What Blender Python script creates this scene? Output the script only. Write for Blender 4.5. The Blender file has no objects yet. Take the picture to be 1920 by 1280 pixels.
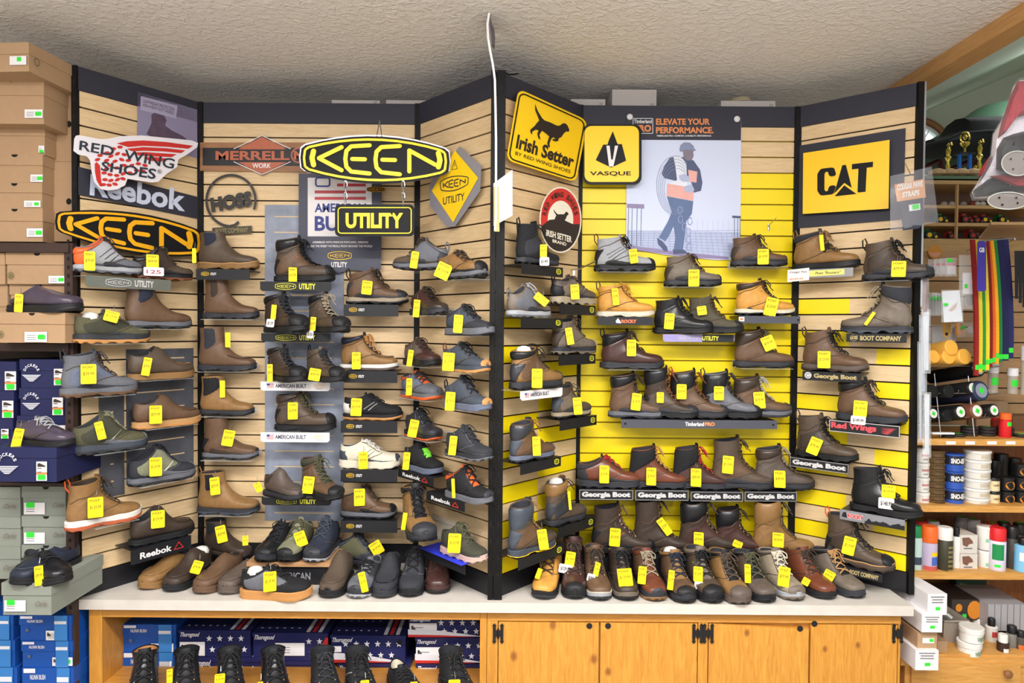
import bpy, math, random
from mathutils import Vector, Matrix
from mathutils.bvhtree import BVHTree
random.seed(7)
SC = bpy.context.scene
COL = SC.collection
PI = math.pi
# ------------------------------------------------------------------ camera
HC = 1.77                                   # eye height
F = 1280.0                                  # focal length in pixels (24 mm on a 36 mm sensor)
CAMR = Matrix.Rotation(math.radians(90 - 1.25), 4, 'X') @ Matrix.Rotation(math.radians(0.45), 4, 'Z')
CAMLOC = Vector((0, 0, HC))
cd = bpy.data.cameras.new('camera'); cam = bpy.data.objects.new('camera', cd); COL.objects.link(cam)
cd.lens = 24; cd.sensor_width = 36; cd.clip_start = .05
cam.matrix_world = Matrix.Translation(CAMLOC) @ CAMR
SC.camera = cam
# ------------------------------------------------------------------ light
w = bpy.data.worlds.new('World'); SC.world = w; w.use_nodes = True
w.node_tree.nodes['Background'].inputs[0].default_value = (.97, .97, 1, 1)
w.node_tree.nodes['Background'].inputs[1].default_value = .68
def area(name, loc, size, power, color=(1, .97, .93), rot=(0, 0, 0)):
    l = bpy.data.lights.new(name, 'AREA'); l.shape = 'RECTANGLE'; l.size, l.size_y = size; l.energy = power; l.color = color
    o = bpy.data.objects.new(name, l); COL.objects.link(o); o.location = loc; o.rotation_euler = rot
    return o
area('ceiling_tube_light', (-1.3, .95, 2.9), (1.3, .25), 30)
area('ceiling_tube_light', (.45, .95, 2.9), (1.3, .25), 44)
area('ceiling_tube_light', (1.4, .55, 2.9), (.25, 1.2), 20)
area('ceiling_tube_light', (-1.2, -1.1, 2.9), (1.3, .25), 34)
area('ceiling_tube_light', (.9, -1.1, 2.9), (1.3, .25), 34)
area('vault_room_light', (3.6, 4.6, 3.9), (1.4, 1.4), 90, (.93, 1, .97))
for ux in (-1.5, 0, 1.5): area('fill_uplight', (ux, .55, 2.32), (1.2, .2), 26, (1, .98, .95), (PI, 0, 0))     # added upward fill lights, out of view, to brighten the ceiling; no fixture there
SC.view_settings.view_transform = 'Standard'; SC.view_settings.look = 'None'
SC.view_settings.exposure = 0.72; SC.view_settings.gamma = 1.0; SC.view_settings.use_curve_mapping = False
# ------------------------------------------------------------------ maths
def ray(px, py):
    return (CAMR.to_3x3() @ Vector(((px - 960) / F, (640 - py) / F, -1)))
def at_y(px, py, Y):
    d = ray(px, py); return CAMLOC + d * (Y / d.y)
def at_z(px, py, Z):
    d = ray(px, py); return CAMLOC + d * ((Z - HC) / d.z)
class Plane:
    """vertical plane through two floor points; n faces the camera"""
    def __init__(s, a, b):
        s.a = Vector((a[0], a[1], 0)); s.b = Vector((b[0], b[1], 0))
        s.u = (s.b - s.a).normalized(); s.n = Vector((s.u.y, -s.u.x, 0)); s.len = (s.b - s.a).length
        if s.n.dot(s.a - Vector((0, 0, 0))) > 0: s.n = -s.n
        s.ang = math.atan2(s.u.y, s.u.x)
    def hit(s, px, py, off=0.0):
        d = ray(px, py); o = s.a + s.n * off
        t = (o - CAMLOC).dot(s.n) / d.dot(s.n); return CAMLOC + d * t
    def st(s, p): return (p - s.a).dot(s.u), p.z
    def pt(s, t, z, off=0.0):
        p = s.a + s.u * t + s.n * off; return Vector((p.x, p.y, z))
YB, YF = 3.29, 2.87
def X(px, Y): return at_y(px, 612, Y).x
LWp = Plane((X(147, 2.84), 2.84), (X(374, YB), YB))
BL = Plane((X(375, YB), YB), (X(783, YB), YB))
CL = Plane((X(783, YB), YB), (X(930, YF), YF))
CR = Plane((X(933, YF), YF), (X(1086, YB), YB))
BR = Plane((X(1087, YB), YB), (X(1489, YB), YB))
RW = Plane((X(1490, YB), YB), (X(1717, 2.95), 2.95))
PLN = dict(L=LWp, B=BL, c=CL, C=CR, Y=BR, R=RW)
ZT, ZBAND, ZS0, DS, NS, ZC = HC + 1.06, HC + .965, HC + .895, .0752, 26, .62
# ------------------------------------------------------------------ materials
def lin(c): return tuple(((v / 12.92) if v <= .04045 else ((v + .055) / 1.055) ** 2.4) for v in c)
def hx(s):
    s = s.lstrip('#'); return lin(tuple(int(s[i:i + 2], 16) / 255 for i in (0, 2, 4))) + (1,)
PAL = dict(brown='#644c3a', dkbrown='#3d322b', mbrown='#53463b', tan='#a87c4c', wheat='#cf9747', dtan='#8a6840', rust='#7d4a30', black='#1b1c20',
  dgrey='#303239', grey='#666972', lgrey='#a3a6ad', white='#dddbd8', olive='#55543f', dolive='#3e3f33', burg='#482f2c', redbrown='#6e3d2b', navy='#262c3d',
  slate='#414854', taupe='#5c514b', cream='#d6cfbd', gum='#c08a52', orange='#e0622a', red='#a8242c', yellow='#f5c400', purple='#4b4252', sage='#7d7f68',
  greybrown='#6f655b', lime='#74d63a', beige='#9c907c', copper='#b8603f', bluegrey='#626a80', kyellow='#e6dc2e', brass='#9a7f4f', steel='#8a8a8c', lace='#8d7448', pinkw='#c9aaa2', camo='#514c3f', ltan='#b98f5f')
MATS = {}
def mat(key, color=None, rough=.6, metal=0, bump=0, scale=60, var=.12, spec=.4, alpha=None, coat=0, trans=0):
    """one procedural material per key; noise varies the tone a little and gives a fine grain"""
    if key in MATS: return MATS[key]
    m = bpy.data.materials.new(key); m.use_nodes = True; nt = m.node_tree; b = nt.nodes['Principled BSDF']
    c = hx(PAL.get(color, color)) if isinstance(color, str) else color
    b.inputs['Roughness'].default_value = rough; b.inputs['Metallic'].default_value = metal
    b.inputs['Specular IOR Level'].default_value = spec
    if coat: b.inputs['Coat Weight'].default_value = coat
    if trans: b.inputs['Transmission Weight'].default_value = trans; b.inputs['IOR'].default_value = 1.3
    if alpha is not None: b.inputs['Alpha'].default_value = alpha
    if var or bump:
        tc = nt.nodes.new('ShaderNodeTexCoord'); n = nt.nodes.new('ShaderNodeTexNoise'); n.inputs['Scale'].default_value = scale; n.inputs['Detail'].default_value = 4
        nt.links.new(tc.outputs['Object'], n.inputs['Vector'])
        if var:
            mx = nt.nodes.new('ShaderNodeMix'); mx.data_type = 'RGBA'
            mx.inputs[6].default_value = tuple(v * (1 - var) for v in c[:3]) + (1,); mx.inputs[7].default_value = tuple(min(1, v * (1 + var)) for v in c[:3]) + (1,)
            nt.links.new(n.outputs['Fac'], mx.inputs[0]); nt.links.new(mx.outputs[2], b.inputs['Base Color'])
        if bump:
            bp = nt.nodes.new('ShaderNodeBump'); bp.inputs['Strength'].default_value = bump; bp.inputs['Distance'].default_value = .003
            nt.links.new(n.outputs['Fac'], bp.inputs['Height']); nt.links.new(bp.outputs[0], b.inputs['Normal'])
    if not var: b.inputs['Base Color'].default_value = c
    MATS[key] = m; return m
def leather(c): return mat('leather_' + c, c, .48, bump=.35, scale=45, var=.3)
def smoothl(c): return mat('smooth_leather_' + c, c, .3, bump=.1, scale=25, var=.25, spec=.5)
def fabric(c): return mat('fabric_' + c, c, .85, bump=.5, scale=160, var=.25)
def rubber(c): return mat('rubber_' + c, c, .55, bump=.1, scale=90, var=.12)
def plain(c): return mat('plain_' + c, c, .5, var=0)
def gloss(c): return mat('gloss_' + c, c, .22, var=0)
def wood_mat(key, c1, c2, scale=(1, 8, 8), knots=0, rough=.45, rot=0, grain=9):
    if key in MATS: return MATS[key]
    m = bpy.data.materials.new(key); m.use_nodes = True; nt = m.node_tree; b = nt.nodes['Principled BSDF']; L = nt.links.new
    tc = nt.nodes.new('ShaderNodeTexCoord'); mp = nt.nodes.new('ShaderNodeMapping'); mp.inputs['Scale'].default_value = scale; mp.inputs['Rotation'].default_value = (0, rot, 0)
    L(tc.outputs['Object'], mp.inputs[0])
    n = nt.nodes.new('ShaderNodeTexNoise'); n.inputs['Scale'].default_value = grain; n.inputs['Detail'].default_value = 6; n.inputs['Distortion'].default_value = 1.2
    L(mp.outputs[0], n.inputs['Vector'])
    r = nt.nodes.new('ShaderNodeValToRGB'); r.color_ramp.elements[0].color = hx(c1); r.color_ramp.elements[1].color = hx(c2)
    r.color_ramp.elements[0].position = .3; r.color_ramp.elements[1].position = .7
    L(n.outputs['Fac'], r.inputs[0]); out = r.outputs[0]
    if knots:
        v = nt.nodes.new('ShaderNodeTexVoronoi'); v.voronoi_dimensions = '2D'; v.inputs['Scale'].default_value = knots; v.inputs['Randomness'].default_value = 1
        mp2 = nt.nodes.new('ShaderNodeMapping'); mp2.inputs['Rotation'].default_value = (PI / 2, 0, 0); mp2.inputs['Scale'].default_value = (1, 1, .7); L(tc.outputs['Object'], mp2.inputs[0]); L(mp2.outputs[0], v.inputs['Vector'])
        r2 = nt.nodes.new('ShaderNodeValToRGB'); e = r2.color_ramp.elements; e[0].position = .03; e[0].color = (.75, .75, .75, 1); e[1].position = .085; e[1].color = (0, 0, 0, 1)
        L(v.outputs['Distance'], r2.inputs[0])
        mx = nt.nodes.new('ShaderNodeMix'); mx.data_type = 'RGBA'; mx.inputs[7].default_value = hx('#7a3d1c')
        L(r2.outputs[0], mx.inputs[0]); L(out, mx.inputs[6]); out = mx.outputs[2]
    L(out, b.inputs['Base Color']); b.inputs['Roughness'].default_value = rough
    MATS[key] = m; return m
SLAT = wood_mat('maple_slat', '#d3b488', '#e3c99f', (1, 1, 9), rough=.5)
SLATY = mat('yellow_slat', '#f2d808', .4, var=.05, scale=8)
PINE = wood_mat('pine_wood', '#bd7e2b', '#d6983e', (9, 9, .8), knots=2.6)
PINEH = wood_mat('pine_wood_trim', '#bb7f30', '#cf9342', (1, 9, 9), knots=0)
BLK = mat('black_laminate', '#1b1c21', .42, var=.1, scale=30)
NAVYB = mat('dark_band', '#2d2e3b', .55, var=.08, scale=30)
POSTM = mat('black_metal', '#0a0a0c', .55, var=0, spec=.25)
STEEL = mat('bright_wire', '#b9b9bd', .3, metal=.9, var=0)
GROOVE = mat('groove_dark', '#241a14', .8, var=0)
ACR = mat('clear_acrylic', '#e6ecec', .08, var=0, alpha=.22, spec=.6)
COUNTER = mat('marbled_laminate', '#cfc9c2', .35, var=.12, scale=14)
TAGM = mat('yellow_tag_card', '#f7dc10', .6, var=0)
INK = mat('ink', '#3a3420', .7, var=0)
WHITEP = mat('white_card', '#e9e7ea', .6, var=0)
GREENS = mat('green_price_sticker', '#36dc3c', .6, var=0)
# ------------------------------------------------------------------ mesh building
class MB:
    def __init__(s): s.v = []; s.f = []; s.m = []; s.mats = []
    def mi(s, m):
        if m not in s.mats: s.mats.append(m)
        return s.mats.index(m)
    def add(s, vs, fs, m):
        o = len(s.v); i = s.mi(m); s.v += [Vector(p) for p in vs]; s.f += [tuple(o + k for k in f) for f in fs]; s.m += [i] * len(fs)
    def box(s, lo, hi, m, M=None):
        vs = [Vector((x, y, z)) for x in (lo[0], hi[0]) for y in (lo[1], hi[1]) for z in (lo[2], hi[2])]
        if M: vs = [M @ p for p in vs]
        s.add(vs, [(0, 1, 3, 2), (4, 6, 7, 5), (0, 4, 5, 1), (2, 3, 7, 6), (0, 2, 6, 4), (1, 5, 7, 3)], m); return s
    def grid(s, rows, m, closed=False):
        n = len(rows[0]); fs = []
        for i in range(len(rows) - 1):
            for j in range(n if closed else n - 1):
                k = (j + 1) % n; fs.append((i * n + j, i * n + k, (i + 1) * n + k, (i + 1) * n + j))
        s.add([p for r in rows for p in r], fs, m); return s
    def ngon(s, pts, m): s.add(pts, [tuple(range(len(pts)))], m); return s
    def slab(s, front, back, m, mb=None):
        """front and back loops of equal length, closed between them"""
        n = len(front)
        s.add(list(front) + list(back), [tuple(range(n)), tuple(range(2 * n - 1, n - 1, -1))] , m)
        s.add(list(front) + list(back), [(j, n + j, n + (j + 1) % n, (j + 1) % n) for j in range(n)], mb or m); return s
    def tube(s, pts, r, m, n=6, cap=True, closed=False):
        pts = [Vector(p) for p in pts]; rows = []
        for i, p in enumerate(pts):
            if closed: t = pts[(i + 1) % len(pts)] - pts[i - 1]
            else: t = pts[min(i + 1, len(pts) - 1)] - pts[max(i - 1, 0)]
            t = t.normalized() if t.length > 1e-9 else Vector((0, 0, 1))
            a = Vector((0, 0, 1)) if abs(t.z) < .9 else Vector((1, 0, 0)); e = t.cross(a).normalized(); g = t.cross(e)
            rr = r[i] if isinstance(r, (list, tuple)) else r
            rows.append([p + (e * math.cos(k * 2 * PI / n) + g * math.sin(k * 2 * PI / n)) * rr for k in range(n)])
        if closed: rows.append(rows[0])
        s.grid(rows, m, True)
        if cap and not closed: s.ngon(rows[0][::-1], m); s.ngon(rows[-1], m)
        return s
    def lathe(s, prof, m, n=20, c=(0, 0, 0), M=None):
        rows = [[Vector((c[0] + r * math.cos(k * 2 * PI / n), c[1] + r * math.sin(k * 2 * PI / n), c[2] + z)) for k in range(n)] for r, z in prof]
        if M: rows = [[M @ p for p in r] for r in rows]
        s.grid(rows, m, True); s.ngon(rows[0][::-1], m); s.ngon(rows[-1], m); return s
    def build(s, name, parent=None, origin=None, smooth=True, ang=.7):
        me = bpy.data.meshes.new(name)
        o = bpy.data.objects.new(name, me); COL.objects.link(o)
        vs = s.v
        if parent is not None:
            inv = WM[parent.name].inverted(); vs = [inv @ p for p in vs]; o.parent = parent; WM[o.name] = WM[parent.name]
        else:
            if origin is None and vs:
                xs = [p.x for p in vs]; ys = [p.y for p in vs]; zs = [p.z for p in vs]
                origin = Vector(((min(xs) + max(xs)) / 2, (min(ys) + max(ys)) / 2, min(zs)))
            origin = Vector(origin); vs = [p - origin for p in vs]; o.location = origin; WM[o.name] = Matrix.Translation(origin)
        me.from_pydata([tuple(p) for p in vs], [], s.f)
        for m in s.mats: me.materials.append(m)
        me.polygons.foreach_set('material_index', s.m)
        if smooth:
            me.polygons.foreach_set('use_smooth', [True] * len(s.f)); me.set_sharp_from_angle(angle=ang)
        me.update(); return o
WM = {}                                       # world matrix of every object by name
def empty(name, loc, rz=0, label=None, cat=None, group=None):
    o = bpy.data.objects.new(name, None); COL.objects.link(o); o.location = loc; o.rotation_euler = (0, 0, rz); o.empty_display_size = .05
    WM[o.name] = Matrix.Translation(Vector(loc)) @ Matrix.Rotation(rz, 4, 'Z')
    if label: tag(o, label, cat, group)
    return o
def tag(o, label, cat, group=None, kind=None):
    o['label'] = label; o['category'] = cat
    if group: o['group'] = group
    if kind: o['kind'] = kind
    return o
def struct(o): o['kind'] = 'structure'; return o
# ------------------------------------------------------------------ lettering and drawings on a plane
_tc = {}
def glyphs(text, bold=0.0, shear=0):
    k = (text, bold, shear)
    if k not in _tc:
        cu = bpy.data.curves.new('t', 'FONT'); cu.body = text; cu.offset = bold; cu.resolution_u = 3; cu.shear = shear; cu.fill_mode = 'FRONT'
        ob = bpy.data.objects.new('t', cu); COL.objects.link(ob)
        dg = bpy.context.evaluated_depsgraph_get(); me = ob.evaluated_get(dg).to_mesh()
        vs = [(v.co.x, v.co.y) for v in me.vertices]; fs = [tuple(p.vertices) for p in me.polygons]
        ob.evaluated_get(dg).to_mesh_clear(); bpy.data.objects.remove(ob); bpy.data.curves.remove(cu)
        x0 = min(v[0] for v in vs); x1 = max(v[0] for v in vs); y0 = min(v[1] for v in vs); y1 = max(v[1] for v in vs)
        _tc[k] = ([((x - x0) / (x1 - x0), (y - y0) / max(1e-6, y1 - y0)) for x, y in vs], fs)
    return _tc[k]
class Draw:
    """draws on a flat face: fn maps (a, b) of the drawing's own 2-D frame and a height above the face to a world point"""
    def __init__(s, fn): s.fn = fn
    def poly(s, mb, pts, m, h=.001, th=0, mb2=None):
        f = [s.fn(a, b, h) for a, b in pts]
        if th: mb.slab(f, [s.fn(a, b, h - th) for a, b in pts], m, mb2)
        else: mb.ngon(f, m)
    def text(s, mb, t, quad, m, h=.002, bold=0.0, shear=0):
        """quad: top-left, top-right, bottom-right, bottom-left"""
        vs, fs = glyphs(t, bold, shear); (ax, ay), (bx, by), (cx, cy), (dx, dy) = quad
        P = [s.fn((1 - u) * (v * ax + (1 - v) * dx) + u * (v * bx + (1 - v) * cx), (1 - u) * (v * ay + (1 - v) * dy) + u * (v * by + (1 - v) * cy), h) for u, v in vs]
        mb.add(P, fs, m)
    def rtext(s, mb, t, x0, y0, x1, y1, m, h=.002, bold=0.0, shear=0): s.text(mb, t, [(x0, y0), (x1, y0), (x1, y1), (x0, y1)], m, h, bold, shear)
    def line(s, mb, pts, wd, m, h=.002, closed=False, th=0, caps=True):
        pts = list(pts) + ([pts[0]] if closed else [])
        for i, ((a, b), (c, d)) in enumerate(zip(pts, pts[1:])):
            h += .00006; dx, dy = c - a, d - b; l = math.hypot(dx, dy) or 1; nx, ny = -dy / l * wd / 2, dx / l * wd / 2
            s.poly(mb, [(a + nx, b + ny), (c + nx, d + ny), (c - nx, d - ny), (a - nx, b - ny)], m, h, th)
        if caps:
            for a, b in pts: h += .00006; s.disc(mb, a, b, wd / 2, m, h, th, 10)
    def disc(s, mb, a, b, r, m, h=.002, th=0, n=16, ry=None):
        s.poly(mb, [(a + r * math.cos(k * 2 * PI / n), b + (ry or r) * math.sin(k * 2 * PI / n)) for k in range(n)], m, h, th)
def on_plane(pl, off=0.0): return Draw(lambda a, b, h: pl.hit(a, b, off + h))
def on_y(Y): return Draw(lambda a, b, h: at_y(a, b, Y - h))
def mapquad(q, w=1.0, h=1.0):
    """(x,y) in 0..w, 0..h -> bilinear in pixel quad TL,TR,BR,BL"""
    def f(x, y):
        u, v = x / w, y / h
        return tuple((1 - u) * ((1 - v) * q[0][i] + v * q[3][i]) + u * ((1 - v) * q[1][i] + v * q[2][i]) for i in (0, 1))
    return f
def sub(dr, f): return Draw(lambda a, b, h: dr.fn(*f(a, b), h))
def rrect(x0, y0, x1, y1, r, n=5):
    P = []
    for cx, cy, a0 in ((x1 - r, y0 + r, -90), (x1 - r, y1 - r, 0), (x0 + r, y1 - r, 90), (x0 + r, y0 + r, 180)):
        P += [(cx + r * math.cos(math.radians(a0 + 90 * k / n)), cy + r * math.sin(math.radians(a0 + 90 * k / n))) for k in range(n + 1)]
    return P
def arc(cx, cy, rx, ry, a0, a1, n=12): return [(cx + rx * math.cos(math.radians(a0 + (a1 - a0) * k / n)), cy + ry * math.sin(math.radians(a0 + (a1 - a0) * k / n))) for k in range(n + 1)]
def keen_letters(dr, mb, m, x0, y0, x1, y1, wd, h=.003, th=0):
    """oval-barrel logo letters; frame 0..241 x 0..58 as on the large sign"""
    f = mapquad([(x0, y0), (x1, y0), (x1, y1), (x0, y1)], 244, 58); d = sub(dr, f)
    w = wd
    d.line(mb, [(4, 16), (1, 29), (4, 42)], w * 1.25, m, h, th=th)
    d.line(mb, [(57, 7), (14, 29), (57, 51)], w, m, h, th=th)
    for ex in (63, 120):
        d.line(mb, [(ex + 47, 2), (ex + 12, 5), (ex + 3, 14), (ex + 1, 29), (ex + 3, 44), (ex + 12, 53), (ex + 47, 56)], w, m, h, th=th)
        d.line(mb, [(ex + 14, 29), (ex + 38, 29)], w, m, h, th=th)
    d.line(mb, [(185, 50), (185, 10), (234, 36)], w, m, h, th=th)
    d.line(mb, [(240, 14), (243, 27), (240, 40)], w * 1.25, m, h, th=th)
def barrel(cx, cy, hw, hh, end=.58, n=9):
    """barrel outline: nearly straight ends, bulging top and bottom"""
    P = []
    for k in range(n + 1):
        t = -1 + 2 * k / n; P.append((cx + t * hw * .93, cy - hh * (end + (1 - end) * (1 - t * t)) ))
    P.append((cx + hw * .985, cy - hh * end * .75)); P.append((cx + hw, cy)); P.append((cx + hw * .985, cy + hh * end * .75))
    for k in range(n + 1):
        t = 1 - 2 * k / n; P.append((cx + t * hw * .93, cy + hh * (end + (1 - end) * (1 - t * t))))
    P.append((cx - hw * .985, cy + hh * end * .75)); P.append((cx - hw, cy)); P.append((cx - hw * .985, cy - hh * end * .75))
    return P
KY = mat('logo_yellow', '#ffd21a', .4, var=0); KBLK = mat('sign_black', '#131418', .45, var=0, spec=.2)
def keen_small(dr, mb, cx, cy, hw, hh, m, h=.0015):
    dr.line(mb, barrel(cx, cy, hw, hh), max(.8, hh * .16), m, h, closed=True, caps=False)
    keen_letters(dr, mb, m, cx - hw * .8, cy - hh * .48, cx + hw * .8, cy + hh * .48, 8, h)
# ================================================================== the room
CEILM = bpy.data.materials.new('textured_plaster'); CEILM.use_nodes = True
_nt = CEILM.node_tree; _b = _nt.nodes['Principled BSDF']; _b.inputs['Base Color'].default_value = hx('#e4e0dc'); _b.inputs['Roughness'].default_value = .9
_tcn = _nt.nodes.new('ShaderNodeTexCoord'); _v = _nt.nodes.new('ShaderNodeTexNoise'); _v.inputs['Scale'].default_value = 34; _v.inputs['Detail'].default_value = 3; _v.inputs['Distortion'].default_value = .8
_r = _nt.nodes.new('ShaderNodeValToRGB'); _r.color_ramp.elements[0].position = .45; _r.color_ramp.elements[1].position = .62
_bp = _nt.nodes.new('ShaderNodeBump'); _bp.inputs['Strength'].default_value = .5; _bp.inputs['Distance'].default_value = .006
_nt.links.new(_tcn.outputs['Object'], _v.inputs['Vector']); _nt.links.new(_v.outputs['Fac'], _r.inputs[0]); _nt.links.new(_r.outputs[0], _bp.inputs['Height']); _nt.links.new(_bp.outputs[0], _b.inputs['Normal'])
WALLM = mat('painted_wall', '#d8d3c6', .85, bump=.2, scale=30, var=.03)
VAULTM = mat('vault_plaster', '#c9cfc0', .85, bump=.2, scale=30, var=.03)
FLOORM = mat('vinyl_floor', '#8f877c', .6, var=.15, scale=3)
ZCEIL = 2.965
def sbox(name, lo, hi, m): return struct(MB().box(lo, hi, m).build(name, smooth=False))
sbox('floor', (-4.2, -3.2, -.06), (6.5, 8.2, 0), FLOORM)
sbox('ceiling', (-4.2, -3.2, ZCEIL), (1.87, 3.8, ZCEIL + .08), CEILM)
sbox('wall_back', (-4.2, 3.74, 0), (1.84, 3.8, ZCEIL), WALLM)
sbox('wall_left', (-4.26, -3.2, 0), (-4.2, 3.8, ZCEIL), WALLM)
sbox('trim_1', (1.85, -3.2, 2.9), (1.955, 7.3, 3.06), wood_mat('beam_wood', '#b98a52', '#cf9f64', (9, .8, 9), rough=.5))
# room beyond the beam: a higher sloped ceiling and its end wall with an arched window
mb = MB(); mb.slab([Vector((1.955, -3.2, 3.06)), Vector((1.955, 7.4, 3.06)), Vector((6.5, 7.4, 5.0)), Vector((6.5, -3.2, 5.0))],
                   [Vector((1.955, -3.2, 3.12)), Vector((1.955, 7.4, 3.12)), Vector((6.5, 7.4, 5.06)), Vector((6.5, -3.2, 5.06))], VAULTM)
struct(mb.build('ceiling_vault', smooth=False))
YW = 7.3
sbox('wall_far', (1.2, YW, 0), (6.5, YW + .08, 5.05), VAULTM)
sbox('wall_right', (6.5, -3.2, 0), (6.56, 7.4, 5.0), VAULTM)
wc = at_y(1712, 296, YW - .04); GLASS = mat('window_daylight', '#dfeee9', .2, var=0)
_g = bpy.data.materials.new('daylit_glass'); _g.use_nodes = True; _g.node_tree.nodes['Principled BSDF'].inputs['Base Color'].default_value = (.8, .95, .92, 1)
_g.node_tree.nodes['Principled BSDF'].inputs['Emission Color'].default_value = (.75, .95, .92, 1); _g.node_tree.nodes['Principled BSDF'].inputs['Emission Strength'].default_value = .9
wn = empty('window_1', (wc.x, YW - .02, wc.z)); wn['kind'] = 'structure'
def half(r, y, n=18): return [Vector((wc.x + r * math.cos(PI * k / n), y, wc.z + r * math.sin(PI * k / n))) for k in range(n + 1)]
mb = MB(); mb.slab(half(.32, YW - .02), half(.32, YW), _g); mb.build('pane', wn, smooth=False)
mb = MB(); mb.tube(half(.41, YW - .04), .035, wood_mat('window_trim_wood', '#8a5a34', '#a06c40'), 8); mb.build('arch_trim', wn)
mb = MB(); mb.tube(half(.35, YW - .03), .025, WHITEP, 8)
for a in (30, 60, 90, 120, 150): mb.tube([(wc.x, YW - .03, wc.z), (wc.x + .33 * math.cos(math.radians(a)), YW - .03, wc.z + .33 * math.sin(math.radians(a)))], .007, WHITEP, 5)
mb.build('muntins', wn)
# ================================================================== slatwall
GROOVEY = mat('groove_yellow', '#9c8a10', .7, var=0)
LBL = dict(L='angled slatwall panel at the far left under the winged red sign', B='flat maple slatwall panel with the hanging oval sign',
  c='angled maple slatwall panel left of the centre post', C='angled slatwall panel right of the centre post with yellow inserts',
  Y='flat slatwall panel almost all yellow behind the worker poster', R='angled slatwall panel at the right with chequered yellow inserts')
def slatwall(key, colfn):
    pl = PLN[key]; root = empty('slatwall_panel', (pl.a.x, pl.a.y, ZC), pl.ang, LBL[key], 'slatwall panel', 'slatwall panels of the shoe wall')
    def bx(mb, t0, t1, z0, z1, o0, o1, m):
        P = [pl.pt(t, z, o) for t in (t0, t1) for o in (o0, o1) for z in (z0, z1)]
        mb.add(P, [(0, 1, 3, 2), (4, 6, 7, 5), (0, 4, 5, 1), (2, 3, 7, 6), (0, 2, 6, 4), (1, 5, 7, 3)], m)
    L_ = pl.len; mb = MB(); bx(mb, 0, L_, ZC + .01, ZBAND, -.022, -.012, GROOVEY if key == 'Y' else GROOVE)
    zs = [ZBAND] + [ZS0 - k * DS for k in range(NS + 1)]
    for i, (a, b) in enumerate(zip(zs, zs[1:])):
        for t0, t1, m in colfn(i, L_): bx(mb, t0, t1, b + .0035, a - .0035, -.02, 0, m)
    mb.build('slat_board', root, smooth=False)
    mb = MB(); bx(mb, 0, L_, ZBAND - .002, ZT, -.02, .004, NAVYB); mb.build('header_board', root, smooth=False)
    mb = MB(); bx(mb, 0, L_, ZC, ZS0 - NS * DS, -.02, .004, BLK); mb.build('base_board', root, smooth=False)
    return root
W = lambda i, L: [(0, L, SLAT)]
def cY(i, L): return [(0, L, SLAT if i < 3 else SLATY)]
def cC(i, L):
    a, b = .27, L
    l = SLATY if (i >= 12 and i % 2 == 0) else SLAT
    r = SLATY if (i >= 15 and i % 2 == 1) else SLAT
    return [(0, a, l), (a, b, r)]
def cR(i, L):
    a = .245 if i % 2 else .36
    if i < 11: return [(0, L, SLAT)]
    return [(0, a, SLATY), (a, L, SLAT)] if i % 2 else [(0, a, SLAT), (a, L, SLATY)]
slatwall('L', W); slatwall('B', W); slatwall('c', W); slatwall('C', cC); slatwall('Y', cY); slatwall('R', cR)
sbox('trim_2', (X(375, 3.31), 3.315, ZT - .17), (X(1489, 3.31), 3.72, ZT - .13), BLK)
def post(x, y, w, label, extra=0, m=POSTM):
    mb = MB(); mb.box((x - w / 2, y - .012, ZC), (x + w / 2, y + .018, ZT + extra), m)
    for k in range(30): mb.box((x - .002, y - .0126, ZC + .1 + k * .07), (x + .002, y - .0118, ZC + .12 + k * .07), GROOVE)
    o = mb.build('upright_post', smooth=False); tag(o, label, 'upright post', 'black upright posts of the slatwall')
post(LWp.a.x - .006, LWp.a.y + .0, .022, 'black upright post at the far left edge of the slatwall')
post(X(377.5, YB), YB, .026, 'black upright post in the left inside corner of the slatwall')
post(X(782, YB), YB, .028, 'black upright post in the inside corner behind the oval hanging sign')
post(X(923, YF), YF - .012, .022, 'black upright post at the front edge just left of centre')
post(X(937, YF), YF - .012, .036, 'wider black upright post at the front edge just right of centre')
post(X(1085, YB), YB, .022, 'black upright post left of the yellow slatwall')
post(X(1489, YB), YB, .03, 'black upright post right of the yellow slatwall')
mb = MB(); mb.box((RW.b.x - .014, RW.b.y - .012, ZC), (RW.b.x + .01, RW.b.y + .02, ZT), POSTM); mb.box((RW.b.x + .010, RW.b.y - .012, HC + .1), (RW.b.x + .018, RW.b.y + .02, ZT), STEEL)
tag(mb.build('upright_post', smooth=False), 'black upright post with silver edge at the right end of the slatwall', 'upright post', 'black upright posts of the slatwall')
# ================================================================== counter
XL, XR = X(140, 2.82) , at_y(1713, 1125, 2.82).x
YC = 2.818
mb = MB()
mb.box((XL, YC, ZC - .042), (XR, 3.5, ZC), COUNTER)
tag(mb.build('countertop', smooth=False), 'long pale marbled countertop carrying the rows of display shoes', 'countertop')
mb = MB(); root = empty('shelf_cabinet', (XL + .05, 3.1, 0), 0, 'open pine cabinet full of shoe boxes under the left half of the counter', 'cabinet')
xa, xm, xb = XL + .035, X(922, 2.85), XR - .035
yc = YC + .03
def pbox(name, lo, hi, m, parent=None): return MB().box(lo, hi, m).build(name, parent, smooth=False)
pbox('side_panel', (xa, yc, 0), (xa + .055, 3.45, ZC - .043), PINE, root)
pbox('side_panel', (xm - .04, yc, 0), (xm - .012, 3.45, ZC - .043), PINE, root)
pbox('top_rail', (xa + .056, yc, ZC - .085), (xm - .041, yc + .03, ZC - .043), PINEH, root)
pbox('back_panel', (xa + .056, 3.43, 0), (xm - .041, 3.45, ZC - .043), BLK, root)
pbox('bottom_shelf', (xa + .056, yc + .01, .22), (xm - .041, 3.42, .25), PINEH, root)
HINGE = mat('black_iron', '#1b1a1c', .5, var=0)
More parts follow.
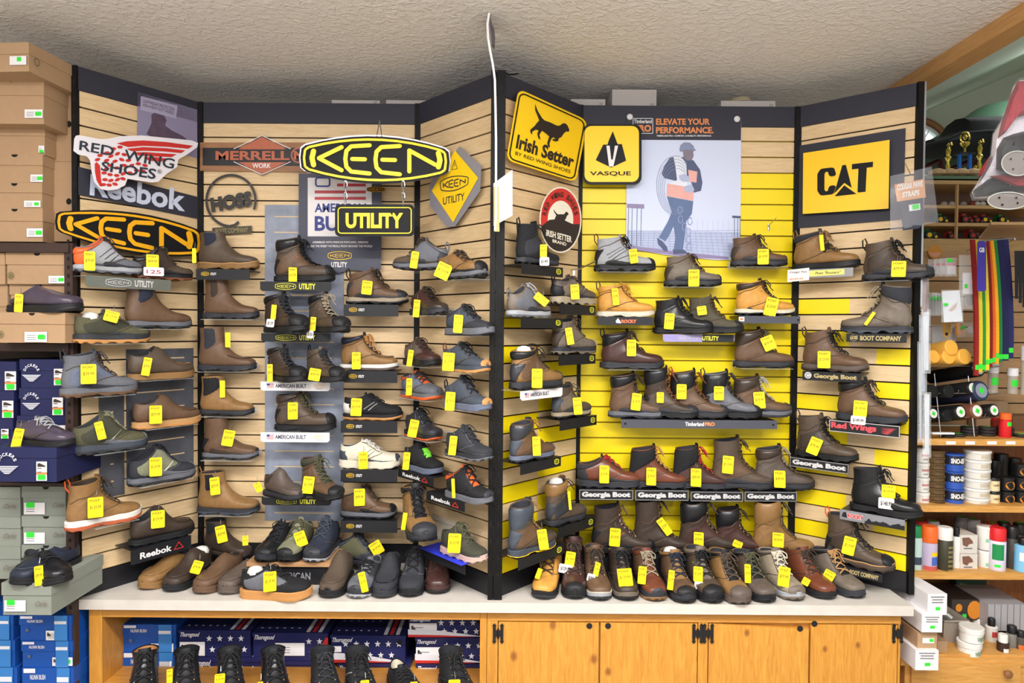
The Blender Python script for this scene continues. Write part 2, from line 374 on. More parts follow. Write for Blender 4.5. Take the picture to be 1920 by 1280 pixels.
root2 = empty('door_cabinet', ((xm + xb) / 2, 3.1, 0), 0, 'knotty pine cabinet with four doors under the right half of the counter', 'cabinet')
pbox('body', (xm - .01, yc + .02, 0), (xb, 3.45, ZC - .043), PINEH, root2)
def fpx(x): return at_y(x, 1200, yc).x
st = [(xm - .01, fpx(933)), (fpx(1309), fpx(1327)), (fpx(1684), xb)]
mb = MB(); z1 = ZC - .043
mb.box((xm - .01, yc, z1 - .045), (xb, yc + .02, z1), PINEH); mb.build('top_rail', root2, smooth=False)
for a, b in st: pbox('stile', (a, yc, 0), (b, yc + .02, z1 - .046), PINE, root2)
drs = [(934, 1123, 'R', 934), (1125, 1308, 'L', 1308), (1328, 1517, 'R', 1328), (1519, 1683, 'L', 1683)]
for i, (a, b, side, hxp) in enumerate(drs):
    x0, x1 = fpx(a) + .002, fpx(b) - .002; drop = .02 if i == 2 else 0
    mb = MB(); zt = z1 - .05
    mb.slab([Vector((x0, yc - .001, zt)), Vector((x1, yc - .001, zt - drop)), Vector((x1, yc - .001, .02)), Vector((x0, yc - .001, .02))],
            [Vector((x0, yc + .018, zt)), Vector((x1, yc + .018, zt - drop)), Vector((x1, yc + .018, .02)), Vector((x0, yc + .018, .02))], PINE)
    dmat = wood_mat('pine_door_%d' % i, '#c0812e', '#d99d42', (9, 9, .8), knots=4.2 + .7 * i)
    mb.mats = [dmat]; d = mb.build('door', root2, smooth=False)
    hp = {0: (1105, 1173), 1: (1140, 1173), 2: (1500, 1178), 3: (1527, 1169)}[i]; p = at_y(*hp, yc - .002)
    mb = MB(); M = Matrix.Translation(p) @ Matrix.Rotation(PI / 2, 4, 'X'); mb.lathe([(.0125, 0), (.0125, .0015)], HINGE, 16, M=M); mb.build('finger_hole', d)
    for zz in (1187,):
        p = at_y(hxp - (.0 if side == 'R' else 0), zz, yc - .004); mb = MB()
        for sx in (-.016, .016):
            mb.box((p.x + sx - .006, yc - .006, p.z - .026), (p.x + sx + .006, yc - .002, p.z + .026), HINGE)
            for sg in (-1, 1): mb.ngon([Vector((p.x + sx + q * .009, yc - .0062, p.z + sg * (.026 + r))) for q, r in ((0, .018), (1, .008), (.4, 0), (-.4, 0), (-1, .008))], HINGE)
        mb.box((p.x - .016, yc - .008, p.z - .012), (p.x + .016, yc - .002, p.z + .012), HINGE); mb.tube([(p.x, yc - .007, p.z - .02), (p.x, yc - .007, p.z + .02)], .005, HINGE)
        mb.build('hinge', d)
# ================================================================== graphic panels on the slats
GREYG = mat('mottled_grey_print', '#8f97a9', .5, var=.55, scale=11); GREYD = mat('mottled_dark_print', '#50525b', .5, var=.75, scale=11)
def graphic(pl, x0, x1, ya, yb, m, label, slots=True, off=.0015):
    """thin printed panel with routed slots where the slatwall grooves run"""
    a = pl.st(pl.hit(x0, ya, off)); b = pl.st(pl.hit(x1, ya, off)); zb = pl.hit(x0, yb, off).z
    z1_, z0_ = a[1], zb; t0, t1 = a[0], b[0]; mb = MB(); cuts = [z1_] + [ZS0 - k * DS for k in range(NS) if z0_ < ZS0 - k * DS < z1_] + [z0_]
    for i, (zt, zb_) in enumerate(zip(cuts, cuts[1:])):
        hi = zt - (.003 if i else 0); lo = zb_ + (.003 if i < len(cuts) - 2 else 0)
        mb.slab([pl.pt(t, z, off + .003) for t, z in ((t0, hi), (t1, hi), (t1, lo), (t0, lo))], [pl.pt(t, z, off) for t, z in ((t0, hi), (t1, hi), (t1, lo), (t0, lo))], m)
        if i: 
            for s0, s1 in ((t0, t0 + .045), (t1 - .045, t1)):
                mb.slab([pl.pt(t, z, off + .003) for t, z in ((s0, zt + .003), (s1, zt + .003), (s1, zt - .003), (s0, zt - .003))], [pl.pt(t, z, off) for t, z in ((s0, zt + .003), (s1, zt + .003), (s1, zt - .003), (s0, zt - .003))], m)
            mb.slab([pl.pt(t, z, off + .001) for t, z in ((t0 + .045, zt + .003), (t1 - .045, zt + .003), (t1 - .045, zt - .003), (t0 + .045, zt - .003))],
                    [pl.pt(t, z, off) for t, z in ((t0 + .045, zt + .003), (t1 - .045, zt + .003), (t1 - .045, zt - .003), (t0 + .045, zt - .003))], SLAT)
    return tag(mb.build('graphic_panel', smooth=False), label, 'graphic panel')
graphic(BL, 497, 645, 384, 975, GREYG, 'tall mottled grey printed panel behind the tall boots under the oval sign')
graphic(LWp, 185, 232, 735, 935, GREYD, 'narrow dark mottled panel low on the far left slatwall above the tan boot')
graphic(LWp, 236, 362, 655, 905, GREYD, 'dark slate mottled panel behind the brown slip-ons on the far left slatwall')
# ================================================================== signs
def sign_root(name, pl, px, py, off, label, cat='sign', group=None):
    p = pl.hit(px, py, off); return empty(name, p, pl.ang, label, cat, group)
Zc = lambda x0, y0, s: (lambda pts: [(x0 + a / s, y0 + b / s) for a, b in pts])
WSM = mat('white_sign', '#e6e4ec', .3, var=0); REDM = mat('sign_red', '#c8322f', .35, var=0); DKT = mat('dark_letters', '#2c3440', .4, var=0)
# --- winged red sign
r = sign_root('winged_sign', LWp, 250, 300, .07, 'white cut-out sign with a red wing and dark shoe shop lettering'); z = Zc(0, 60, 3.2); d = on_plane(LWp, .07)
mb = MB(); d.poly(mb, z([(445, 640), (455, 622), (475, 618), (600, 642), (645, 640), (720, 625), (850, 620), (1000, 635), (1150, 650), (1188, 665), (1184, 690), (1130, 730), (1070, 765), (1062, 810), (1000, 850), (950, 898), (910, 903), (860, 895), (765, 880), (750, 920), (700, 945), (640, 950), (600, 940), (565, 900), (550, 840), (540, 770), (520, 745), (470, 735), (440, 712)]), WSM, 0, th=.012)
mb.build('backing_plate', r, smooth=False)
mb = MB()
for P in ([(700, 668), (760, 655), (860, 650), (1000, 660), (1158, 682), (1130, 700), (1000, 688), (860, 682), (770, 690)], [(760, 700), (860, 690), (1000, 697), (1112, 710), (1088, 726), (980, 716), (860, 712), (790, 715)],
          [(800, 722), (870, 720), (1060, 733), (1030, 750), (900, 745), (830, 740)], [(860, 752), (930, 750), (1015, 760), (960, 780), (890, 770)],
          [(568, 790), (580, 780), (600, 800), (605, 870), (612, 925), (600, 925), (580, 890), (570, 840)]): d.poly(mb, z(P), REDM, .0015)
rr = random.Random(3)
for cx, cy in [(585, 765), (600, 740), (640, 725), (680, 700), (720, 690), (665, 745), (705, 730), (745, 735), (640, 770), (690, 775), (730, 765), (770, 770), (660, 800), (700, 815), (745, 800), (790, 800), (830, 790), (870, 800), (625, 845), (660, 855), (700, 860), (740, 850), (780, 845), (630, 885), (665, 890), (705, 885), (738, 880), (620, 915), (655, 918), (690, 912), (820, 830), (860, 835), (640, 820)]:
    a = rr.uniform(-.5, .3); ca, sa = math.cos(a), math.sin(a)
    d.poly(mb, z([(cx + ca * u * 19 - sa * v * 10, cy + sa * u * 19 + ca * v * 10) for u, v in ((-1, 0), (-.5, -.9), (.4, -.9), (1, 0), (.5, .9), (-.4, .9))]), REDM, .0015)
mb.build('wing_emblem', r, smooth=False); mb = MB()
d.text(mb, 'RED', z([(480, 650), (688, 688), (680, 745), (474, 706)]), DKT, .003, .015); d.text(mb, 'WING', z([(750, 703), (1052, 762), (1040, 822), (742, 762)]), DKT, .003, .015)
d.text(mb, 'SHOES', z([(612, 775), (940, 822), (932, 884), (604, 830)]), DKT, .003, .02); d.text(mb, '®', z([(945, 822), (972, 826), (970, 850), (943, 846)]), DKT, .003)
mb.build('lettering', r, smooth=False)
# --- Reebok board, oval on the left wing
r = sign_root('brand_board', LWp, 260, 360, .004, 'dark board with white brand lettering partly under the winged sign'); d = on_plane(LWp, .006)
mb = MB(); d.poly(mb, [(146, 312), (371, 369), (371, 410), (146, 365)], NAVYB, 0, th=.005); mb.build('board', r, smooth=False)
mb = MB(); d.text(mb, 'Reebok', [(170, 326), (349, 356), (347, 397), (168, 366)], mat('pale_letters', '#c6cfe6', .4, var=0), .001, .03); mb.build('lettering', r, smooth=False)
r = sign_root('oval_sign', LWp, 240, 428, .05, 'black oval sign with raised yellow letters behind the top left shoes'); d = on_plane(LWp, .05)
f = mapquad([(103, 382), (380, 414), (380, 498), (103, 448)], 282, 87); d2 = sub(d, f)
mb = MB(); d2.poly(mb, barrel(141, 43, 141, 44), KBLK, 0, th=.012); mb.build('backing_plate', r, smooth=False)
mb = MB(); OKY = mat('raised_amber', '#e8a913', .4, var=0); d2.line(mb, barrel(141, 43, 134, 37), 5, OKY, .004, True, .004, caps=False); keen_letters(d2, mb, OKY, 26, 15, 260, 71, 9.5, .005, .005); mb.build('raised_letters', r, smooth=False)
# --- boot poster on the left wing
r = sign_root('boot_poster', LWp, 313, 230, .003, 'lilac poster with a work boot photograph above the winged sign', 'poster'); d = on_plane(LWp, .004)
PLIL = mat('lilac_print', '#8d87a6', .5, var=.15, scale=3)
mb = MB(); d.poly(mb, [(258, 172), (371, 206), (371, 297), (257, 262)], PLIL, 0, th=.001); mb.build('sheet', r, smooth=False)
mb = MB(); PB = mat('printed_boot', '#5a4a5e', .5, var=.5, scale=30)
d.poly(mb, Zc(0, 60, 3.2)([(880, 610), (910, 545), (908, 500), (925, 483), (985, 500), (1000, 530), (990, 560), (1030, 590), (1090, 620), (1118, 640), (1115, 652), (1000, 640), (900, 625)]), PB, .0008); mb.build('printed_boot', r, smooth=False)
mb = MB(); d.poly(mb, [(264, 180), (333, 198), (330, 222), (263, 206)], mat('pale_lilac', '#a5a0bd', .5, var=0), .0008)
d.text(mb, 'LIGHTWEIGHT PROTECTION', [(269, 186), (327, 202), (326, 208), (268, 192)], PB, .0014, .01); d.text(mb, 'FOR A HEAVY-DUTY WORLD', [(269, 194), (327, 209), (326, 215), (268, 199)], PB, .0014, .01); mb.build('caption_plate', r, smooth=False)
# --- Merrell plank
r = sign_root('work_brand_plank', BL, 473, 290, .01, 'wooden plank sign with copper diamond and black strip', 'sign'); d = on_plane(BL, .015)
mb = MB(); d.poly(mb, [(375, 267), (573, 267), (573, 322), (375, 320)], wood_mat('plank_wood', '#8a5f42', '#a4764f', (1, 9, 9)), 0, th=.014); mb.build('plank', r, smooth=False)
mb = MB(); d.poly(mb, [(380, 277), (573, 277), (573, 311), (380, 310)], mat('strip_black', '#26262c', .4, var=0), .002, th=.002)
d.poly(mb, [(435, 290), (491, 253), (549, 290), (491, 329)], mat('strip_black'), .003, th=.003); mb.build('black_strip', r, smooth=False)
COP = mat('copper_paint', '#b5654a', .4, var=.1)
mb = MB(); d.poly(mb, [(447, 280), (491, 256), (537, 280)], COP, .004); d.poly(mb, [(447, 304), (491, 326), (537, 304)], COP, .004)
d.line(mb, [(438, 279), (491, 254), (545, 279)], 1.3, WHITEP, .0045, caps=False); d.line(mb, [(438, 303), (491, 327), (545, 303)], 1.3, WHITEP, .0045, caps=False); mb.build('diamond', r, smooth=False)
mb = MB(); d.rtext(mb, 'MERRELL', 404, 283, 543, 300, COP, .0055, .035); d.rtext(mb, 'WORK', 473, 306, 508, 315, WHITEP, .0055, .02); d.disc(mb, 560, 291, 15, COP, .0035); d.disc(mb, 560, 291, 12, mat('strip_black'), .004); d.rtext(mb, 'M', 551, 283, 569, 299, COP, .0055, .05); mb.build('lettering', r, smooth=False)
# --- Hoss ring
r = sign_root('ring_emblem', BL, 432, 385, .01, 'black metal open ring emblem with slanted bold letters'); d = on_plane(BL, .015); HB = mat('emblem_black', '#33302e', .4, var=0)
mb = MB(); d.line(mb, arc(433, 376, 46, 48, -205, 20, 30), 4.5, HB, 0, th=.008, caps=False); d.line(mb, arc(433, 376, 46, 48, 95, 165, 12), 4.5, HB, 0, th=.008, caps=False); d.line(mb, [(431, 424), (440, 422), (446, 417)], 5, HB, 0, th=.008)
mb.build('ring', r, smooth=False); mb = MB(); d.text(mb, 'HOSS', [(393, 371), (471, 357), (473, 387), (397, 398)], HB, .002, .07); mb.build('lettering', r, smooth=False)
mb = MB(); d.poly(mb, [(398, 427), (472, 423), (472, 437), (398, 441)], mat('olive_plate', '#4a4232', .5, var=0), 0, th=.004); d.text(mb, 'BOOT COMPANY', [(404, 429), (465, 426), (465, 435), (404, 438)], mat('olive_letters', '#8f8460', .5, var=0), .001, .02); mb.build('name_plate', r, smooth=False)
# --- American built poster
r = sign_root('assembly_poster', BL, 640, 425, .02, 'dark slate poster with striped flag panel behind the hanging oval sign', 'poster'); d = on_plane(BL, .03); DP = mat('slate_print', '#474a5c', .45, var=.35, scale=5)
mb = MB(); d.poly(mb, [(560, 325), (716, 325), (715, 470), (714, 505), (700, 512), (680, 508), (655, 505), (635, 512), (620, 507), (600, 495), (575, 492), (560, 480)], DP, 0, th=.002); mb.build('sheet', r, smooth=False)
mb = MB(); d.poly(mb, [(577, 333), (697, 333), (697, 443), (577, 443)], WHITEP, .001)
SR = mat('flag_red', '#c0444f', .5, var=0); SB = mat('flag_blue', '#34418a', .5, var=0)
for y in (344, 357, 369): d.poly(mb, [(590 if y > 350 else 632, y), (686, y), (686, y + 5.5), (590 if y > 350 else 632, y + 5.5)], SR, .0015)
d.line(mb, rrect(592, 333, 618, 349, 4), 3, SB, .0015, True); mb.build('flag_panel', r, smooth=False)
mb = MB(); d.rtext(mb, 'AMERICAN', 590, 381, 686, 398, SB, .002, .03); d.rtext(mb, 'BUILT', 590, 405, 686, 433, SB, .002, .03)
d.rtext(mb, 'ASSEMBLED WITH PRIDE IN PORTLAND, OREGON', 586, 452, 690, 456.5, WHITEP, .002, .02); d.rtext(mb, 'USING THE FINEST MATERIALS FROM AROUND THE WORLD', 577, 459, 698, 463.5, WHITEP, .002, .02)
keen_small(d, mb, 637, 479, 22, 7.5, KY); d.rtext(mb, 'UTILITY', 621, 491, 651, 501, WHITEP, .002, .03); mb.build('lettering', r, smooth=False)
# --- hanging oval + small board on chains
YK = 3.04; d = on_y(YK); p = at_y(704, 300, YK)
r = empty('hanging_oval_sign', p, 0, 'large black oval sign with yellow letters hanging above a smaller board', 'sign')
f = mapquad([(562, 250), (845, 257), (845, 348), (562, 341)], 283, 91); d2 = sub(d, f)
mb = MB(); d2.poly(mb, barrel(141, 45, 142, 46, .55), STEEL, -.012, th=.006); d2.poly(mb, barrel(141, 46, 140, 44, .55), KBLK, 0, th=.012); mb.build('backing_plate', r, smooth=False)
KYR = mat('raised_yellow', '#ffe11e', .35, var=0)
mb = MB(); d2.line(mb, barrel(141, 46, 133, 38, .55), 4.5, KYR, .004, True, .004, caps=False); keen_letters(d2, mb, KYR, 22, 17, 264, 74, 8, .005, .005); mb.build('raised_letters', r, smooth=False)
mb = MB(); 
for xx in (706, 718): mb.tube([at_y(712, 226, YK + .12), at_y(xx if xx < 712 else 716, 256, YK + .01)], .0025, STEEL)
mb.build('hanging_wire', r)
for xx in (648, 756):
    mb = MB()
    for k in range(4):
        c = at_y(xx, 346 + k * 11, YK); a = (k % 2) * PI / 2
        mb.tube([c + Vector((math.cos(a) * .007 * math.cos(t), math.sin(a) * .007 * math.cos(t), .017 * math.sin(t))) for t in [q * 2 * PI / 14 for q in range(14)]], .0025, STEEL, 5, closed=True)
    mb.build('chain', r)
mb = MB(); d.poly(mb, rrect(628, 383, 777, 443, 9), KBLK, 0, th=.012); bd = mb.build('lower_board', r, smooth=False)
mb = MB(); d.line(mb, rrect(634, 389, 771, 437, 6), 2, KYR, .002, True); d.rtext(mb, 'UTILITY', 648, 399, 756, 428, KYR, .004, .045); mb.build('raised_letters', bd, smooth=False)
# --- little oval tag and diamond sign
r = sign_root('oval_badge', BL, 705, 355, .02, 'tiny amber oval badge under the hanging sign', 'badge'); d = on_plane(BL, .05)
mb = MB(); d.poly(mb, barrel(705, 355, 17.5, 5.5), KBLK, 0, th=.004); keen_small(d, mb, 705, 355, 16.5, 4.6, OKY); mb.build('plate', r, smooth=False)
r = sign_root('diamond_sign', CL, 855, 350, .02, 'yellow diamond sign with wide grey border left of the centre post'); d = on_plane(CL, .03); z = Zc(700, 0, 2.909)
mb = MB(); d.poly(mb, z([(425, 855), (470, 797), (590, 905), (583, 1040), (445, 1235), (400, 1238), (308, 1120), (308, 1000), (330, 965)]), mat('grey_plate', '#9a9aa6', .35, metal=.3, var=.1), 0, th=.012); mb.build('backing_plate', r, smooth=False)
mb = MB(); d.poly(mb, z([(445, 820), (572, 970), (435, 1212), (318, 1040)]), KY, .002); mb.build('yellow_face', r, smooth=False)
mb = MB(); d.line(mb, z([(443, 872), (458, 920), (428, 925)]), .9, DKT, .003, True); d.line(mb, z([(443, 890), (443, 905)]), 1, DKT, .003)
f = mapquad(z([(362, 972), (520, 950), (515, 1020), (368, 1055)]), 100, 40); d2 = sub(d, f); d2.line(mb, barrel(50, 20, 50, 20), 2.6, DKT, .003, True, caps=False); keen_letters(d2, mb, DKT, 10, 9, 90, 31, 9, .003)
d.text(mb, 'UTILITY', z([(380, 1078), (497, 1050), (497, 1092), (380, 1118)]), DKT, .003, .01); mb.build('lettering', r, smooth=False)
# --- yellow dog sign
DOG = [(-50, -46), (-41, -33), (-27, -20), (-19, -16), (-2, -17), (16, -16), (23, -19), (29, -27), (35, -31), (42, -29), (50, -19), (49, -13), (42, -11), (37, -3), (33, 8), (26, 15), (27, 20), (22, 25), (12, 26), (11, 22), (19, 19), (12, 17), (8, 22), (5, 36), (8, 47), (3, 45), (-1, 38), (1, 19), (-9, 15), (-20, 12), (-23, 19), (-25, 24), (-20, 36), (-26, 34), (-31, 24), (-29, 15), (-36, 15), (-45, 24), (-43, 31), (-49, 28), (-51, 21), (-41, 7), (-37, -2), (-32, -10), (-38, -19), (-47, -31)]
r = sign_root('dog_sign', CR, 1025, 255, .02, 'tilted yellow square sign with a black hunting dog'); d = on_plane(CR, .045)
q = [(972, 166), (1102, 226), (1080, 342), (949, 300)]; f = mapquad(q, 100, 100); d2 = sub(d, f)
mb = MB(); d2.poly(mb, rrect(0, 0, 100, 100, 10), KY, 0, th=.01); mb.build('plate', r, smooth=False)
mb = MB(); d2.line(mb, rrect(3.5, 3.5, 96.5, 96.5, 8), 1.8, KBLK, .0015, True, caps=False); d2.poly(mb, [(52 + a * .52, 36 + b * .56) for a, b in DOG], mat('dog_black', '#2d2420', .5, var=0), .0015)
d2.rtext(mb, 'Irish Setter', 10, 60, 92, 80, mat('dog_black'), .0015, .035); d2.rtext(mb, 'BY RED WING SHOES', 11, 84, 90, 89, mat('dog_black'), .0015, .01); mb.build('print', r, smooth=False)
# --- V sign
r = sign_root('mountain_sign', BR, 1147, 288, .02, 'yellow rounded square sign with black peak and white V'); d = on_plane(BR, .06)
mb = MB(); d.poly(mb, rrect(1093, 233, 1203, 346, 14), KBLK, -.002, th=.025); mb.build('case', r, smooth=False)
mb = MB(); d.poly(mb, rrect(1096, 236, 1198, 341, 13), KY, 0, th=.002); d.poly(mb, [(1149, 246), (1155, 262), (1158, 270), (1166, 270), (1174, 301), (1146, 314), (1117, 300), (1131, 271), (1139, 271), (1142, 262)], KBLK, .002)
d.poly(mb, [(1137, 273), (1143, 273), (1146, 299), (1149, 299), (1153, 273), (1159, 273), (1150, 312), (1142, 312)], WHITEP, .003); d.rtext(mb, 'VASQUE', 1106, 321, 1183, 330, KBLK, .002, .02); mb.build('face', r, smooth=False)
# --- round-oval red badge with dog
r = sign_root('oval_dog_sign', CR, 1049, 412, .03, 'oval red and black sign with small dog on cream'); d = on_plane(CR, .11); CRM = mat('cream_paint', '#e8e2d0', .4, var=0)
def ov(rx, ry, n=36, a0=0, a1=360): return [(1049 + rx * math.cos(math.radians(a0 + (a1 - a0) * k / n)) + 2, 412 + ry * math.sin(math.radians(a0 + (a1 - a0) * k / n))) for k in range(n)]
mb = MB(); d.poly(mb, ov(39.5, 62), CRM, 0, th=.008); mb.build('plate', r, smooth=False)
mb = MB(); d.poly(mb, ov(37, 59), REDM, .001); d.poly(mb, ov(24, 36), CRM, .0018); d.poly(mb, [(1049 + 37 * math.cos(math.radians(a)) + 2, 412 + 59 * math.sin(math.radians(a))) for a in range(8, 173, 5)] + [(1022, 417), (1040, 422), (1060, 427), (1080, 432)][0:0] + [(1030, 412), (1052, 410), (1074, 420)], mat('dog_black'), .0024)
d.poly(mb, [(1052 + a * .28, 407 + b * .33) for a, b in DOG], mat('dog_black'), .0028); mb.build('face', r, smooth=False)
mb = MB(); d.text(mb, 'IRISH SETTER', [(1024, 430), (1072, 443), (1072, 455), (1024, 442)], CRM, .0034, .03); d.text(mb, 'BRAND', [(1036, 448), (1062, 455), (1062, 461), (1036, 454)], CRM, .0034, .02)
for k, ch in enumerate('RED WING SHOES'):
    if ch == ' ': continue
    a = math.radians(195 + k * 150 / 13); ca, sa = math.cos(a), math.sin(a); cx, cy = 1051 + 30.5 * ca, 412 + 47.5 * sa; tx, ty = -sa * 2.6, ca * 3.4; nx, ny = ca * 3.6, sa * 5
    d.text(mb, ch, [(cx - tx + nx, cy - ty + ny), (cx + tx + nx, cy + ty + ny), (cx + tx - nx, cy + ty - ny), (cx - tx - nx, cy - ty - ny)], mat('dog_black'), .0026, .03)
mb.build('lettering', r, smooth=False)
# --- worker poster
r = sign_root('worker_poster', BR, 1282, 350, .006, 'tall poster of a construction worker carrying coiled cable', 'poster'); d = on_plane(BR, .008)
SKY = mat('poster_sky', '#ccd6f2', .4, var=.07, scale=2.5)
mb = MB(); d.poly(mb, [(1175, 213), (1390, 216), (1388, 487), (1340, 487), (1250, 478), (1174, 465)], SKY, 0, th=.001); mb.build('sheet', r, smooth=False)
mb = MB(); d.poly(mb, [(1175, 213), (1390, 216), (1389, 263), (1175, 262)], NAVYB, .0008)
ORP = mat('poster_orange', '#e08a50', .5, var=0); d.rtext(mb, 'ELEVATE YOUR', 1230, 222, 1331, 234, ORP, .0016, .035); d.rtext(mb, 'PERFORMANCE.', 1230, 238, 1338, 250, ORP, .0016, .035); d.rtext(mb, 'TIMBERLAND PRO—COMFORT, DURABILITY, PERFORMANCE.', 1231, 253, 1334, 256.5, WHITEP, .0016, .02)
d.line(mb, rrect(1187, 222, 1224, 250, 1), 1, WHITEP, .0016, True); d.rtext(mb, 'Timberland', 1189, 224, 1222, 231, WHITEP, .0016, .02); d.rtext(mb, 'PRO', 1191, 234, 1221, 247, ORP, .0016, .05); mb.build('title_band', r, smooth=False)
z = Zc(1060, 160, 2.909); PV = {k: mat('print_' + k, c, .5, var=.12, scale=20) for k, c in dict(navy='#4a5578', slate='#7f8bad', pale='#a9b5d8', vest='#e3a9a4', jean='#5a6f9a', skin='#7d7486', steel='#8f9bc4', haze='#b4bfe0', white='#dfe4f4', lilac='#8f82ac').items()}
mb = MB(); P = lambda pts, m, h=.0012: d.poly(mb, z(pts), PV[m], h)
P([(338, 790), (955, 800), (955, 940), (700, 935), (338, 880)], 'haze', .0009); P([(338, 870), (600, 905), (890, 935), (890, 948), (700, 940), (338, 893)], 'lilac', .001)
for k in range(8): d.line(mb, z([(340, 795 + k * 12), (950, 790 + k * 18)]), .7, PV['steel'], .0012, caps=False)
for k in range(22): d.line(mb, z([(345 + k * 28, 800), (330 + k * 30, 880 + k * 3)]), .5, PV['slate'], .0013, caps=False)
P([(336, 645), (430, 648), (430, 672), (336, 668)], 'lilac', .0014)
for x in (345, 365, 392, 415): d.line(mb, z([(x, 670), (x - 4, 875)]), 1, PV['navy'], .0014, caps=False)
P([(910, 710), (957, 712), (957, 725), (910, 722)], 'navy', .0014)
for x in (922, 940, 953): d.line(mb, z([(x, 722), (x, 830)]), 1, PV['navy'], .0014, caps=False)
for x in range(720, 910, 28): d.line(mb, z([(x, 730), (x, 800)]), .4, PV['pale'], .0012, caps=False)
mb.build('printed_site', r, smooth=False); mb = MB()
P([(622, 350), (628, 325), (648, 310), (680, 312), (700, 330), (703, 345), (715, 352), (700, 360), (625, 362)], 'slate'); P([(640, 350), (696, 352), (700, 385), (690, 408), (665, 410), (645, 395)], 'skin', .0014)
P([(525, 480), (545, 430), (570, 395), (620, 385), (660, 395), (700, 410), (735, 460), (748, 530), (740, 575), (700, 585), (660, 575), (690, 540), (680, 500), (640, 500), (600, 520), (540, 505)], 'navy', .0013)
P([(590, 390), (630, 385), (660, 430), (665, 560), (700, 630), (560, 605), (555, 540), (610, 520), (600, 440)], 'white', .0015); P([(556, 535), (700, 560), (698, 630), (553, 603)], 'vest', .0017); P([(670, 460), (720, 470), (715, 530), (675, 525)], 'vest', .0017)
P([(620, 490), (650, 482), (678, 500), (672, 525), (640, 525), (620, 510)], 'pale', .0019); P([(648, 550), (690, 540), (705, 570), (680, 588), (652, 578)], 'pale', .0019)
P([(553, 605), (698, 632), (690, 700), (660, 740), (650, 830), (640, 905), (590, 900), (600, 830), (590, 770), (560, 830), (545, 850), (510, 830), (560, 740), (580, 690)], 'jean', .0014)
P([(500, 830), (530, 850), (555, 880), (560, 905), (540, 905), (505, 865)], 'navy', .0016); P([(585, 895), (645, 895), (670, 915), (590, 920)], 'navy', .0016)
for k in range(5): d.line(mb, z(arc(598 + k * 3, 545 + k * 5, 100 - k * 7, 160 - k * 12, 60, 310, 24)), .7, PV['slate'], .002 + k * .0001, caps=False)
for cx, cy in ((625, 680), (628, 730), (650, 770), (672, 800), (672, 840), (675, 880), (680, 740)): d.line(mb, z(arc(cx, cy, 12, 20, 0, 330, 12)), 1.5, PV['steel'], .0024)
mb.build('printed_worker', r, smooth=False)
mb = MB()
for px_, py_ in ((1181, 219), (1382, 223)):
    p = BR.hit(px_, py_, .012); mb.lathe([(.003, -.006), (.015, 0), (.012, .004), (.003, .006)], mat('white_plastic', '#d9d9dc', .4, var=0), 14, M=Matrix.Translation(p) @ Matrix.Rotation(PI / 2, 4, 'X'))
mb.build('pins', r)
# --- CAT
r = sign_root('equipment_sign', RW, 1592, 330, .02, 'yellow box sign with bold black letters on a dark board'); d = on_plane(RW, .006)
mb = MB(); d.poly(mb, [(1492, 274), (1698, 240), (1694, 411), (1493, 428)], NAVYB, 0, th=.005); mb.build('board', r, smooth=False)
d = on_plane(RW, .035); mb = MB(); d.poly(mb, [(1506, 287), (1668, 262), (1666, 391), (1505, 401)], mat('equip_yellow', '#ffcb1c', .35, var=0), 0, th=.028, mb2=KBLK); mb.build('yellow_face', r, smooth=False)
mb = MB(); f = mapquad([(1533, 315), (1637, 303), (1634, 358), (1533, 369)], 100, 100); d2 = sub(d, f)
d2.line(mb, [(27, 28), (24, 10), (10, 10), (6, 22), (6, 78), (10, 90), (24, 90), (27, 72)], 13, KBLK, .002); d2.rtext(mb, 'A', 30, 0, 66, 100, KBLK, .002, .07); d2.poly(mb, [(62, 0), (100, 0), (100, 18), (89, 18), (89, 100), (74, 100), (74, 18), (62, 18)], KBLK, .002)
d2.poly(mb, [(28, 100), (49, 62), (76, 100)], mat('equip_yellow'), .0026); d2.poly(mb, [(32, 104), (49, 70), (72, 104)], KBLK, .003); mb.build('lettering', r, smooth=False)
# --- paper price list and tall hanging strip before the centre post
YP = 2.62
mb = MB(); pr = []
for px_, py_ in ((915, 24), (912, 45), (913, 70), (917, 95), (922, 120), (926, 150), (927, 200), (928, 260), (928, 330), (928, 400), (926, 432)):
    pr.append((at_y(px_, py_, YP), at_y(px_ + 4, py_, YP)))
rows = [[a, b, b + Vector((0, .004, 0)), a + Vector((0, .004, 0))] for a, b in pr]; mb.grid(rows, WHITEP, True); mb.ngon(rows[0], WHITEP); mb.ngon(rows[-1], WHITEP)
r = empty('hanging_banner', at_y(916, 60, YP), 0, 'narrow curved white banner edge hanging from the ceiling before the centre post', 'banner'); mb.build('edge_strip', r)
mb = MB(); rows = [[at_y(px_ + 3, py_, YP + .002), at_y(px_ + 3 + w_, py_ + 8, YP + .16)] for px_, py_, w_ in ((914, 26, 3), (914, 45, 8), (916, 62, 8), (918, 84, 5))]
rows = [[a, b, b + Vector((.003, 0, 0)), a + Vector((.003, 0, 0))] for a, b in rows]; mb.grid(rows, mat('banner_print', '#6d6470', .5, var=.5, scale=40), True); mb.build('banner_sheet', r)
mb = MB(); mb.tube([at_y(915, 24, YP), Vector((at_y(915, 24, YP).x, YP, ZCEIL))], .0015, STEEL); mb.build('hanging_wire', r)
r = empty('price_list', at_y(945, 380, 2.72), 0, 'white paper price sheet curling at the centre post beside the dog sign', 'paper')
mb = MB(); rows = []
for k in range(9):
    t = k / 8; y0 = 318 + t * 80; rows.append([at_y(925 + 36 * s_, y0 + (1 - s_) * 26 * (1 if t < 2 else 0) + s_ * t * 6, 2.72 + .02 * math.sin(s_ * 3) + .04 * s_) for s_ in [q / 6 for q in range(7)]])
mb.grid(rows, WHITEP); o = mb.build('sheet', r)
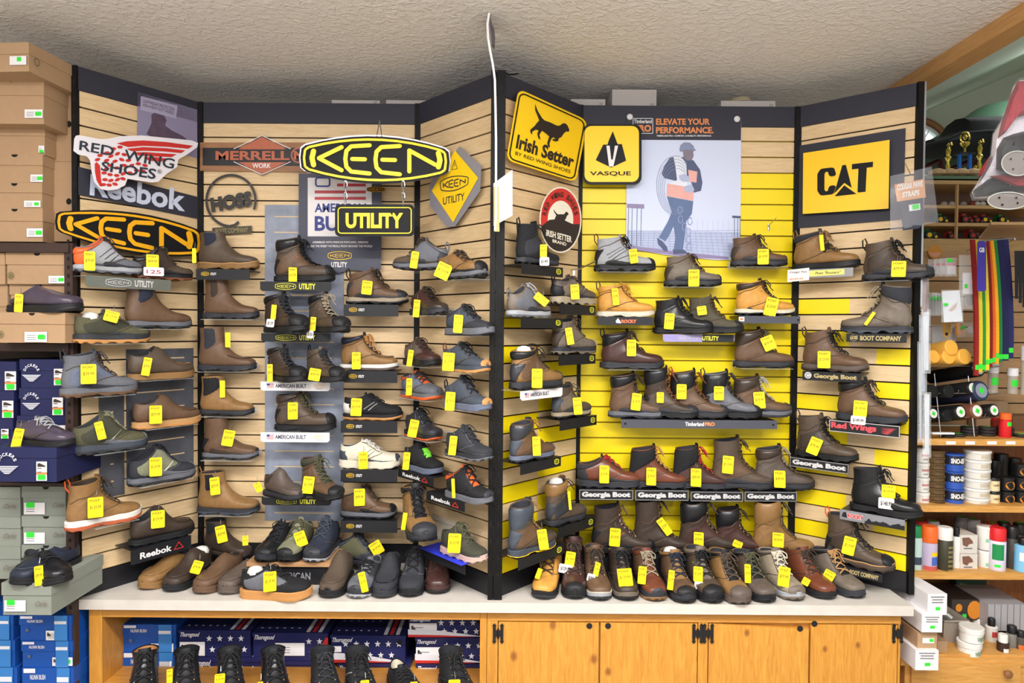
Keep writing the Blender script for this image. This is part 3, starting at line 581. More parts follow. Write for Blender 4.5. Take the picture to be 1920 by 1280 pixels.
mb = MB(); mb.grid([[at_y(926 + 10 * s_ + (k - 4) * .2, 350 + k * 12, 2.70 - .01 * math.sin(s_ * 3)) for s_ in (0, .5, 1)] for k in range(8)], mat('yellowed_paper', '#cfc486', .6, var=.2)); mb.build('second_sheet', r)
# peg hooks
mb = MB(); mb.tube([BR.hit(1443, 425, .0), BR.hit(1440, 424, .03), BR.hit(1456, 408, .12)], .002, STEEL); mb.tube([BR.hit(1441, 420, .004), BR.hit(1441, 432, .004)], .004, STEEL); tag(mb.build('peg_hook'), 'empty wire peg hook on the yellow slats right of the worker poster', 'hook')
mb = MB(); mb.tube([CR.hit(1072, 505, .0), at_y(1085, 505, 3.1), at_y(1116, 490, 3.02)], .003, STEEL); mb.box(tuple(CR.hit(1076, 512, .002) - Vector((.005, .002, .012))), tuple(CR.hit(1076, 512, .002) + Vector((.005, .002, .012))), STEEL); tag(mb.build('peg_hook'), 'empty wire peg hook left of the pale grey hiking boot', 'hook')
mb = MB(); mb.tube([Vector((X(937, YF), YF, ZT + .004)), at_y(955, 140, YF - .02) , at_y(972, 138, YF - .05)], .003, POSTM); tag(mb.build('loose_cable'), 'short black cable end on top of the centre post', 'cable')
# ================================================================== shoes
def cr(P, t):
    n = len(P) - 1; x = max(0, min(n - 1e-6, t * n)); i = int(x); f = x - i
    a, b, c, e = P[max(0, i - 1)], P[i], P[i + 1], P[min(n, i + 2)]
    return tuple(.5 * (2 * b[k] + (c[k] - a[k]) * f + (2 * a[k] - 5 * b[k] + 4 * c[k] - e[k]) * f * f + (3 * b[k] - a[k] - 3 * c[k] + e[k]) * f ** 3) for k in range(len(b)))
class Shape:
    """upper as rings fanning from the toe, round the heel and up the shaft. Unit length 1, x heel->toe"""
    def __init__(s, kind, hr, L, wf=1.0, bulb=0.0):
        s.L = L; s.kind = kind; b = bulb; st = .085; hr = max(.3, hr); s.st = st
        toe = [(.985, .125, .985, .10, .004), (.968, .165 + b * .5, .978, .088, .075), (.925, .198 + b, .945, .082, .125), (.84, .228 + b, .87, .08, .162), (.735, .255 + b * .5, .755, .08, .178)]
        if kind in ('boot', 'chelsea'):
            mid = [(.655, .29, .60, .08, .166), (.57, .355, .40, .08, .15), (.512, .418, .20, .08, .14), (.478, .47, .055, .09, .133), (.46, .505, .012, .2, .128)]
            n = 4; f0, f1, b0, b1 = .52, hr, .30, hr - (.0 if kind == 'boot' else .0)
            f1 = max(f1, .56); b1 = max(b1 - (.055 if kind == 'boot' else .02), .48)
            sh = []
            for k in range(n):
                t = k / (n - 1); sh.append((.455 - .025 * t, f0 + (f1 - f0) * t, .022 + .025 * math.sin(t * PI * .8), b0 + (b1 - b0) * t, .132 + .02 * t))
            s.dip = .022 if kind == 'boot' else 0; s.ut = .36
        else:
            tz = max(hr * .97, .33)
            mid = [(.64, .28 + (tz - .36) * .15, .60, .08, .165), (.565, .31 + (tz - .36) * .45, .42, .08, .15), (.50, tz * .92, .22, .08, .14), (.46, tz * .97, .07, .088, .13)]
            hz = min(max(hr * .84, .27), .36)
            sh = [(.435, tz * .99, .014, hz * .45, .124), (.41, tz, .012, hz * .75, .115), (.39, tz * 1.0, .02, hz, .10)]
            s.dip = .055; s.ut = .42
            if kind == 'slip': s.dip = .07
            if kind == 'clog': sh = sh[:1] + [(.41, tz, .02, hz * .5, .118)]
        s.K = toe + mid + sh; s.wf = wf
        s.K = [(a, b_, c, d, w_ * wf) for a, b_, c, d, w_ in s.K]
    def S(s, u, v, off=0.0):
        tx, tz, bx, bz, w_ = cr(s.K, min(1, u))
        if u > 1: 
            e = (u - 1) * .5; tz += e; bz += e
        cx, cz = (tx + bx) / 2, (tz + bz) / 2; dx, dz = tx - bx, tz - bz; a = math.hypot(dx, dz) / 2 or 1e-6; ex, ez = dx / (2 * a), dz / (2 * a)
        c, sn = math.cos(v), math.sin(v)
        if c < 0:
            k = .55 + .45 * max(0, min(1, (u - .45) / .3)); c = -abs(c) ** k; sn = math.copysign(abs(sn) ** k, sn)
        else: c = c ** .95; 
        px, pz, py = a * c * ex, a * c * ez, w_ * sn
        l = math.sqrt(px * px + pz * pz + py * py) or 1e-6; q = 1 + off / s.L / l
        x, y, z = cx + px * q, py * q, cz + pz * q
        if off and u < .14: x += off / s.L * (1 - u / .14)
        if u > .72 and s.dip: z -= s.dip * sn * sn * min(1, (u - .72) / .28)
        toe_spring = .03 * max(0, (cx - .72) / .28) ** 1.5; z += toe_spring
        return Vector((x, y, z)) * s.L
def patch(mb, sh, u0, u1, v0, v1, th, m, nu=7, nv=9, puff=0):
    """a panel laid on the upper; u0, u1 may be functions of v"""
    rows = []
    for i in range(nu + 1):
        a = i / nu; row = []
        for j in range(nv + 1):
            b = j / nv; v = v0 + (v1 - v0) * b; A = u0(v) if callable(u0) else u0; B = u1(v) if callable(u1) else u1
            e = min(a, 1 - a) * nu; g = min(b, 1 - b) * nv; h = th * (1 if e >= .9 and g >= .9 else -.3) + puff * (math.sin(PI * a) if e >= .9 else 0)
            row.append(sh.S(A + (B - A) * a, v, h))
        rows.append(row)
    mb.grid(rows, m)
MATF = dict(l=leather, s=smoothl, f=fabric, r=rubber)
def M_(c, kind='l'): return MATF[kind](c)
def make_shoe(root, R, sh, o, rnd):
    """builds the parts of one shoe under its empty; R maps shoe space to the world"""
    up, mid, out = o['up'], o.get('mid', 'dgrey'), o.get('out', 'black'); kind = sh.kind
    fk = o.get('mat', 'l'); UM = M_(up, fk); L = sh.L; laced = o.get('laces', kind in ('boot', 'low')); wf = sh.wf
    T = lambda p: R @ p
    def fin(mb, name, par=root, ang=.9):
        mb.v = [T(p) for p in mb.v]; return mb.build(name, par, ang=ang)
    NU, NV = 30, 22; mb = MB(); rows = [[sh.S(i / NU, j * 2 * PI / NV) for j in range(NV)] for i in range(NU + 1)]
    mb.grid(rows, UM, True)
    top = [sh.S(1, j * 2 * PI / NV) for j in range(NV)]; c = sum(top, Vector()) / NV
    rim = [p + Vector((0, 0, .004)) for p in top]; rin = [c + (p - c) * .86 + Vector((0, 0, .001)) for p in top]
    mb.grid([top, rim, rin], UM, True); fin(mb, 'upper')
    mb = MB(); LI = fabric(o.get('lin', 'dgrey')); dn = .12 if kind in ('boot', 'chelsea') else .055
    low = [c + (p - c) * .78 - Vector((0, 0, dn)) for p in top]; mb.grid([rin, [a.lerp(b, .25) + Vector((0, 0, 0)) for a, b in zip(rin, low)], low], LI, True); mb.ngon(low, LI); fin(mb, 'lining')
    # ---- sole
    N = 64; lug = o.get('lug', .014 if kind != 'slip' else .003); heel = o.get('heel', kind in ('boot', 'chelsea')); platf = o.get('plat', 0)
    def outl(ph, g=0):
        x = .5 + .5 * math.cos(ph); sx = math.sin(ph)
        ks = [(0, .0), (.02, .06), (.08, .108), (.2, .122), (.38, .12), (.55, .145), (.7, .172), (.84, .165), (.93, .125), (.98, .07), (1.0, 0)]
        for (a, wa), (b, wb) in zip(ks, ks[1:]):
            if x <= b: w_ = wa + (wb - wa) * ((x - a) / (b - a)); break
        w_ = max(0, w_); y = math.copysign((w_ + g) * wf * 1.06 * (abs(sx) ** .1 if 0 < x < 1 else 0), sx)
        return (x * (1.0 + 2 * g) - g + .0, y)
    def bz(x, l=0):
        z = .0 + (.022 if heel and .27 < x < .42 else 0) + .045 * max(0, (x - .78) / .22) ** 1.6 + .012 * max(0, (.06 - x) / .06)
        return z + l
    wv = 0 if kind in ('slip', 'clog') or lug < .006 else .02
    def tz(x): return sh.st + .012 + .035 * max(0, (x - .7) / .3) ** 1.5 + platf * .3 + wv * (math.exp(-((x - .12) / .16) ** 2) + .6 * math.exp(-((x - .62) / .08) ** 2) + .9 * max(0, (x - .9) / .1))
    def loop(fz, g): 
        r_ = []
        for k in range(N):
            x, y = outl(2 * PI * k / N, g); r_.append(Vector((x, y, fz(max(0, min(1, x)), k))) * L)
        return r_
    zm = o.get('split', .42)
    mlo = lambda x, k: bz(x) + (tz(x) - bz(x)) * zm
    mb = MB(); MM = rubber(mid); l1, l2, l3 = loop(mlo, .008), loop(lambda x, k: tz(x) - .008, .010), loop(lambda x, k: tz(x), .002)
    mb.grid([l1, l2, l3], MM, True); mb.ngon(l3, MM); mb.ngon(l1[::-1], MM)
    if o.get('welt'):
        wl = loop(lambda x, k: tz(x) + .004, .012); wl2 = loop(lambda x, k: tz(x) + .004, -.01); wm = mat('welt_stitch_' + up, 'ltan' if o['welt'] == 1 else o['welt'], .6, var=.3, scale=200); mb.grid([loop(lambda x, k: tz(x) - .01, .012), wl, wl2], wm, True)
    fin(mb, 'midsole', ang=.5)
    if wv and o.get('rd', 1):
        rd = o.get('rd') or (o['tc'][0] if isinstance(o.get('tc'), tuple) else o.get('tc')) or {'black': 'dgrey'}.get(up, 'dkbrown' if kind == 'boot' else 'dgrey')
        if kind == 'low' or o.get('tc') or 'rd' in o:
            for sg in (-1, 1): mb = MB(); patch(mb, sh, .02, lambda v: .66 - .1 * (abs(v) - 1.6), sg * (1.62 + .12), sg * 2.9, .003, M_(rd, 'r'), 12, 5); fin(mb, 'mudguard')
    mb = MB(); OM = rubber(out); b1 = loop(lambda x, k: bz(x, (lug * 1.7 if (k // 2) % 2 else 0)), .006); b2 = loop(lambda x, k: max(bz(x) + (tz(x) - bz(x)) * zm * .6, bz(x) + (lug * 1.9 if (k // 2) % 2 else 0)), .014); b3 = loop(mlo, .012)
    mb.grid([b1, b2, b3], OM, True); mb.ngon(b1[::-1], OM); mb.ngon(b3, OM); fin(mb, 'outsole', ang=.5)
    # ---- panels
    if o.get('tc'):
        tc, uc = (o['tc'] if isinstance(o['tc'], tuple) else (o['tc'], .27)); mb = MB(); patch(mb, sh, .0, lambda v: uc * (1 - .18 * abs(v) / 2.2), -2.3, 2.3, .0045, M_(tc, 'r'), 8, 14); fin(mb, 'toe_cap')
    if o.get('bump'):
        mb = MB(); patch(mb, sh, .0, .17, -2.2, 2.2, .006, M_(o['bump'], 'r'), 6, 14); fin(mb, 'toe_bumper')
    if o.get('hc'):
        mb = MB(); patch(mb, sh, lambda v: .60 + .12 * abs(abs(v) - PI), lambda v: (.84 if kind != 'low' else .95) - .05 * abs(v - PI), PI - 1.25, PI + 1.25, .0035, M_(o['hc'], o.get('hk', 'r')), 8, 12); fin(mb, 'heel_counter')
    if kind in ('boot', 'low'):
        q = o.get('q'); 
        for sg in (-1, 1):
            mb = MB(); patch(mb, sh, lambda v: .50 - .10 * math.cos((abs(v) - .5) * 1.5), lambda v: .80 if kind == 'boot' else .9, sg * .52, sg * 2.35, .0022, M_(q or up, fk if not q else o.get('qk', fk)), 9, 9)
            fin(mb, 'quarter_panel')
        stc = o.get('sc') or ({'black': 'dgrey', 'dkbrown': 'brown', 'dgrey': 'grey', 'white': 'lgrey'}.get(up) or 'mbrown'); mb = MB(); SM = leather(stc)
        for sg in (-1, 1):
            mb.tube([sh.S(.50 - .10 * math.cos((v - .5) * 1.5) - .012, sg * v, .0018) for v in [.5 + .16 * k for k in range(12)]], .0014, SM, 4)
            mb.tube([sh.S(sh.ut + (.97 - sh.ut) * k / 9, sg * (.58 + .03 * k / 9), .0024) for k in range(10)], .0014, SM, 4)
            if kind == 'boot': mb.tube([sh.S(.84 + .015 * math.sin(k), sg * (.62 + .2 * k), .0018) for k in range(12)], .0014, SM, 4)
        fin(mb, 'stitching')
    if o.get('st'):
        for sg in (-1, 1):
            for i in range(o.get('nst', 1)):
                u = .47 + i * .05; mb = MB(); patch(mb, sh, lambda v: u + (v * sg - .6) * .06, lambda v: u + .022 + (v * sg - .6) * .06, sg * .7, sg * 1.9, .0045, M_(o['st'], 's'), 2, 8); fin(mb, 'side_stripe')
    if o.get('col'):
        mb = MB(); cu = o.get('cu', .88 if kind == 'boot' else .9); patch(mb, sh, cu, 1.005, .55, 2 * PI - .55, .003, M_(o['col'], o.get('ck', 's')), 6, 22, puff=.005); fin(mb, 'padded_collar')
    if o.get('gore'):
        for sg in (-1, 1):
            w0 = o.get('gw', .5); mb = MB(); patch(mb, sh, lambda v: (.745 if kind == 'chelsea' else .72) + (abs(abs(v) - 1.55) / w0) ** 2 * .05, .995, sg * (1.55 - w0), sg * (1.55 + w0), .0015, fabric(o['gore']), 8, 6); fin(mb, 'elastic_panel')
    if kind == 'slip' or o.get('moc'):
        mb = MB(); rw = []
        for k in range(25):
            v = -1.2 + 2.4 * k / 24; u = .16 + .28 * (1 - (1 - (abs(v) / 1.2) ** 2) ** .5) + .02 * (k % 2) * (1 if o.get('moc') else 0); rw.append(sh.S(u, v * .85, .003))
        mb.tube(rw, .0022, M_(o.get('seam', up), 'l'), 5); fin(mb, 'toe_seam')
    if laced:
        lc = o.get('lace', 'black'); LM = mat('lace_' + lc, lc, .8, bump=.6, scale=300, var=.3); mb = MB(); nr = o.get('rows', 7 if kind == 'boot' else 5); ua, ub = sh.ut, .95; vv = .5
        eye = []
        mbt = MB(); patch(mbt, sh, sh.ut - .03, 1.0 + o.get('tg', .10), -.5, .5, .003, M_(o.get('tongue', o.get('col', up)), fk), 10, 6); fin(mbt, 'tongue')
        for i in range(nr):
            u0 = ua + (ub - ua) * i / nr; u1 = ua + (ub - ua) * (i + .85) / nr
            for sg in (-1, 1):
                v_ = vv + .12 * i / nr; pts = [sh.S(u0 + (u1 - u0) * t, sg * v_ * (1 - 2 * t), .006 + .003 * math.sin(PI * t) + .001 * (sg > 0)) for t in (0, .25, .5, .75, 1)]
                mb.tube(pts, .0029, LM, 5); eye.append(sh.S(u0, sg * v_, .005))
        knot = sh.S(ub, 0, .012); mb.tube([knot + Vector((0, -.01, 0)), knot, knot + Vector((0, .01, 0))], .005, LM, 6)
        for sg in (-1, 1):
            a = rnd.uniform(.7, 1.2); mb.tube([knot, knot + Vector((.006, sg * .014, .004 * a)), knot + Vector((.014, sg * .030, -.008)), knot + Vector((.022, sg * .034 * a, -.024)), knot + Vector((.020, sg * .026, -.026)), knot + Vector((.010, sg * .014, -.012)), knot], .0024, LM, 5)
            mb.tube([knot, knot + Vector((.014, sg * .012, -.010)), knot + Vector((.026, sg * .020 * a, -.034)), knot + Vector((.036, sg * .026 * a, -.046))], .0022, LM, 5)
        fin(mb, 'laces')
        if kind == 'boot' or o.get('eye'):
            em = mat('eyelet_' + o.get('eye', 'brass'), o.get('eye', 'brass'), .3, metal=.8, var=0); mb = MB()
            for p in eye:
                mb.lathe([(.0015, -.0035), (.0038, 0), (.0015, .0035)], em, 8, c=tuple(p))
            fin(mb, 'eyelets')
    if o.get('loop'):
        b = sh.S(1, PI); mb = MB(); mb.tube([b + Vector((.004, 0, -.025)), b + Vector((-.010, 0, -.005)), b + Vector((-.012, 0, .022)), b + Vector((-.002, 0, .03)), b + Vector((.006, 0, .012)), b + Vector((.006, 0, -.005))], .0032, fabric(o['loop']), 6); fin(mb, 'pull_loop')
    if o.get('stuff'):
        mb = MB(); mb.lathe([(.01, -.03), (.03, -.02), (.034, 0), (.026, .016), (.008, .022)], fabric('white'), 10, c=tuple(c + Vector((0, 0, -.004)))); fin(mb, 'paper_stuffing')
    if o.get('ins'):
        mb = MB(); patch(mb, sh, .40, .60, -.5, .5, .012, plain(o['ins']), 5, 5); fin(mb, 'insole_card')
    if o.get('dial'):
        p = sh.S(.86, .55, .004); mb = MB(); mb.tube([p + Vector((math.cos(a) * .013, 0, math.sin(a) * .013)) for a in [k * PI / 6 for k in range(12)]], .003, plain(o['dial']), 5, closed=True); mb.lathe([(.003, -.004), (.011, 0), (.003, .004)], rubber('black'), 12, M=Matrix.Translation(p) @ Matrix.Rotation(PI / 2, 4, 'X')); fin(mb, 'dial')
    if o.get('strap'):
        mb = MB(); patch(mb, sh, .44, .52, -1.3, 1.3, .009, fabric('black'), 3, 12); patch(mb, sh, .42, .54, -.9, -.1, .012, plain('black'), 3, 5); fin(mb, 'strap_clip')
    if o.get('badge'):
        for sg in (-1, 1):
            mb = MB(); patch(mb, sh, .6, .64, sg * .75, sg * 1.05, .005, plain(o['badge']), 2, 2); fin(mb, 'side_badge')
    if o.get('tdot'):
        for sg in (-1, 1):
            mb = MB(); patch(mb, sh, .11, .14, sg * 1.1, sg * 1.3, .009, plain(o['tdot']), 2, 2); fin(mb, 'toe_mark')
PRICES = ['$139.99', '$79.99', '$129.99', '$39.99', '$159.99', '$119.99', '$99.99']
SHOES = []
def price_tag(root, bv, cx, cy, w, h, tilt, fall, rnd, text=True, white=None):
    d = ray(cx, cy); dn = d.normalized(); dist = None
    hits = []
    for qx, qy in ((cx - w * .4, cy - h * .45), (cx + w * .4, cy - h * .45), (cx, cy), (cx - w * .4, cy + h * .45), (cx + w * .4, cy + h * .45)):
        r_ = ray(qx, qy).normalized(); hit = bv.ray_cast(CAMLOC, r_)
        if hit[0] is not None: hits.append((hit[0] - CAMLOC).dot(dn))
    dist = (min(hits) - .012) if hits else (fall - CAMLOC).dot(dn)
    k = dist / d.dot(dn); cen = CAMLOC + d * k; right = Vector((d.y, -d.x, 0)).normalized(); upv = right.cross(dn); s_ = dist / F / 1.0 * (d.length / 1.0) ** 0
    s_ = k / F; c_, sn = math.cos(tilt), math.sin(tilt)
    # hang upright in space, only turned to face the shop
    nrm = -Vector((d.x, d.y, 0)).normalized(); up3 = Vector((0, 0, 1))
    A = right * c_ + up3 * sn; B = up3 * c_ - right * sn
    def fn(a, b, hh): return cen + A * (a * s_) - B * (b * s_) + nrm * (hh + .004 * math.sin(b / h * 2) * .5)
    d2 = Draw(fn); mb = MB(); d2.poly(mb, rrect(-w / 2, -h / 2, w / 2, h / 2, min(2, w * .12), 2), TAGM, .0006, th=.0008)
    t = mb.build('price_tag', root, smooth=False)
    if text and w > 9:
        mb = MB(); d2.rtext(mb, 'MSRP', -w * .38, -h * .40, w * .3, -h * .28, INK, .0012, 0); d2.rtext(mb, rnd.choice(PRICES), -w * .36, -h * .1, w * .36, h * .09, INK, .0012, 0, .2)
        mb.build('writing', t, smooth=False)
    if white:
        wx, wy, ww, wh, txt = white; mb = MB(); ox, oy = wx - cx, wy - cy; d2.poly(mb, rrect(ox - ww / 2, oy - wh / 2, ox + ww / 2, oy + wh / 2, 2.5, 3), WHITEP, .0016, th=.0008); wt = mb.build('white_tag', root, smooth=False)
        mb = MB(); d2.rtext(mb, txt, ox - ww * .36, oy - wh * .2, ox + ww * .36, oy + wh * .25, mat('red_ink', '#b05a6a', .6, var=0) if txt == '125' else INK, .0022, .02); mb.build('writing', wt, smooth=False)
    mb = MB(); tp = fn(0, -h / 2 + 1.5, .0012); mb.tube([tp, tp + Vector((0, -.003, .014)) + right * .004, tp + Vector((0, .01, .03)), tp + Vector((0, .012, .008))], .0007, STEEL, 4); mb.build('string', t)
def shoe(name, box, place, label, up, kind='boot', tag=None, white=None, a=None, dirn=1, yaw=0, d=.085, tx=None, zc=None, cat=None, group=None, L=None, bulb=.0, wf=1.0, pitch=0, **o):
    rnd = random.Random(label); x0, y0, x1, y1 = box; o['up'] = up
    if place in PLN:
        pl = PLN[place]; ang = pl.ang + math.radians(yaw) + (PI if dirn < 0 else 0); u = Vector((math.cos(ang), math.sin(ang), 0)); n = Vector((-u.y, u.x, 0))
        mid = pl.hit((x0 + x1) / 2, y1 - 2, d + max(0, abs(math.sin(math.radians(yaw))) * .1))
        def ext(Lc, c0):
            xs = []
            for t in (-.5, .5):
                for w_ in (-.06, .06):
                    p = c0 + u * Lc * t + n * w_ * (.8 if t < 0 else .55); q = CAMR.to_3x3().inverted() @ (p - CAMLOC); xs.append(960 + q.x / -q.z * F)
            return min(xs), max(xs)
        Lc = .3; c0 = mid.copy()
        for _ in range(6):
            e = ext(Lc, c0); Lc *= ((x1 - x0) / (e[1] - e[0])); Lc = max(.25, min(.335, Lc)); e = ext(Lc, c0)
            sc_ = (c0 - CAMLOC).dot(Vector((0, 1, 0))) / F; sh_ = ((x0 + x1) - (e[0] + e[1])) / 2 * sc_
            c0 = c0 + pl.u * sh_ * (.8 if abs(pl.u.y) < .3 else .6)
        z0 = mid.z; c0.z = z0; loc = c0 - u * Lc * .5; loc.z = z0; Y_ = c0.y
        zt = pl.hit((x0 + x1) / 2 - (x1 - x0) * .2 * dirn, y0, d).z; L_ = L or Lc
        if L: loc = c0 - u * L * .5; loc.z = z0
    else:
        zb = zc if zc is not None else ZC; ang = math.radians(-90 + (a or 0)); u = Vector((math.cos(ang), math.sin(ang), 0)); L_ = L or .295
        aa = a or 0
        if abs(aa) > 60:
            mid = at_z((x0 + x1) / 2, y1, zb); ln = (at_z(x1, y1, zb) - at_z(x0, y1, zb)).length; L_ = max(.26, min(.33, ln * .97)); loc = mid + Vector((0, .045, 0)) - u * L_ * .5; tipx = loc
            cc = loc + u * L_ * .3
        else:
            t_ = tx if tx is not None else (x0 + x1) / 2; toe = at_z(t_, y1, zb) + Vector((0, .008, 0)); loc = toe - u * L_; cc = loc + u * L_ * .2
        q = CAMR.to_3x3().inverted() @ (Vector((cc.x, cc.y, HC)) - CAMLOC); hx_ = 960 + q.x / -q.z * F; zt = at_y(hx_, y0, cc.y).z; z0 = zb; loc.z = zb
    hr = (zt - z0) / L_ * o.pop('hs', 1.0)
    if o.get('loop') and kind == 'boot': hr *= .94
    if kind in ('boot', 'chelsea'): hr = max(.52, min(.95, hr))
    else: hr = max(.34, min(.55, hr))
    root = empty(name, loc, ang); tag_ = tag
    cat = cat or ('boot' if kind in ('boot', 'chelsea') else 'shoe'); root['label'] = label; root['category'] = cat
    if group: root['group'] = group
    R = WM[root.name] @ Matrix.Rotation(math.radians(-pitch), 4, 'Y') if pitch else WM[root.name]
    sh = Shape(kind, hr, L_, wf, bulb); make_shoe(root, R, sh, o, rnd)
    SHOES.append((root, L_, ang, place, hr, box, label))
    if tag_:
        rows = [[R @ sh.S(i / 14, j * 2 * PI / 14, .006) for j in range(15)] for i in range(15)]; vs = [p for r_ in rows for p in r_]
        fs = [(i * 15 + j, i * 15 + j + 1, (i + 1) * 15 + j + 1, (i + 1) * 15 + j) for i in range(14) for j in range(14)]; bv = BVHTree.FromPolygons(vs, fs)
        cen = R @ Vector((.6 * L_, 0, .2 * L_)) + Vector((0, -.06, 0)); price_tag(root, bv, tag_[0], tag_[1], tag_[2], tag_[3], math.radians(tag_[4] if len(tag_) > 4 else 0), cen, rnd, True, white)
    return root
# ================================================================== every shoe: image box, wall, look
s = shoe
# ---- far left angled wall
s('trail_shoe', (128, 437, 272, 515), 'L', 'grey hiking shoe with orange heel and collar, top left of the far left wall', 'grey', 'low', (168, 489, 18, 36), mat='f', tc=('dgrey', .2), bump='dgrey', hc='orange', q='lgrey', col='orange', mid='lgrey', out='grey', lace='dgrey', lin='orange', st='dgrey', nst=3, lug=.012, hs=1.05)
s('trail_shoe', (240, 453, 366, 527), 'L', 'dark brown low hiking shoe with yellow tag and white 125 tag on the chrome shelf', 'mbrown', 'low', (286, 490, 21, 26), (288, 509, 34, 16, '125'), mat='f', tc=('black', .2), bump='black', q='dkbrown', col='black', mid='black', out='rust', lace='dkbrown', lug=.014)
s('running_shoe', (128, 583, 286, 645), 'L', 'olive trail running shoe with thick black sole and tan tread', 'olive', 'low', (209, 593, 24, 20, -16), mat='f', tc=('dgrey', .14), q='dolive', qk='f', mid='dgrey', out='gum', lace='olive', stuff=1, plat=.06, lug=.012)
s('chelsea_boot', (222, 536, 364, 618), 'L', 'plain brown pull-on boot with navy side panel and grey sole on the far left wall', 'brown', 'chelsea', gore='navy', mid='grey', out='dgrey', gw=.55, hs=1.0)
s('hiking_boot', (103, 655, 263, 743), 'L', 'blue grey mid hiking boot with big yellow tag on the far left wall', 'grey', 'boot', (166, 701, 25, 37), mat='f', tc=('dgrey', .16), q='bluegrey', mid='grey', out='brown', lace='dgrey', loop='dgrey', lug=.01, plat=.05)
s('moccasin_shoe', (229, 648, 369, 712), 'L', 'brown moccasin chukka with tan crepe sole and looped tag string', 'mbrown', 'slip', (275, 687, 14, 34, -10), mid='dtan', out='dtan', moc=1, seam='dtan', lug=.003)
s('slip_on_shoe', (238, 738, 381, 800), 'L', 'rust brown moccasin slip-on with cream tan sole', 'brown', 'slip', (292, 777, 21, 34), mid='ltan', out='gum', moc=1, seam='mbrown')
s('trail_shoe', (124, 758, 281, 847), 'L', 'dark olive and grey trail shoe left of the cream-soled slip-on', 'olive', 'low', (188, 807, 14, 34, 12), mat='f', tc=('grey', .2), q='dolive', qk='f', mid='slate', out='dgrey', lace='sage', st='sage', nst=1, lug=.012, plat=.05)
s('hiking_boot', (230, 818, 371, 904), 'L', 'black and sage green trail boot above the tan boot on the far left wall', 'dgrey', 'low', (292, 875, 21, 35), mat='f', tc=('grey', .18), q='sage', mid='grey', out='dgrey', lace='black', st='white', nst=1)
s('work_boot', (112, 893, 270, 984), 'L', 'wheat tan boot with white sole and orange tread, lowest left of the far left wall', 'dtan', 'boot', (179, 951, 25, 38), mid='white', out='copper', lace='dkbrown', lin='dkbrown', lug=.006, loop='orange', tc=None, plat=.08)
s('loafer', (232, 946, 369, 1012), 'L', 'dark brown leather slip-on above the small white lettered black shelf', 'dkbrown', 'slip', (296, 973, 23, 33), mid='black', out='black', lug=.01)
# ---- flat left wall, first column
s('chelsea_boot', (363, 437, 490, 508), 'B', 'dark brown pull-on boot with navy panel and tan lug sole under the ring emblem', 'mbrown', 'chelsea', (364, 479, 7, 28), gore='navy', mid='dtan', out='dtan', welt=1, lug=.008)
s('chelsea_boot', (373, 525, 490, 600), 'B', 'rusty brown pull-on boot with dark sole, second in its column', 'brown', 'chelsea', gore='dkbrown', mid='dgrey', out='dgrey', gw=.32)
s('chelsea_boot', (363, 614, 485, 697), 'B', 'brown moc-toe pull-on boot with grey elastic, third in its column', 'brown', 'chelsea', (427, 637, 9, 28), gore='dgrey', mid='dgrey', out='dgrey', moc=1, seam='dkbrown', gw=.5)
s('chelsea_boot', (366, 705, 481, 780), 'B', 'tan pull-on boot with large black elastic panel', 'dtan', 'chelsea', (417, 729, 9, 32), gore='black', gw=.85, mid='dgrey', out='black')
s('pull_on_boot', (372, 783, 489, 861), 'B', 'reddish brown pull-on boot with dark heel and clear grey lugs', 'brown', 'chelsea', (428, 821, 20, 30, -12), hc='black', tc=('dkbrown', .08), mid='grey', out='dgrey', lug=.016)
s('chelsea_boot', (362, 884, 491, 963), 'B', 'golden tan pull-on boot with black panel, lowest of the first column', 'dtan', 'chelsea', (403, 911, 17, 33, 4), gore='black', gw=.35, mid='dgrey', out='slate', loop='dtan')
# ---- tall boots over the grey panel
s('work_boot', (508, 446, 631, 531), 'B', 'tall brown laced work boot with black toe on the top oval-logo shelf', 'mbrown', 'boot', (549, 516, 15, 30), tc=('black', .24), bump='black', q='brown', hc='black', col='black', mid='black', out='black', lace='black', tdot='yellow', badge='orange', lug=.005, bulb=.045)
s('work_boot', (484, 552, 583, 626), 'B', 'dark brown boot turned forward with black toe and two tags, left of its pair', 'dkbrown', 'boot', (513, 585, 9, 28, -5), (509, 606, 14, 15, '$129'), yaw=-38, d=.10, tc=('black', .3), bump='black', col='black', mid='black', out='black', lace='dgrey', badge='orange', lug=.005, bulb=.045)
s('work_boot', (566, 551, 661, 626), 'B', 'olive brown boot turned forward with black toe and two tags, right of its pair', 'mbrown', 'boot', (587, 607, 10, 26, -4), (583, 627, 12, 15, '$150'), yaw=-38, d=.10, tc=('black', .3), bump='black', col='black', mid='black', out='black', lace='beige', badge='orange', tdot='yellow', lug=.005, bulb=.045)
s('work_boot', (489, 649, 580, 717), 'B', 'dark boot with round black toe on the upper white lettered shelf, left one', 'dkbrown', 'boot', (506, 699, 10, 33), yaw=-38, d=.10, tc=('black', .3), bump='black', col='black', mid='black', out='black', lace='dgrey', bulb=.045, lug=.005)
s('work_boot', (566, 649, 649, 717), 'B', 'grey brown low boot with round black toe on the upper white lettered shelf, right one', 'mbrown', 'boot', (590, 702, 21, 23, -10), yaw=-38, d=.10, tc=('black', .3), bump='black', mid='black', out='black', lace='dgrey', loop='black', bulb=.045, lug=.005)
s('work_boot', (509, 735, 633, 808), 'B', 'brown work boot with glossy black toe alone between two white lettered shelves', 'mbrown', 'boot', (549, 770, 18, 32), tc=('black', .24), bump='black', hc='black', col='dkbrown', mid='black', out='black', lace='olive', tdot='yellow', badge='orange', bulb=.045, lug=.005)
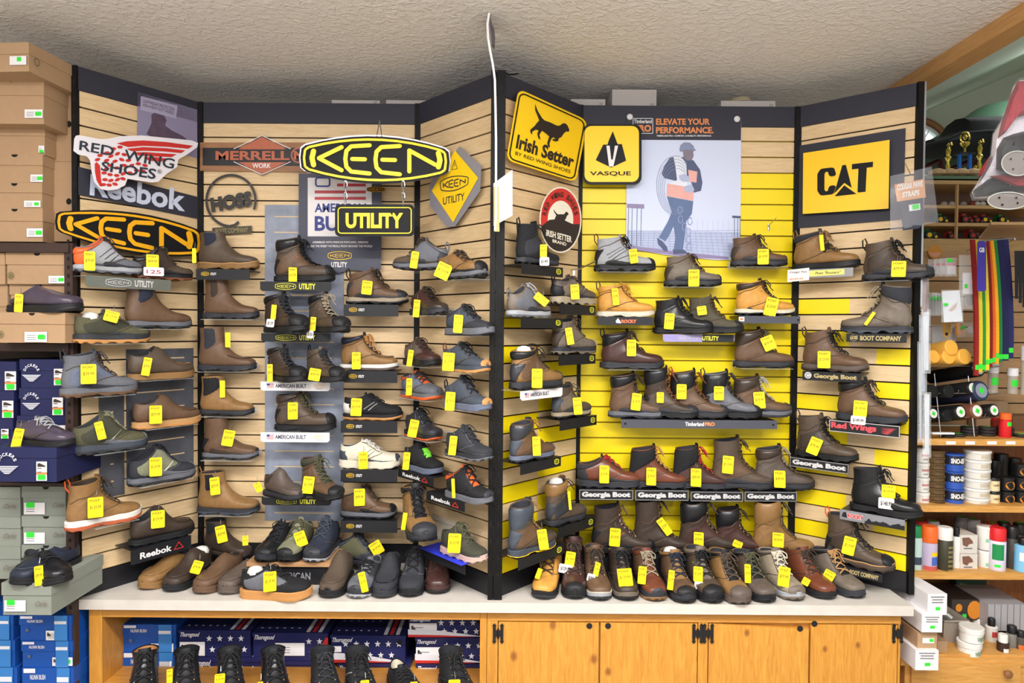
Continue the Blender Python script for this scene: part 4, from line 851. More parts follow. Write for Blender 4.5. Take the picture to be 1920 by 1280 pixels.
s('slip_on_shoe', (490, 870, 570, 934), 'B', 'taupe brown slip-on shoe left of the moss laced hiker', 'taupe', 'slip', (484, 913, 12, 18, 25), yaw=-30, d=.1, mid='dgrey', out='black', tc=('dgrey', .1), gore='dkbrown')
s('hiking_boot', (553, 853, 649, 933), 'B', 'brown hiking boot with dark toe and mossy laces on the lowest oval-logo shelf', 'brown', 'boot', (578, 909, 20, 32, -8), yaw=-38, d=.1, tc=('black', .25), bump='black', mid='black', out='black', lace='olive', col='dolive', ck='f')
# ---- three on the wooden riser
RZ = ZC + .105
s('sneaker', (455, 970, 520, 1059), 'ctr', 'black leather sneaker with glossy toe, left one on the wooden riser', 'black', 'low', (460, 1013, 10, 18), a=-12, tx=486, zc=RZ, mat='s', tc=('black', .2), mid='dgrey', out='black', lace='black')
s('hiking_shoe', (502, 966, 566, 1059), 'ctr', 'olive green hiking shoe, middle one on the wooden riser', 'sage', 'low', None, a=-6, tx=530, zc=RZ, mat='f', tc=('black', .2), mid='black', out='black', lace='olive', q='olive', qk='f')
s('sneaker', (552, 963, 610, 1059), 'ctr', 'dark navy slip sneaker with small white logo patch, right one on the wooden riser', 'navy', 'low', (564, 1010, 20, 28, 18), a=-8, tx=580, zc=RZ, mat='f', tc=('dgrey', .22), mid='dgrey', out='lgrey', lace='slate', lin='navy')
# ---- column with small logo shelves
s('hiking_boot', (645, 506, 767, 573), 'B', 'brown leather hiker with grey toe cap and cream midsole above its black shelf', 'brown', 'boot', (688, 539, 19, 26, -6), tc=('dgrey', .27), hc='dgrey', mid='beige', out='black', lace='dkbrown', loop='black', lug=.012, eye='steel')
s('work_boot', (633, 627, 749, 695), 'B', 'wheat moc-toe boot with white wedge sole and golden laces', 'dtan', 'boot', (668, 676, 16, 32), mid='white', out='taupe', lace='gum', col='navy', moc=1, seam='mbrown', lug=.002, heel=False)
s('sneaker', (639, 738, 757, 787), 'B', 'black low sneaker with white angled stripes and gum sole', 'black', 'low', (668, 763, 20, 33, -3), mat='f', st='white', nst=2, hc='white', mid='black', out='gum', lug=.004, lace='black')
s('running_shoe', (632, 823, 753, 877), 'B', 'white and grey running shoe with navy toe and cream sole', 'cream', 'low', (681, 863, 17, 32), mat='f', tc=('slate', .2), hc='slate', st='slate', nst=2, mid='cream', out='cream', lace='white', lug=.006, plat=.05)
s('work_shoe', (634, 896, 746, 970), 'B', 'brown low work shoe with dark toe above the lowest black logo shelf', 'brown', 'low', (674, 932, 20, 32), tc=('black', .25), mid='grey', out='black', lace='dkbrown', lug=.012)
# ---- angled wall left of centre post
s('hiking_shoe', (740, 449, 838, 508), 'c', 'brown and grey low hiker pointing left at the top of the wall left of centre', 'mbrown', 'low', (777, 487, 14, 32, -8), dirn=-1, yaw=35, d=.1, mat='f', hc='dgrey', q='grey', mid='grey', out='dgrey', lace='dkbrown', loop='grey', col='grey')
s('work_shoe', (808, 474, 919, 526), 'c', 'light brown low work shoe with bulging black toe on a clear ledge', 'dtan', 'low', (831, 508, 27, 30, -24), yaw=8, tc=('black', .25), bump='black', mid='grey', out='dgrey', lace='dkbrown', tdot='yellow', badge='orange', bulb=.045)
s('work_shoe', (760, 540, 843, 593), 'c', 'small dark reddish brown laced shoe left of the dark running shoe', 'dkbrown', 'low', (781, 578, 12, 33, -5), mat='s', mid='dgrey', out='dgrey', lace='dkbrown', q='burg', qk='s')
s('running_shoe', (823, 573, 933, 631), 'c', 'black running shoe with pale grey segmented sole beside the centre post', 'dgrey', 'low', (859, 607, 17, 34, -4), yaw=8, mat='f', tc=('black', .15), q='slate', qk='f', mid='grey', out='dgrey', lace='black', plat=.08, lug=.003, split=.2)
s('hiking_shoe', (749, 634, 828, 687), 'c', 'plum brown ankle sneaker with dark lugged sole', 'burg', 'low', (769, 671, 10, 31, -8), q='taupe', mid='black', out='black', lace='dkbrown', lug=.012)
s('sneaker', (821, 642, 922, 699), 'c', 'dark teal grey sneaker with amber gum toe and wide tag, upper of two', 'slate', 'low', (841, 678, 22, 34, -4), yaw=8, mat='f', bump='gum', mid='slate', out='gum', lace='black', loop='rust', plat=.05, lug=.004)
s('sneaker', (741, 696, 834, 748), 'c', 'blue grey sneaker with orange heel flash and orange sole edge', 'grey', 'low', (767, 725, 11, 32, -2), mat='f', tc=('grey', .2), col='orange', q='bluegrey', qk='f', mid='grey', out='orange', lace='dgrey', lug=.003)
s('sneaker', (822, 702, 926, 769), 'c', 'slate blue sneaker with amber gum toe, lower of the two gum toed ones', 'slate', 'low', (844, 752, 18, 35, -4), yaw=8, mat='f', bump='gum', mid='bluegrey', out='bluegrey', lace='black', loop='black', plat=.05, lug=.004)
s('work_shoe', (748, 764, 833, 822), 'c', 'black low work shoe with orange flecked sole', 'dgrey', 'low', (775, 803, 17, 33, -12), mat='s', tc=('dgrey', .22), mid='black', out='orange', lace='black', lug=.006, split=.3)
s('work_shoe', (827, 794, 926, 860), 'c', 'charcoal low hiking shoe with translucent grey tread by the centre post', 'dgrey', 'low', (849, 835, 14, 36, -6), yaw=8, mat='f', mid='dgrey', out='grey', lace='dgrey', lug=.016)
s('work_shoe', (752, 824, 830, 884), 'c', 'black shoe with bright lime insole card lying on it', 'black', 'low', (762, 864, 12, 33, -6), yaw=5, mat='f', mid='bluegrey', out='bluegrey', lace='black', ins='lime', lug=.002)
s('sneaker', (826, 864, 928, 938), 'c', 'black safety sneaker with orange collar and eyelets and grey sole', 'black', 'low', (850, 915, 6, 36, 3), yaw=8, mat='f', tc=('dgrey', .18), col='orange', lin='orange', mid='grey', out='grey', lace='black', lug=.002, st='dgrey')
s('hiking_boot', (748, 903, 815, 1001), 'c', 'tan brown hiking boot with grey toe facing forward above the counter', 'dtan', 'boot', (758, 977, 8, 32, -8), yaw=-22, d=.13, tc=('dgrey', .26), bump='dgrey', mid='dgrey', out='black', col='black', lace='black', wf=1.0)
s('hiking_shoe', (817, 968, 917, 1045), 'c', 'dark olive low shoe with pink tinted sole on a bright blue card', 'dolive', 'low', (852, 1018, 24, 36, -4), yaw=8, mat='f', mid='pinkw', out='pinkw', lace='olive', badge='white')
# ---- counter, left group
s('slip_on_shoe', (233, 1025, 345, 1110), 'ctr', 'olive brown slip-on with tan sole, leftmost shoe on the counter', 'dtan', 'slip', None, a=-14, tx=264, mid='dtan', out='dtan', lug=0, up2=0)
s('slip_on_shoe', (283, 1018, 385, 1114), 'ctr', 'dark brown smooth slip-on with black sole, second from the left on the counter', 'dkbrown', 'slip', None, a=-10, tx=312, mid='black', out='black', stuff=1, lug=0, mat='l')
s('slip_on_shoe', (341, 1028, 432, 1118), 'ctr', 'brown slip-on with gum sole and folded tag, third from the left on the counter', 'brown', 'slip', (369, 1063, 18, 24, -22), a=-14, tx=368, mid='brown', out='brown', lug=0)
s('slip_on_shoe', (392, 1040, 457, 1119), 'ctr', 'taupe slip-on with thick taupe sole left of the skate shoe', 'taupe', 'slip', None, a=-12, tx=416, mid='taupe', out='taupe', lug=0)
s('chelsea_boot', (375, 975, 462, 1047), 'ctr', 'dark brown ankle clog boot with black panel behind the slip-ons', 'dkbrown', 'chelsea', (415, 1001, 18, 32, 10), a=70, zc=ZC + .06, gore='black', mid='dkbrown', out='black', L=.27)
s('skate_shoe', (440, 1060, 582, 1126), 'ctr', 'black and grey low skate shoe with thick gum sole', 'black', 'low', (506, 1090, 23, 37), a=88, mat='f', q='grey', qk='f', mid='gum', out='gum', stuff=1, lace='black', lug=0, plat=.08)
s('slip_on_shoe', (588, 1022, 647, 1126), 'ctr', 'brown canvas slip-on with dark toe guard right of the skate shoe', 'mbrown', 'slip', None, a=-4, tx=612, mat='f', mid='black', out='black', tc=('black', .05), lug=0, lin='burg')
s('hiking_shoe', (636, 1040, 699, 1127), 'ctr', 'grey and black trail shoe with reflective toe in the left counter row', 'grey', 'low', (681, 1091, 13, 38, 12), a=-8, tx=664, mat='f', tc=('dgrey', .13), q='dgrey', qk='f', mid='dgrey', out='lgrey', lace='black')
s('slip_on_shoe', (688, 1026, 742, 1126), 'ctr', 'charcoal moccasin slip-on with bow lace in the left counter row', 'dgrey', 'slip', None, a=-2, tx=714, mat='f', mid='dgrey', out='dgrey', moc=1, seam='black', lug=0)
s('sneaker', (738, 1020, 794, 1124), 'ctr', 'dark slate laced work sneaker in the left counter row', 'dgrey', 'low', None, a=0, tx=766, mat='f', mid='black', out='black', lace='black', loop='dgrey')
s('oxford_shoe', (786, 1012, 846, 1118), 'ctr', 'burgundy brown leather laced shoe, rightmost of the left counter row', 'burg', 'low', None, a=6, tx=820, mat='s', mid='burg', out='black', lace='dkbrown', lug=0)
s('hiking_shoe', (625, 990, 720, 1062), 'ctr', 'grey green low shoe behind the counter row with tag turned up', 'dgrey', 'low', (706, 1027, 22, 25, 30), a=80, zc=ZC + .03, mat='f', q='olive', qk='f', mid='dgrey', out='black', lace='dgrey', col='slate', ck='f', L=.28)
# ---- angled wall right of centre post
s('hiking_boot', (958, 412, 1048, 500), 'C', 'black mid hiking boot with pull loop left of the red oval sign', 'black', 'boot', (1019, 470, 13, 24), (1021, 490, 18, 16, '$149'), d=.1, mat='f', q='dgrey', qk='f', mid='dgrey', out='black', lace='black', loop='black', tc=('black', .2))
s('hiking_shoe', (940, 532, 1034, 597), 'C', 'pale grey low hiking shoe with tilted tag beside the centre post', 'greybrown', 'low', (1015, 561, 28, 15, -38), d=.1, mat='l', q='grey', mid='lgrey', out='grey', lace='lgrey', loop='grey', lug=.008)
s('hiking_shoe', (1020, 517, 1121, 573), 'C', 'taupe low hiker with black and yellow heel', 'taupe', 'low', (1078, 547, 16, 28, 4), d=.1, hc='black', q='greybrown', mid='beige', out='beige', lace='dkbrown', loop='black', badge='yellow', st='dkbrown', nst=2)
s('hiking_boot', (1022, 606, 1121, 665), 'C', 'brown canvas mid hiker on a black logo shelf under the low hiker', 'greybrown', 'boot', (1068, 630, 13, 32, 10), d=.1, hc='dkbrown', mid='dgrey', out='greybrown', lace='dkbrown', badge='orange', bump='beige')
s('work_boot', (944, 651, 1058, 730), 'C', 'golden tan boot with black collar above the white flag lettered shelf', 'dtan', 'boot', (1007, 709, 20, 36), d=.1, hc='dgrey', hk='s', col='black', mid='dgrey', out='black', lace='black', bump='dgrey', stuff=1, q='brown')
s('hiking_boot', (1022, 722, 1112, 783), 'C', 'brown and green hiker with grey toe behind the white flag shelf', 'mbrown', 'boot', (1083, 761, 16, 32, 6), d=.1, hc='slate', tc=('dgrey', .2), mid='beige', out='black', lace='olive', q='greybrown')
s('work_boot', (943, 779, 1044, 863), 'C', 'brown boot with grey padded collar and blue grey sole on a black shelf', 'brown', 'boot', (1006, 836, 15, 36, 3), d=.1, hc='slate', col='dgrey', cu=.8, mid='bluegrey', out='black', bump='dgrey', lace='rust', q='brown', hs=.88)
s('work_boot', (1010, 893, 1103, 980), 'C', 'brown and charcoal high boot with white stuffing on a black shelf', 'mbrown', 'boot', (1068, 938, 5, 35, 6), d=.1, hc='dgrey', q='dgrey', mid='dgrey', out='black', stuff=1, lace='dkbrown', bump='dgrey', col='dtan', hs=.93)
s('work_boot', (941, 935, 1046, 1034), 'C', 'grey heeled brown boot with yellow sole marks, lowest on the wall right of centre', 'mbrown', 'boot', (1018, 1011, 18, 38, 9), d=.1, hc='slate', col='slate', cu=.82, mid='slate', out='yellow', split=.15, lace='dtan', badge='orange', q='brown', bump='dgrey', lug=.006, hs=.93)
# ---- yellow wall
s('hiking_boot', (1112, 440, 1231, 512), 'Y', 'pale grey mid boot with dark stripes and black rugged sole on the yellow wall', 'lgrey', 'boot', (1188, 480, 15, 27, 8), mat='f', tc=('black', .22), hc='black', st='black', nst=3, mid='black', out='dgrey', lace='black', loop='rust', lug=.018)
s('hiking_boot', (1241, 478, 1356, 540), 'Y', 'grey brown mid hiker hanging below the worker poster', 'greybrown', 'boot', (1301, 521, 20, 32), tc=('dgrey', .16), hc='dkbrown', mid='dgrey', out='black', lace='dkbrown', lug=.018, badge='dkbrown')
s('hiking_boot', (1364, 443, 1480, 503), 'Y', 'warm brown mid hiker on a clear ledge right of the worker poster', 'brown', 'boot', (1431, 481, 20, 29), tc=('dgrey', .14), hc='dkbrown', mid='dgrey', out='black', lace='dkbrown', lug=.018, badge='dkbrown')
s('work_boot', (1116, 529, 1229, 596), 'Y', 'wheat nubuck boot with off-white sole on the black shelf with red lettering', 'wheat', 'boot', (1154, 556, 12, 32, 6), mid='cream', out='cream', lace='wheat', loop='mbrown', col='wheat', welt=1, lug=.004, lin='dtan')
s('work_boot', (1222, 559, 1338, 628), 'Y', 'all black laced work boot on the chrome and black logo shelf', 'black', 'boot', (1255, 602, 18, 30, -4), yaw=-18, mat='s', tc=('black', .25), mid='black', out='black', lace='black', lug=.008)
s('hiking_boot', (1286, 556, 1394, 627), 'Y', 'camouflage brown boot with black toe beside the all black boot', 'camo', 'boot', (1316, 582, 17, 17, 8), yaw=-18, d=.10, mat='f', tc=('black', .25), mid='black', out='black', lace='dkbrown', hc='dgrey')
s('hiking_boot', (1372, 526, 1494, 594), 'Y', 'wheat nubuck hiker with dark collar and chunky cream and black sole', 'wheat', 'boot', (1446, 575, 22, 34, -12), mid='cream', out='black', lace='dkbrown', col='dkbrown', lug=.018, badge='dkbrown')
s('work_boot', (1123, 616, 1247, 693), 'Y', 'burgundy brown leather boot with black padded collar on a clear ledge', 'burg', 'boot', (1184, 652, 17, 31), mat='s', col='black', cu=.8, mid='dgrey', out='dgrey', lace='dkbrown', loop='black', lug=.01, tc=None)
s('work_boot', (1369, 617, 1493, 691), 'Y', 'plain brown boot with floating tilted tag, right side of the yellow wall', 'brown', 'boot', (1441, 643, 22, 27, 24), col='dkbrown', cu=.8, mid='dgrey', out='black', lace='dkbrown', lug=.01)
s('work_boot', (1138, 699, 1252, 784), 'Y', 'brown boot with dark toe, leftmost on the long grey shelf', 'brown', 'boot', (1193, 753, 18, 32, -6), tc=('dgrey', .27), col='black', mid='grey', out='dgrey', lace='dkbrown', lug=.006)
s('work_boot', (1204, 688, 1310, 784), 'Y', 'dark brown boot with orange tightening dial, second on the long grey shelf', 'dkbrown', 'boot', (1238, 745, 13, 20), yaw=-12, tc=('dgrey', .27), hc='black', mid='black', out='black', lace='rust', dial='orange', col='black', q='mbrown')
s('work_boot', (1252, 688, 1368, 784), 'Y', 'tan boot with black collar and red speckled laces on the long grey shelf', 'brown', 'boot', (1278, 734, 18, 28), yaw=-8, tc=('dgrey', .25), col='black', cu=.8, mid='dgrey', out='black', lace='rust', loop='red', hc='black')
s('work_boot', (1311, 690, 1431, 784), 'Y', 'grey boot with black toe on the long grey shelf', 'grey', 'boot', (1348, 737, 18, 26), yaw=-8, tc=('black', .25), col='black', cu=.8, mid='black', out='black', lace='dgrey', loop='dgrey', hc='black')
s('work_boot', (1367, 705, 1488, 782), 'Y', 'brown boot with padded dark collar, rightmost on the long grey shelf', 'brown', 'boot', (1424, 750, 20, 31, 6), tc=('dgrey', .2), col='dkbrown', cu=.82, mid='grey', out='dgrey', lace='lgrey', lug=.006)
s('hiking_shoe', (1080, 854, 1206, 913), 'Y', 'reddish brown low hiker with red laces, first on the row of silver framed signs', 'redbrown', 'low', (1133, 889, 18, 33), mat='s', hc='dgrey', hk='f', mid='dgrey', out='dgrey', lace='red', col='dgrey', ck='f')
s('hiking_boot', (1176, 836, 1293, 914), 'Y', 'chestnut hiking boot with black canvas collar and tan laces', 'redbrown', 'boot', (1221, 893, 18, 33), mat='s', hc='black', hk='f', mid='dgrey', out='dgrey', lace='gum', col='black', cu=.7, ck='f')
s('hiking_boot', (1257, 835, 1371, 916), 'Y', 'dark chestnut hiking boot with bright red laces and green tag', 'burg', 'boot', (1305, 895, 19, 34), mat='s', hc='black', hk='f', mid='dgrey', out='dgrey', lace='red', col='black', cu=.7, ck='f', badge='lime')
s('work_boot', (1327, 820, 1456, 917), 'Y', 'brown tall boot with ribbed black toe cap on the silver framed sign row', 'mbrown', 'boot', (1365, 871, 20, 33, -3), tc=('dgrey', .22), mid='dgrey', out='black', lace='dkbrown', q='brown')
s('hiking_boot', (1407, 836, 1531, 917), 'Y', 'grey brown boot with stitched triangle, last on the silver framed sign row', 'taupe', 'boot', (1462, 898, 20, 32, 2), mid='dgrey', out='black', lace='beige', col='dkbrown', lug=.008)
RB = ZC + .10
s('work_boot', (1106, 945, 1230, 1036), 'Y', 'dark brown boot with orange heel flash and silver eyelets behind the counter row', 'dkbrown', 'boot', (1153, 1007, 20, 34, -3), zc=RB, d=.12, tc=('black', .22), hc='black', mid='black', out='black', lace='brown', eye='lgrey', st='orange', nst=1)
s('work_boot', (1182, 933, 1302, 1036), 'Y', 'tall plain dark brown boot with sideways tag behind the counter row', 'dkbrown', 'boot', (1246, 987, 14, 34, 38), d=.10, mid='black', out='black', lace='dkbrown', eye='steel', hc=None)
s('work_boot', (1267, 936, 1394, 1036), 'Y', 'tall dark reddish boot with black collar, third behind the counter row', 'dkbrown', 'boot', (1310, 1011, 18, 27), d=.10, mid='black', out='black', lace='mbrown', col='black', cu=.84, q='burg')
s('work_boot', (1334, 950, 1445, 1036), 'Y', 'oxblood boot with black padded collar, fourth behind the counter row', 'burg', 'boot', (1383, 1020, 17, 13, -20), d=.10, mat='s', mid='black', out='black', lace='dkbrown', col='black', cu=.84)
s('work_boot', (1404, 935, 1532, 1040), 'Y', 'tall tan work boot with black lining at the right end behind the counter row', 'dtan', 'boot', (1459, 1012, 20, 27), d=.12, mid='brown', out='dkbrown', lace='mbrown', col='dtan', cu=.84, lin='black')
# ---- counter, right group
s('work_boot', (988, 1030, 1060, 1128), 'ctr', 'golden wheat boot with dark sole, leftmost of the right counter row', 'wheat', 'boot', (1010, 1075, 9, 20, -20), a=-16, tx=1014, mid='black', out='dgrey', lace='dkbrown', hc='rust', lug=.006, hs=.95)
s('work_boot', (1053, 1001, 1110, 1128), 'ctr', 'tall purple brown boot with black toe, second in the right counter row', 'burg', 'boot', (1069, 1048, 18, 28, -8), (1063, 1067, 25, 17, '$129.99'), a=-2, tx=1079, mat='s', tc=('black', .22), mid='black', out='black', lace='dkbrown', hs=.98)
s('work_boot', (1103, 1018, 1157, 1131), 'ctr', 'brown boot with plain round toe and mint edged sole, third in the right counter row', 'brown', 'boot', (1119, 1067, 10, 26, -12), (1112, 1085, 15, 15, '$99'), a=2, tx=1128, mid='lgrey', out='dgrey', lace='dkbrown', welt='cream')
s('hiking_boot', (1152, 1033, 1207, 1131), 'ctr', 'charcoal brown boot with broad tag, fourth in the right counter row', 'dkbrown', 'boot', (1172, 1082, 27, 33, 8), a=3, tx=1180, mid='greybrown', out='black', lace='black', eye='lgrey')
s('work_boot', (1196, 1032, 1265, 1132), 'ctr', 'chestnut boot with two-tone toe, fifth in the right counter row', 'redbrown', 'boot', (1204, 1078, 15, 33, -4), a=7, tx=1236, mat='s', tc=('dgrey', .1), mid='dgrey', out='dtan', lace='beige', q='brown')
s('work_boot', (1246, 1026, 1320, 1136), 'ctr', 'tan brown boot with black square toe cap and white stuffing', 'brown', 'boot', (1258, 1087, 11, 37, -5), a=6, tx=1292, tc=('black', .22), mid='dgrey', out='black', lace='navy', stuff=1, col='dtan')
s('work_boot', (1298, 1020, 1372, 1136), 'ctr', 'dark olive brown boot with black toe and little green badge', 'mbrown', 'boot', (1309, 1076, 17, 28), (1311, 1097, 17, 14, '$78'), a=7, tx=1344, tc=('black', .25), mid='black', out='black', lace='black', badge='lime', col='greybrown')
s('work_boot', (1340, 1026, 1430, 1139), 'ctr', 'orange tan boot with brown ribbed toe guard', 'dtan', 'boot', None, a=10, tx=1398, tc=('taupe', .26), mid='taupe', out='taupe', lace='mbrown', eye='steel', col='black')
s('work_boot', (1385, 1028, 1475, 1135), 'ctr', 'dusky brown boot with thick black sole right of the ribbed toe boot', 'taupe', 'boot', (1402, 1075, 11, 35, 2), a=10, tx=1445, mid='black', out='black', lace='olive', q='mbrown', col='black')
s('work_boot', (1431, 1026, 1532, 1131), 'ctr', 'sand grey boot with cream laces in the right counter row', 'beige', 'boot', (1470, 1081, 20, 37, -5), a=11, tx=1500, mid='lgrey', out='greybrown', lace='cream', col='greybrown', bump='greybrown')
s('work_boot', (1474, 1027, 1592, 1128), 'ctr', 'glossy reddish brown smooth boot, second from the right in the counter row', 'redbrown', 'boot', (1511, 1090, 13, 14, -25), a=16, tx=1562, mat='s', mid='black', out='black', lace='dkbrown', lug=.003, )
s('work_boot', (1514, 1024, 1646, 1126), 'ctr', 'grey brown boot with black collar and zigzag laces, rightmost on the counter', 'greybrown', 'boot', (1554, 1079, 19, 20, -25), a=18, tx=1618, mid='dgrey', out='dgrey', lace='ltan', col='black', cu=.82)
# ---- right angled wall
s('work_boot', (1480, 427, 1616, 507), 'R', 'tan wide boot with black buckled strap across the instep', 'dtan', 'boot', (1541, 455, 7, 30, 6), mid='black', out='black', strap=1, loop='dtan', lace='dtan', col='dgrey', ck='f', lug=.004, heel=False, hs=.95)
s('hiking_boot', (1611, 447, 1754, 528), 'R', 'dark grey brown mid boot with orange sole spot, top right of the right wall', 'mbrown', 'boot', (1685, 504, 24, 30, -2), tc=('dgrey', .2), q='dkbrown', mid='dgrey', out='black', lace='black', loop='black', lug=.016)
s('work_boot', (1573, 533, 1716, 627), 'R', 'grey suede boot pointing left with leather side label and woolly collar', 'greybrown', 'boot', (1631, 597, 6, 28, -32), dirn=-1, mid='dgrey', out='slate', lace='beige', tc=('taupe', .1), badge='dtan', col='dgrey', ck='f', cu=.85)
s('work_boot', (1497, 613, 1632, 698), 'R', 'brown boot with thick brown lug sole on the dark lettered mascot shelf', 'brown', 'boot', (1545, 674, 22, 32), mid='taupe', out='dkbrown', lace='black', loop='dkbrown', eye='lgrey', lug=.01)
s('work_boot', (1562, 710, 1704, 792), 'R', 'light brown boot with tag ring standing on the red lettered shelf', 'brown', 'boot', (1613, 766, 23, 30, -3), (1611, 788, 25, 16, '$149.99'), mid='dgrey', out='dgrey', lace='dkbrown', col='black', cu=.86, eye='brass', lug=.006)
s('hiking_boot', (1485, 771, 1613, 862), 'R', 'dark brown hiker with tilted tag on the left silver framed shelf of the right wall', 'mbrown', 'boot', (1527, 836, 21, 32, -20), mid='black', out='black', lace='black', loop='dkbrown', q='dkbrown', lug=.016)
s('work_boot', (1588, 874, 1732, 964), 'R', 'shiny black boot with white lower tag on the silver grey shelf', 'black', 'boot', (1666, 921, 23, 24, -1), (1663, 944, 26, 21, '$148.99'), mat='s', mid='black', out='black', lace='black', lug=.003)
s('work_boot', (1540, 953, 1681, 1061), 'R', 'dark brown boot with black toe, lowest on the right wall', 'mbrown', 'boot', (1592, 1023, 21, 34, -10), tc=('black', .26), mid='mbrown', out='dkbrown', lace='black', loop='orange', q='dkbrown', hc='black', welt='brown')
# ================================================================== shoe shelves on the slats
def face_draw(pl, t0, z, off): return Draw(lambda a, b, h: pl.pt(t0 + a, z - b, off + h))
SHBLK = mat('shelf_black', '#1c1d22', .4, var=.08, scale=40); CHROME = mat('chrome_print', '#7e837d', .25, metal=.4, var=.35, scale=12); SGREY = mat('shelf_grey', '#4a4c57', .45, var=.05)
REDL = mat('red_letters', '#d8505a', .4, var=0); PALEL = mat('pale_lettering', '#c9c9cc', .4, var=0); GOLDL = mat('gold_lettering', '#b0a070', .4, var=0); LEMON = mat('lemon_lettering', '#e3e23a', .4, var=0); LILSH = mat('lilac_shelf', '#9b93c8', .3, var=.25, scale=9)
USED = set()
def shoes_over(key, x0, x1, y):
    r = []
    for s_ in SHOES:
        b = s_[5]
        if s_[3] == key and s_[0].name not in USED and min(b[2], x1) - max(b[0], x0) > .35 * min(b[2] - b[0], x1 - x0) and abs(b[3] - y) < 22: r.append(s_)
    return r
def display_shelf(key, x0, y0, x1, y1, style, label, D=None, group=None):
    pl = PLN[key]; on = shoes_over(key, x0, x1, y0 + 2); [USED.add(q[0].name) for q in on]
    D = D or {'Y': .15, 'B': .15}.get(key, .14)
    a = pl.st(pl.hit(x0, y0, D)); b = pl.st(pl.hit(x1, y0, D)); zt = min([q[0].location.z for q in on]) - .0015 if on else a[1]
    h = abs(pl.hit((x0 + x1) / 2, y0, D).z - pl.hit((x0 + x1) / 2, y1, D).z); t0, t1 = a[0], b[0]; Wd = t1 - t0
    root = empty('display_shelf', pl.pt((t0 + t1) / 2, zt - h, 0), pl.ang, label, 'shelf', group)
    dr = face_draw(pl, t0, zt, D); base = dict(keen=SHBLK, keenbig=SHBLK, amer=WHITEP, chrome=CHROME, lilac=LILSH, rocky=SHBLK, rockys=mat('silver_print', '#8e9099', .35, metal=.3, var=.3, scale=15), grey=SGREY, timb=SGREY, geo=SHBLK, geog=SHBLK, redw=SHBLK, boot=SHBLK, reebok=SHBLK, plain=SHBLK, cork=SHBLK, hand=mat('aluminium_strip', '#8f9095', .35, metal=.5, var=.1)).get(style, SHBLK)
    mb = MB(); P = [pl.pt(t, z, o) for t in (t0 + .004, t1 - .004) for o in (.002, D - .002) for z in (zt - .003, zt)]
    mb.add(P, [(0, 1, 3, 2), (4, 6, 7, 5), (0, 4, 5, 1), (2, 3, 7, 6), (0, 2, 6, 4), (1, 5, 7, 3)], ACR if style in ('amer', 'chrome', 'keenbig', 'lilac', 'hand') else SHBLK); mb.build('shelf_plate', root, smooth=False)
    mb = MB(); r_ = .008 if style in ('keenbig', 'amer', 'chrome', 'lilac') else .001
    dr.poly(mb, [(0, 0), (Wd, 0), (Wd, h - r_), (Wd - r_ * 1.2, h), (r_ * 1.2, h), (0, h - r_)], base, .002, th=.004); fc = mb.build('front_strip', root, smooth=False)
    f = mapquad([(0, 0), (Wd, 0), (Wd, h), (0, h)], Wd * 1000, h * 1000); d2 = sub(dr, f); Wm, Hm = Wd * 1000, h * 1000; mb = MB(); q = .0026
    if style == 'keen':
        if key == 'C': 
            if Wm > 120: keen_small(d2, mb, Wm * .88, Hm * .45, 13, Hm * .22, LEMON, q)
            mb2 = MB(); d2.line(mb2, barrel(Wm * .88, Hm * .45, 15, Hm * .26), 2.2, LEMON, q, True); mb2.build('logo', fc, smooth=False)
        else: keen_small(d2, mb, Wm * .17, Hm * .45, 17, Hm * .17, KY, q); d2.rtext(mb, 'UTILITY', Wm * .27, Hm * .34, Wm * .38, Hm * .58, WHITEP, q, .03)
    elif style in ('keenbig', 'chrome', 'lilac'):
        c_ = LEMON if style != 'chrome' else PALEL; c2 = LEMON if style != 'lilac' else LEMON
        if style == 'lilac': d2.poly(mb, [(Wm * .55, 0), (Wm * .99, 0), (Wm * .99, Hm), (Wm * .55, Hm)], SHBLK, .0024); c_ = PALEL
        q = .003; keen_small(d2, mb, Wm * .36, Hm * .5, Wm * .145, Hm * .33, c_, q); d2.rtext(mb, 'UTILITY', Wm * .55, Hm * .2, Wm * .78, Hm * .8, c2 if style != 'chrome' else PALEL, q, .035)
    elif style == 'amer':
        c_ = mat('slate_letters', '#4a4a60', .5, var=0); d2.rtext(mb, 'AMERICAN BUILT', Wm * .21, Hm * .25, Wm * .66, Hm * .68, c_, q, .03)
        for k in range(4): d2.poly(mb, [(Wm * .09, Hm * (.25 + k * .13)), (Wm * .19, Hm * (.25 + k * .13)), (Wm * .19, Hm * (.31 + k * .13)), (Wm * .09, Hm * (.31 + k * .13))], SR, q)
        d2.poly(mb, [(Wm * .09, Hm * .22), (Wm * .13, Hm * .22), (Wm * .13, Hm * .45), (Wm * .09, Hm * .45)], SB, q + .0004)
        if key == 'B': keen_small(d2, mb, Wm * .84, Hm * .42, Wm * .07, Hm * .18, OKY, q); d2.rtext(mb, 'UTILITY', Wm * .79, Hm * .7, Wm * .89, Hm * .85, c_, q)
    elif style == 'rocky': 
        d2.rtext(mb, 'ROCKY', Wm * .42, Hm * .3, Wm * .7, Hm * .75, mat('rocky_orange', '#d9714c', .4, var=0), q, .07); d2.poly(mb, [(Wm * .33, Hm * .75), (Wm * .32, Hm * .5), (Wm * .36, Hm * .12), (Wm * .40, Hm * .45), (Wm * .42, Hm * .8)], PALEL, q)
    elif style == 'rockys':
        d2.rtext(mb, 'ROCKY', Wm * .12, Hm * .25, Wm * .38, Hm * .75, WHITEP, q, .11); d2.rtext(mb, 'ROCKY', Wm * .125, Hm * .28, Wm * .375, Hm * .72, REDM, q + .0005, .05); d2.poly(mb, [(Wm * .03, Hm * .7), (Wm * .05, Hm * .25), (Wm * .10, Hm * .2), (Wm * .12, Hm * .75)], SHBLK, q)
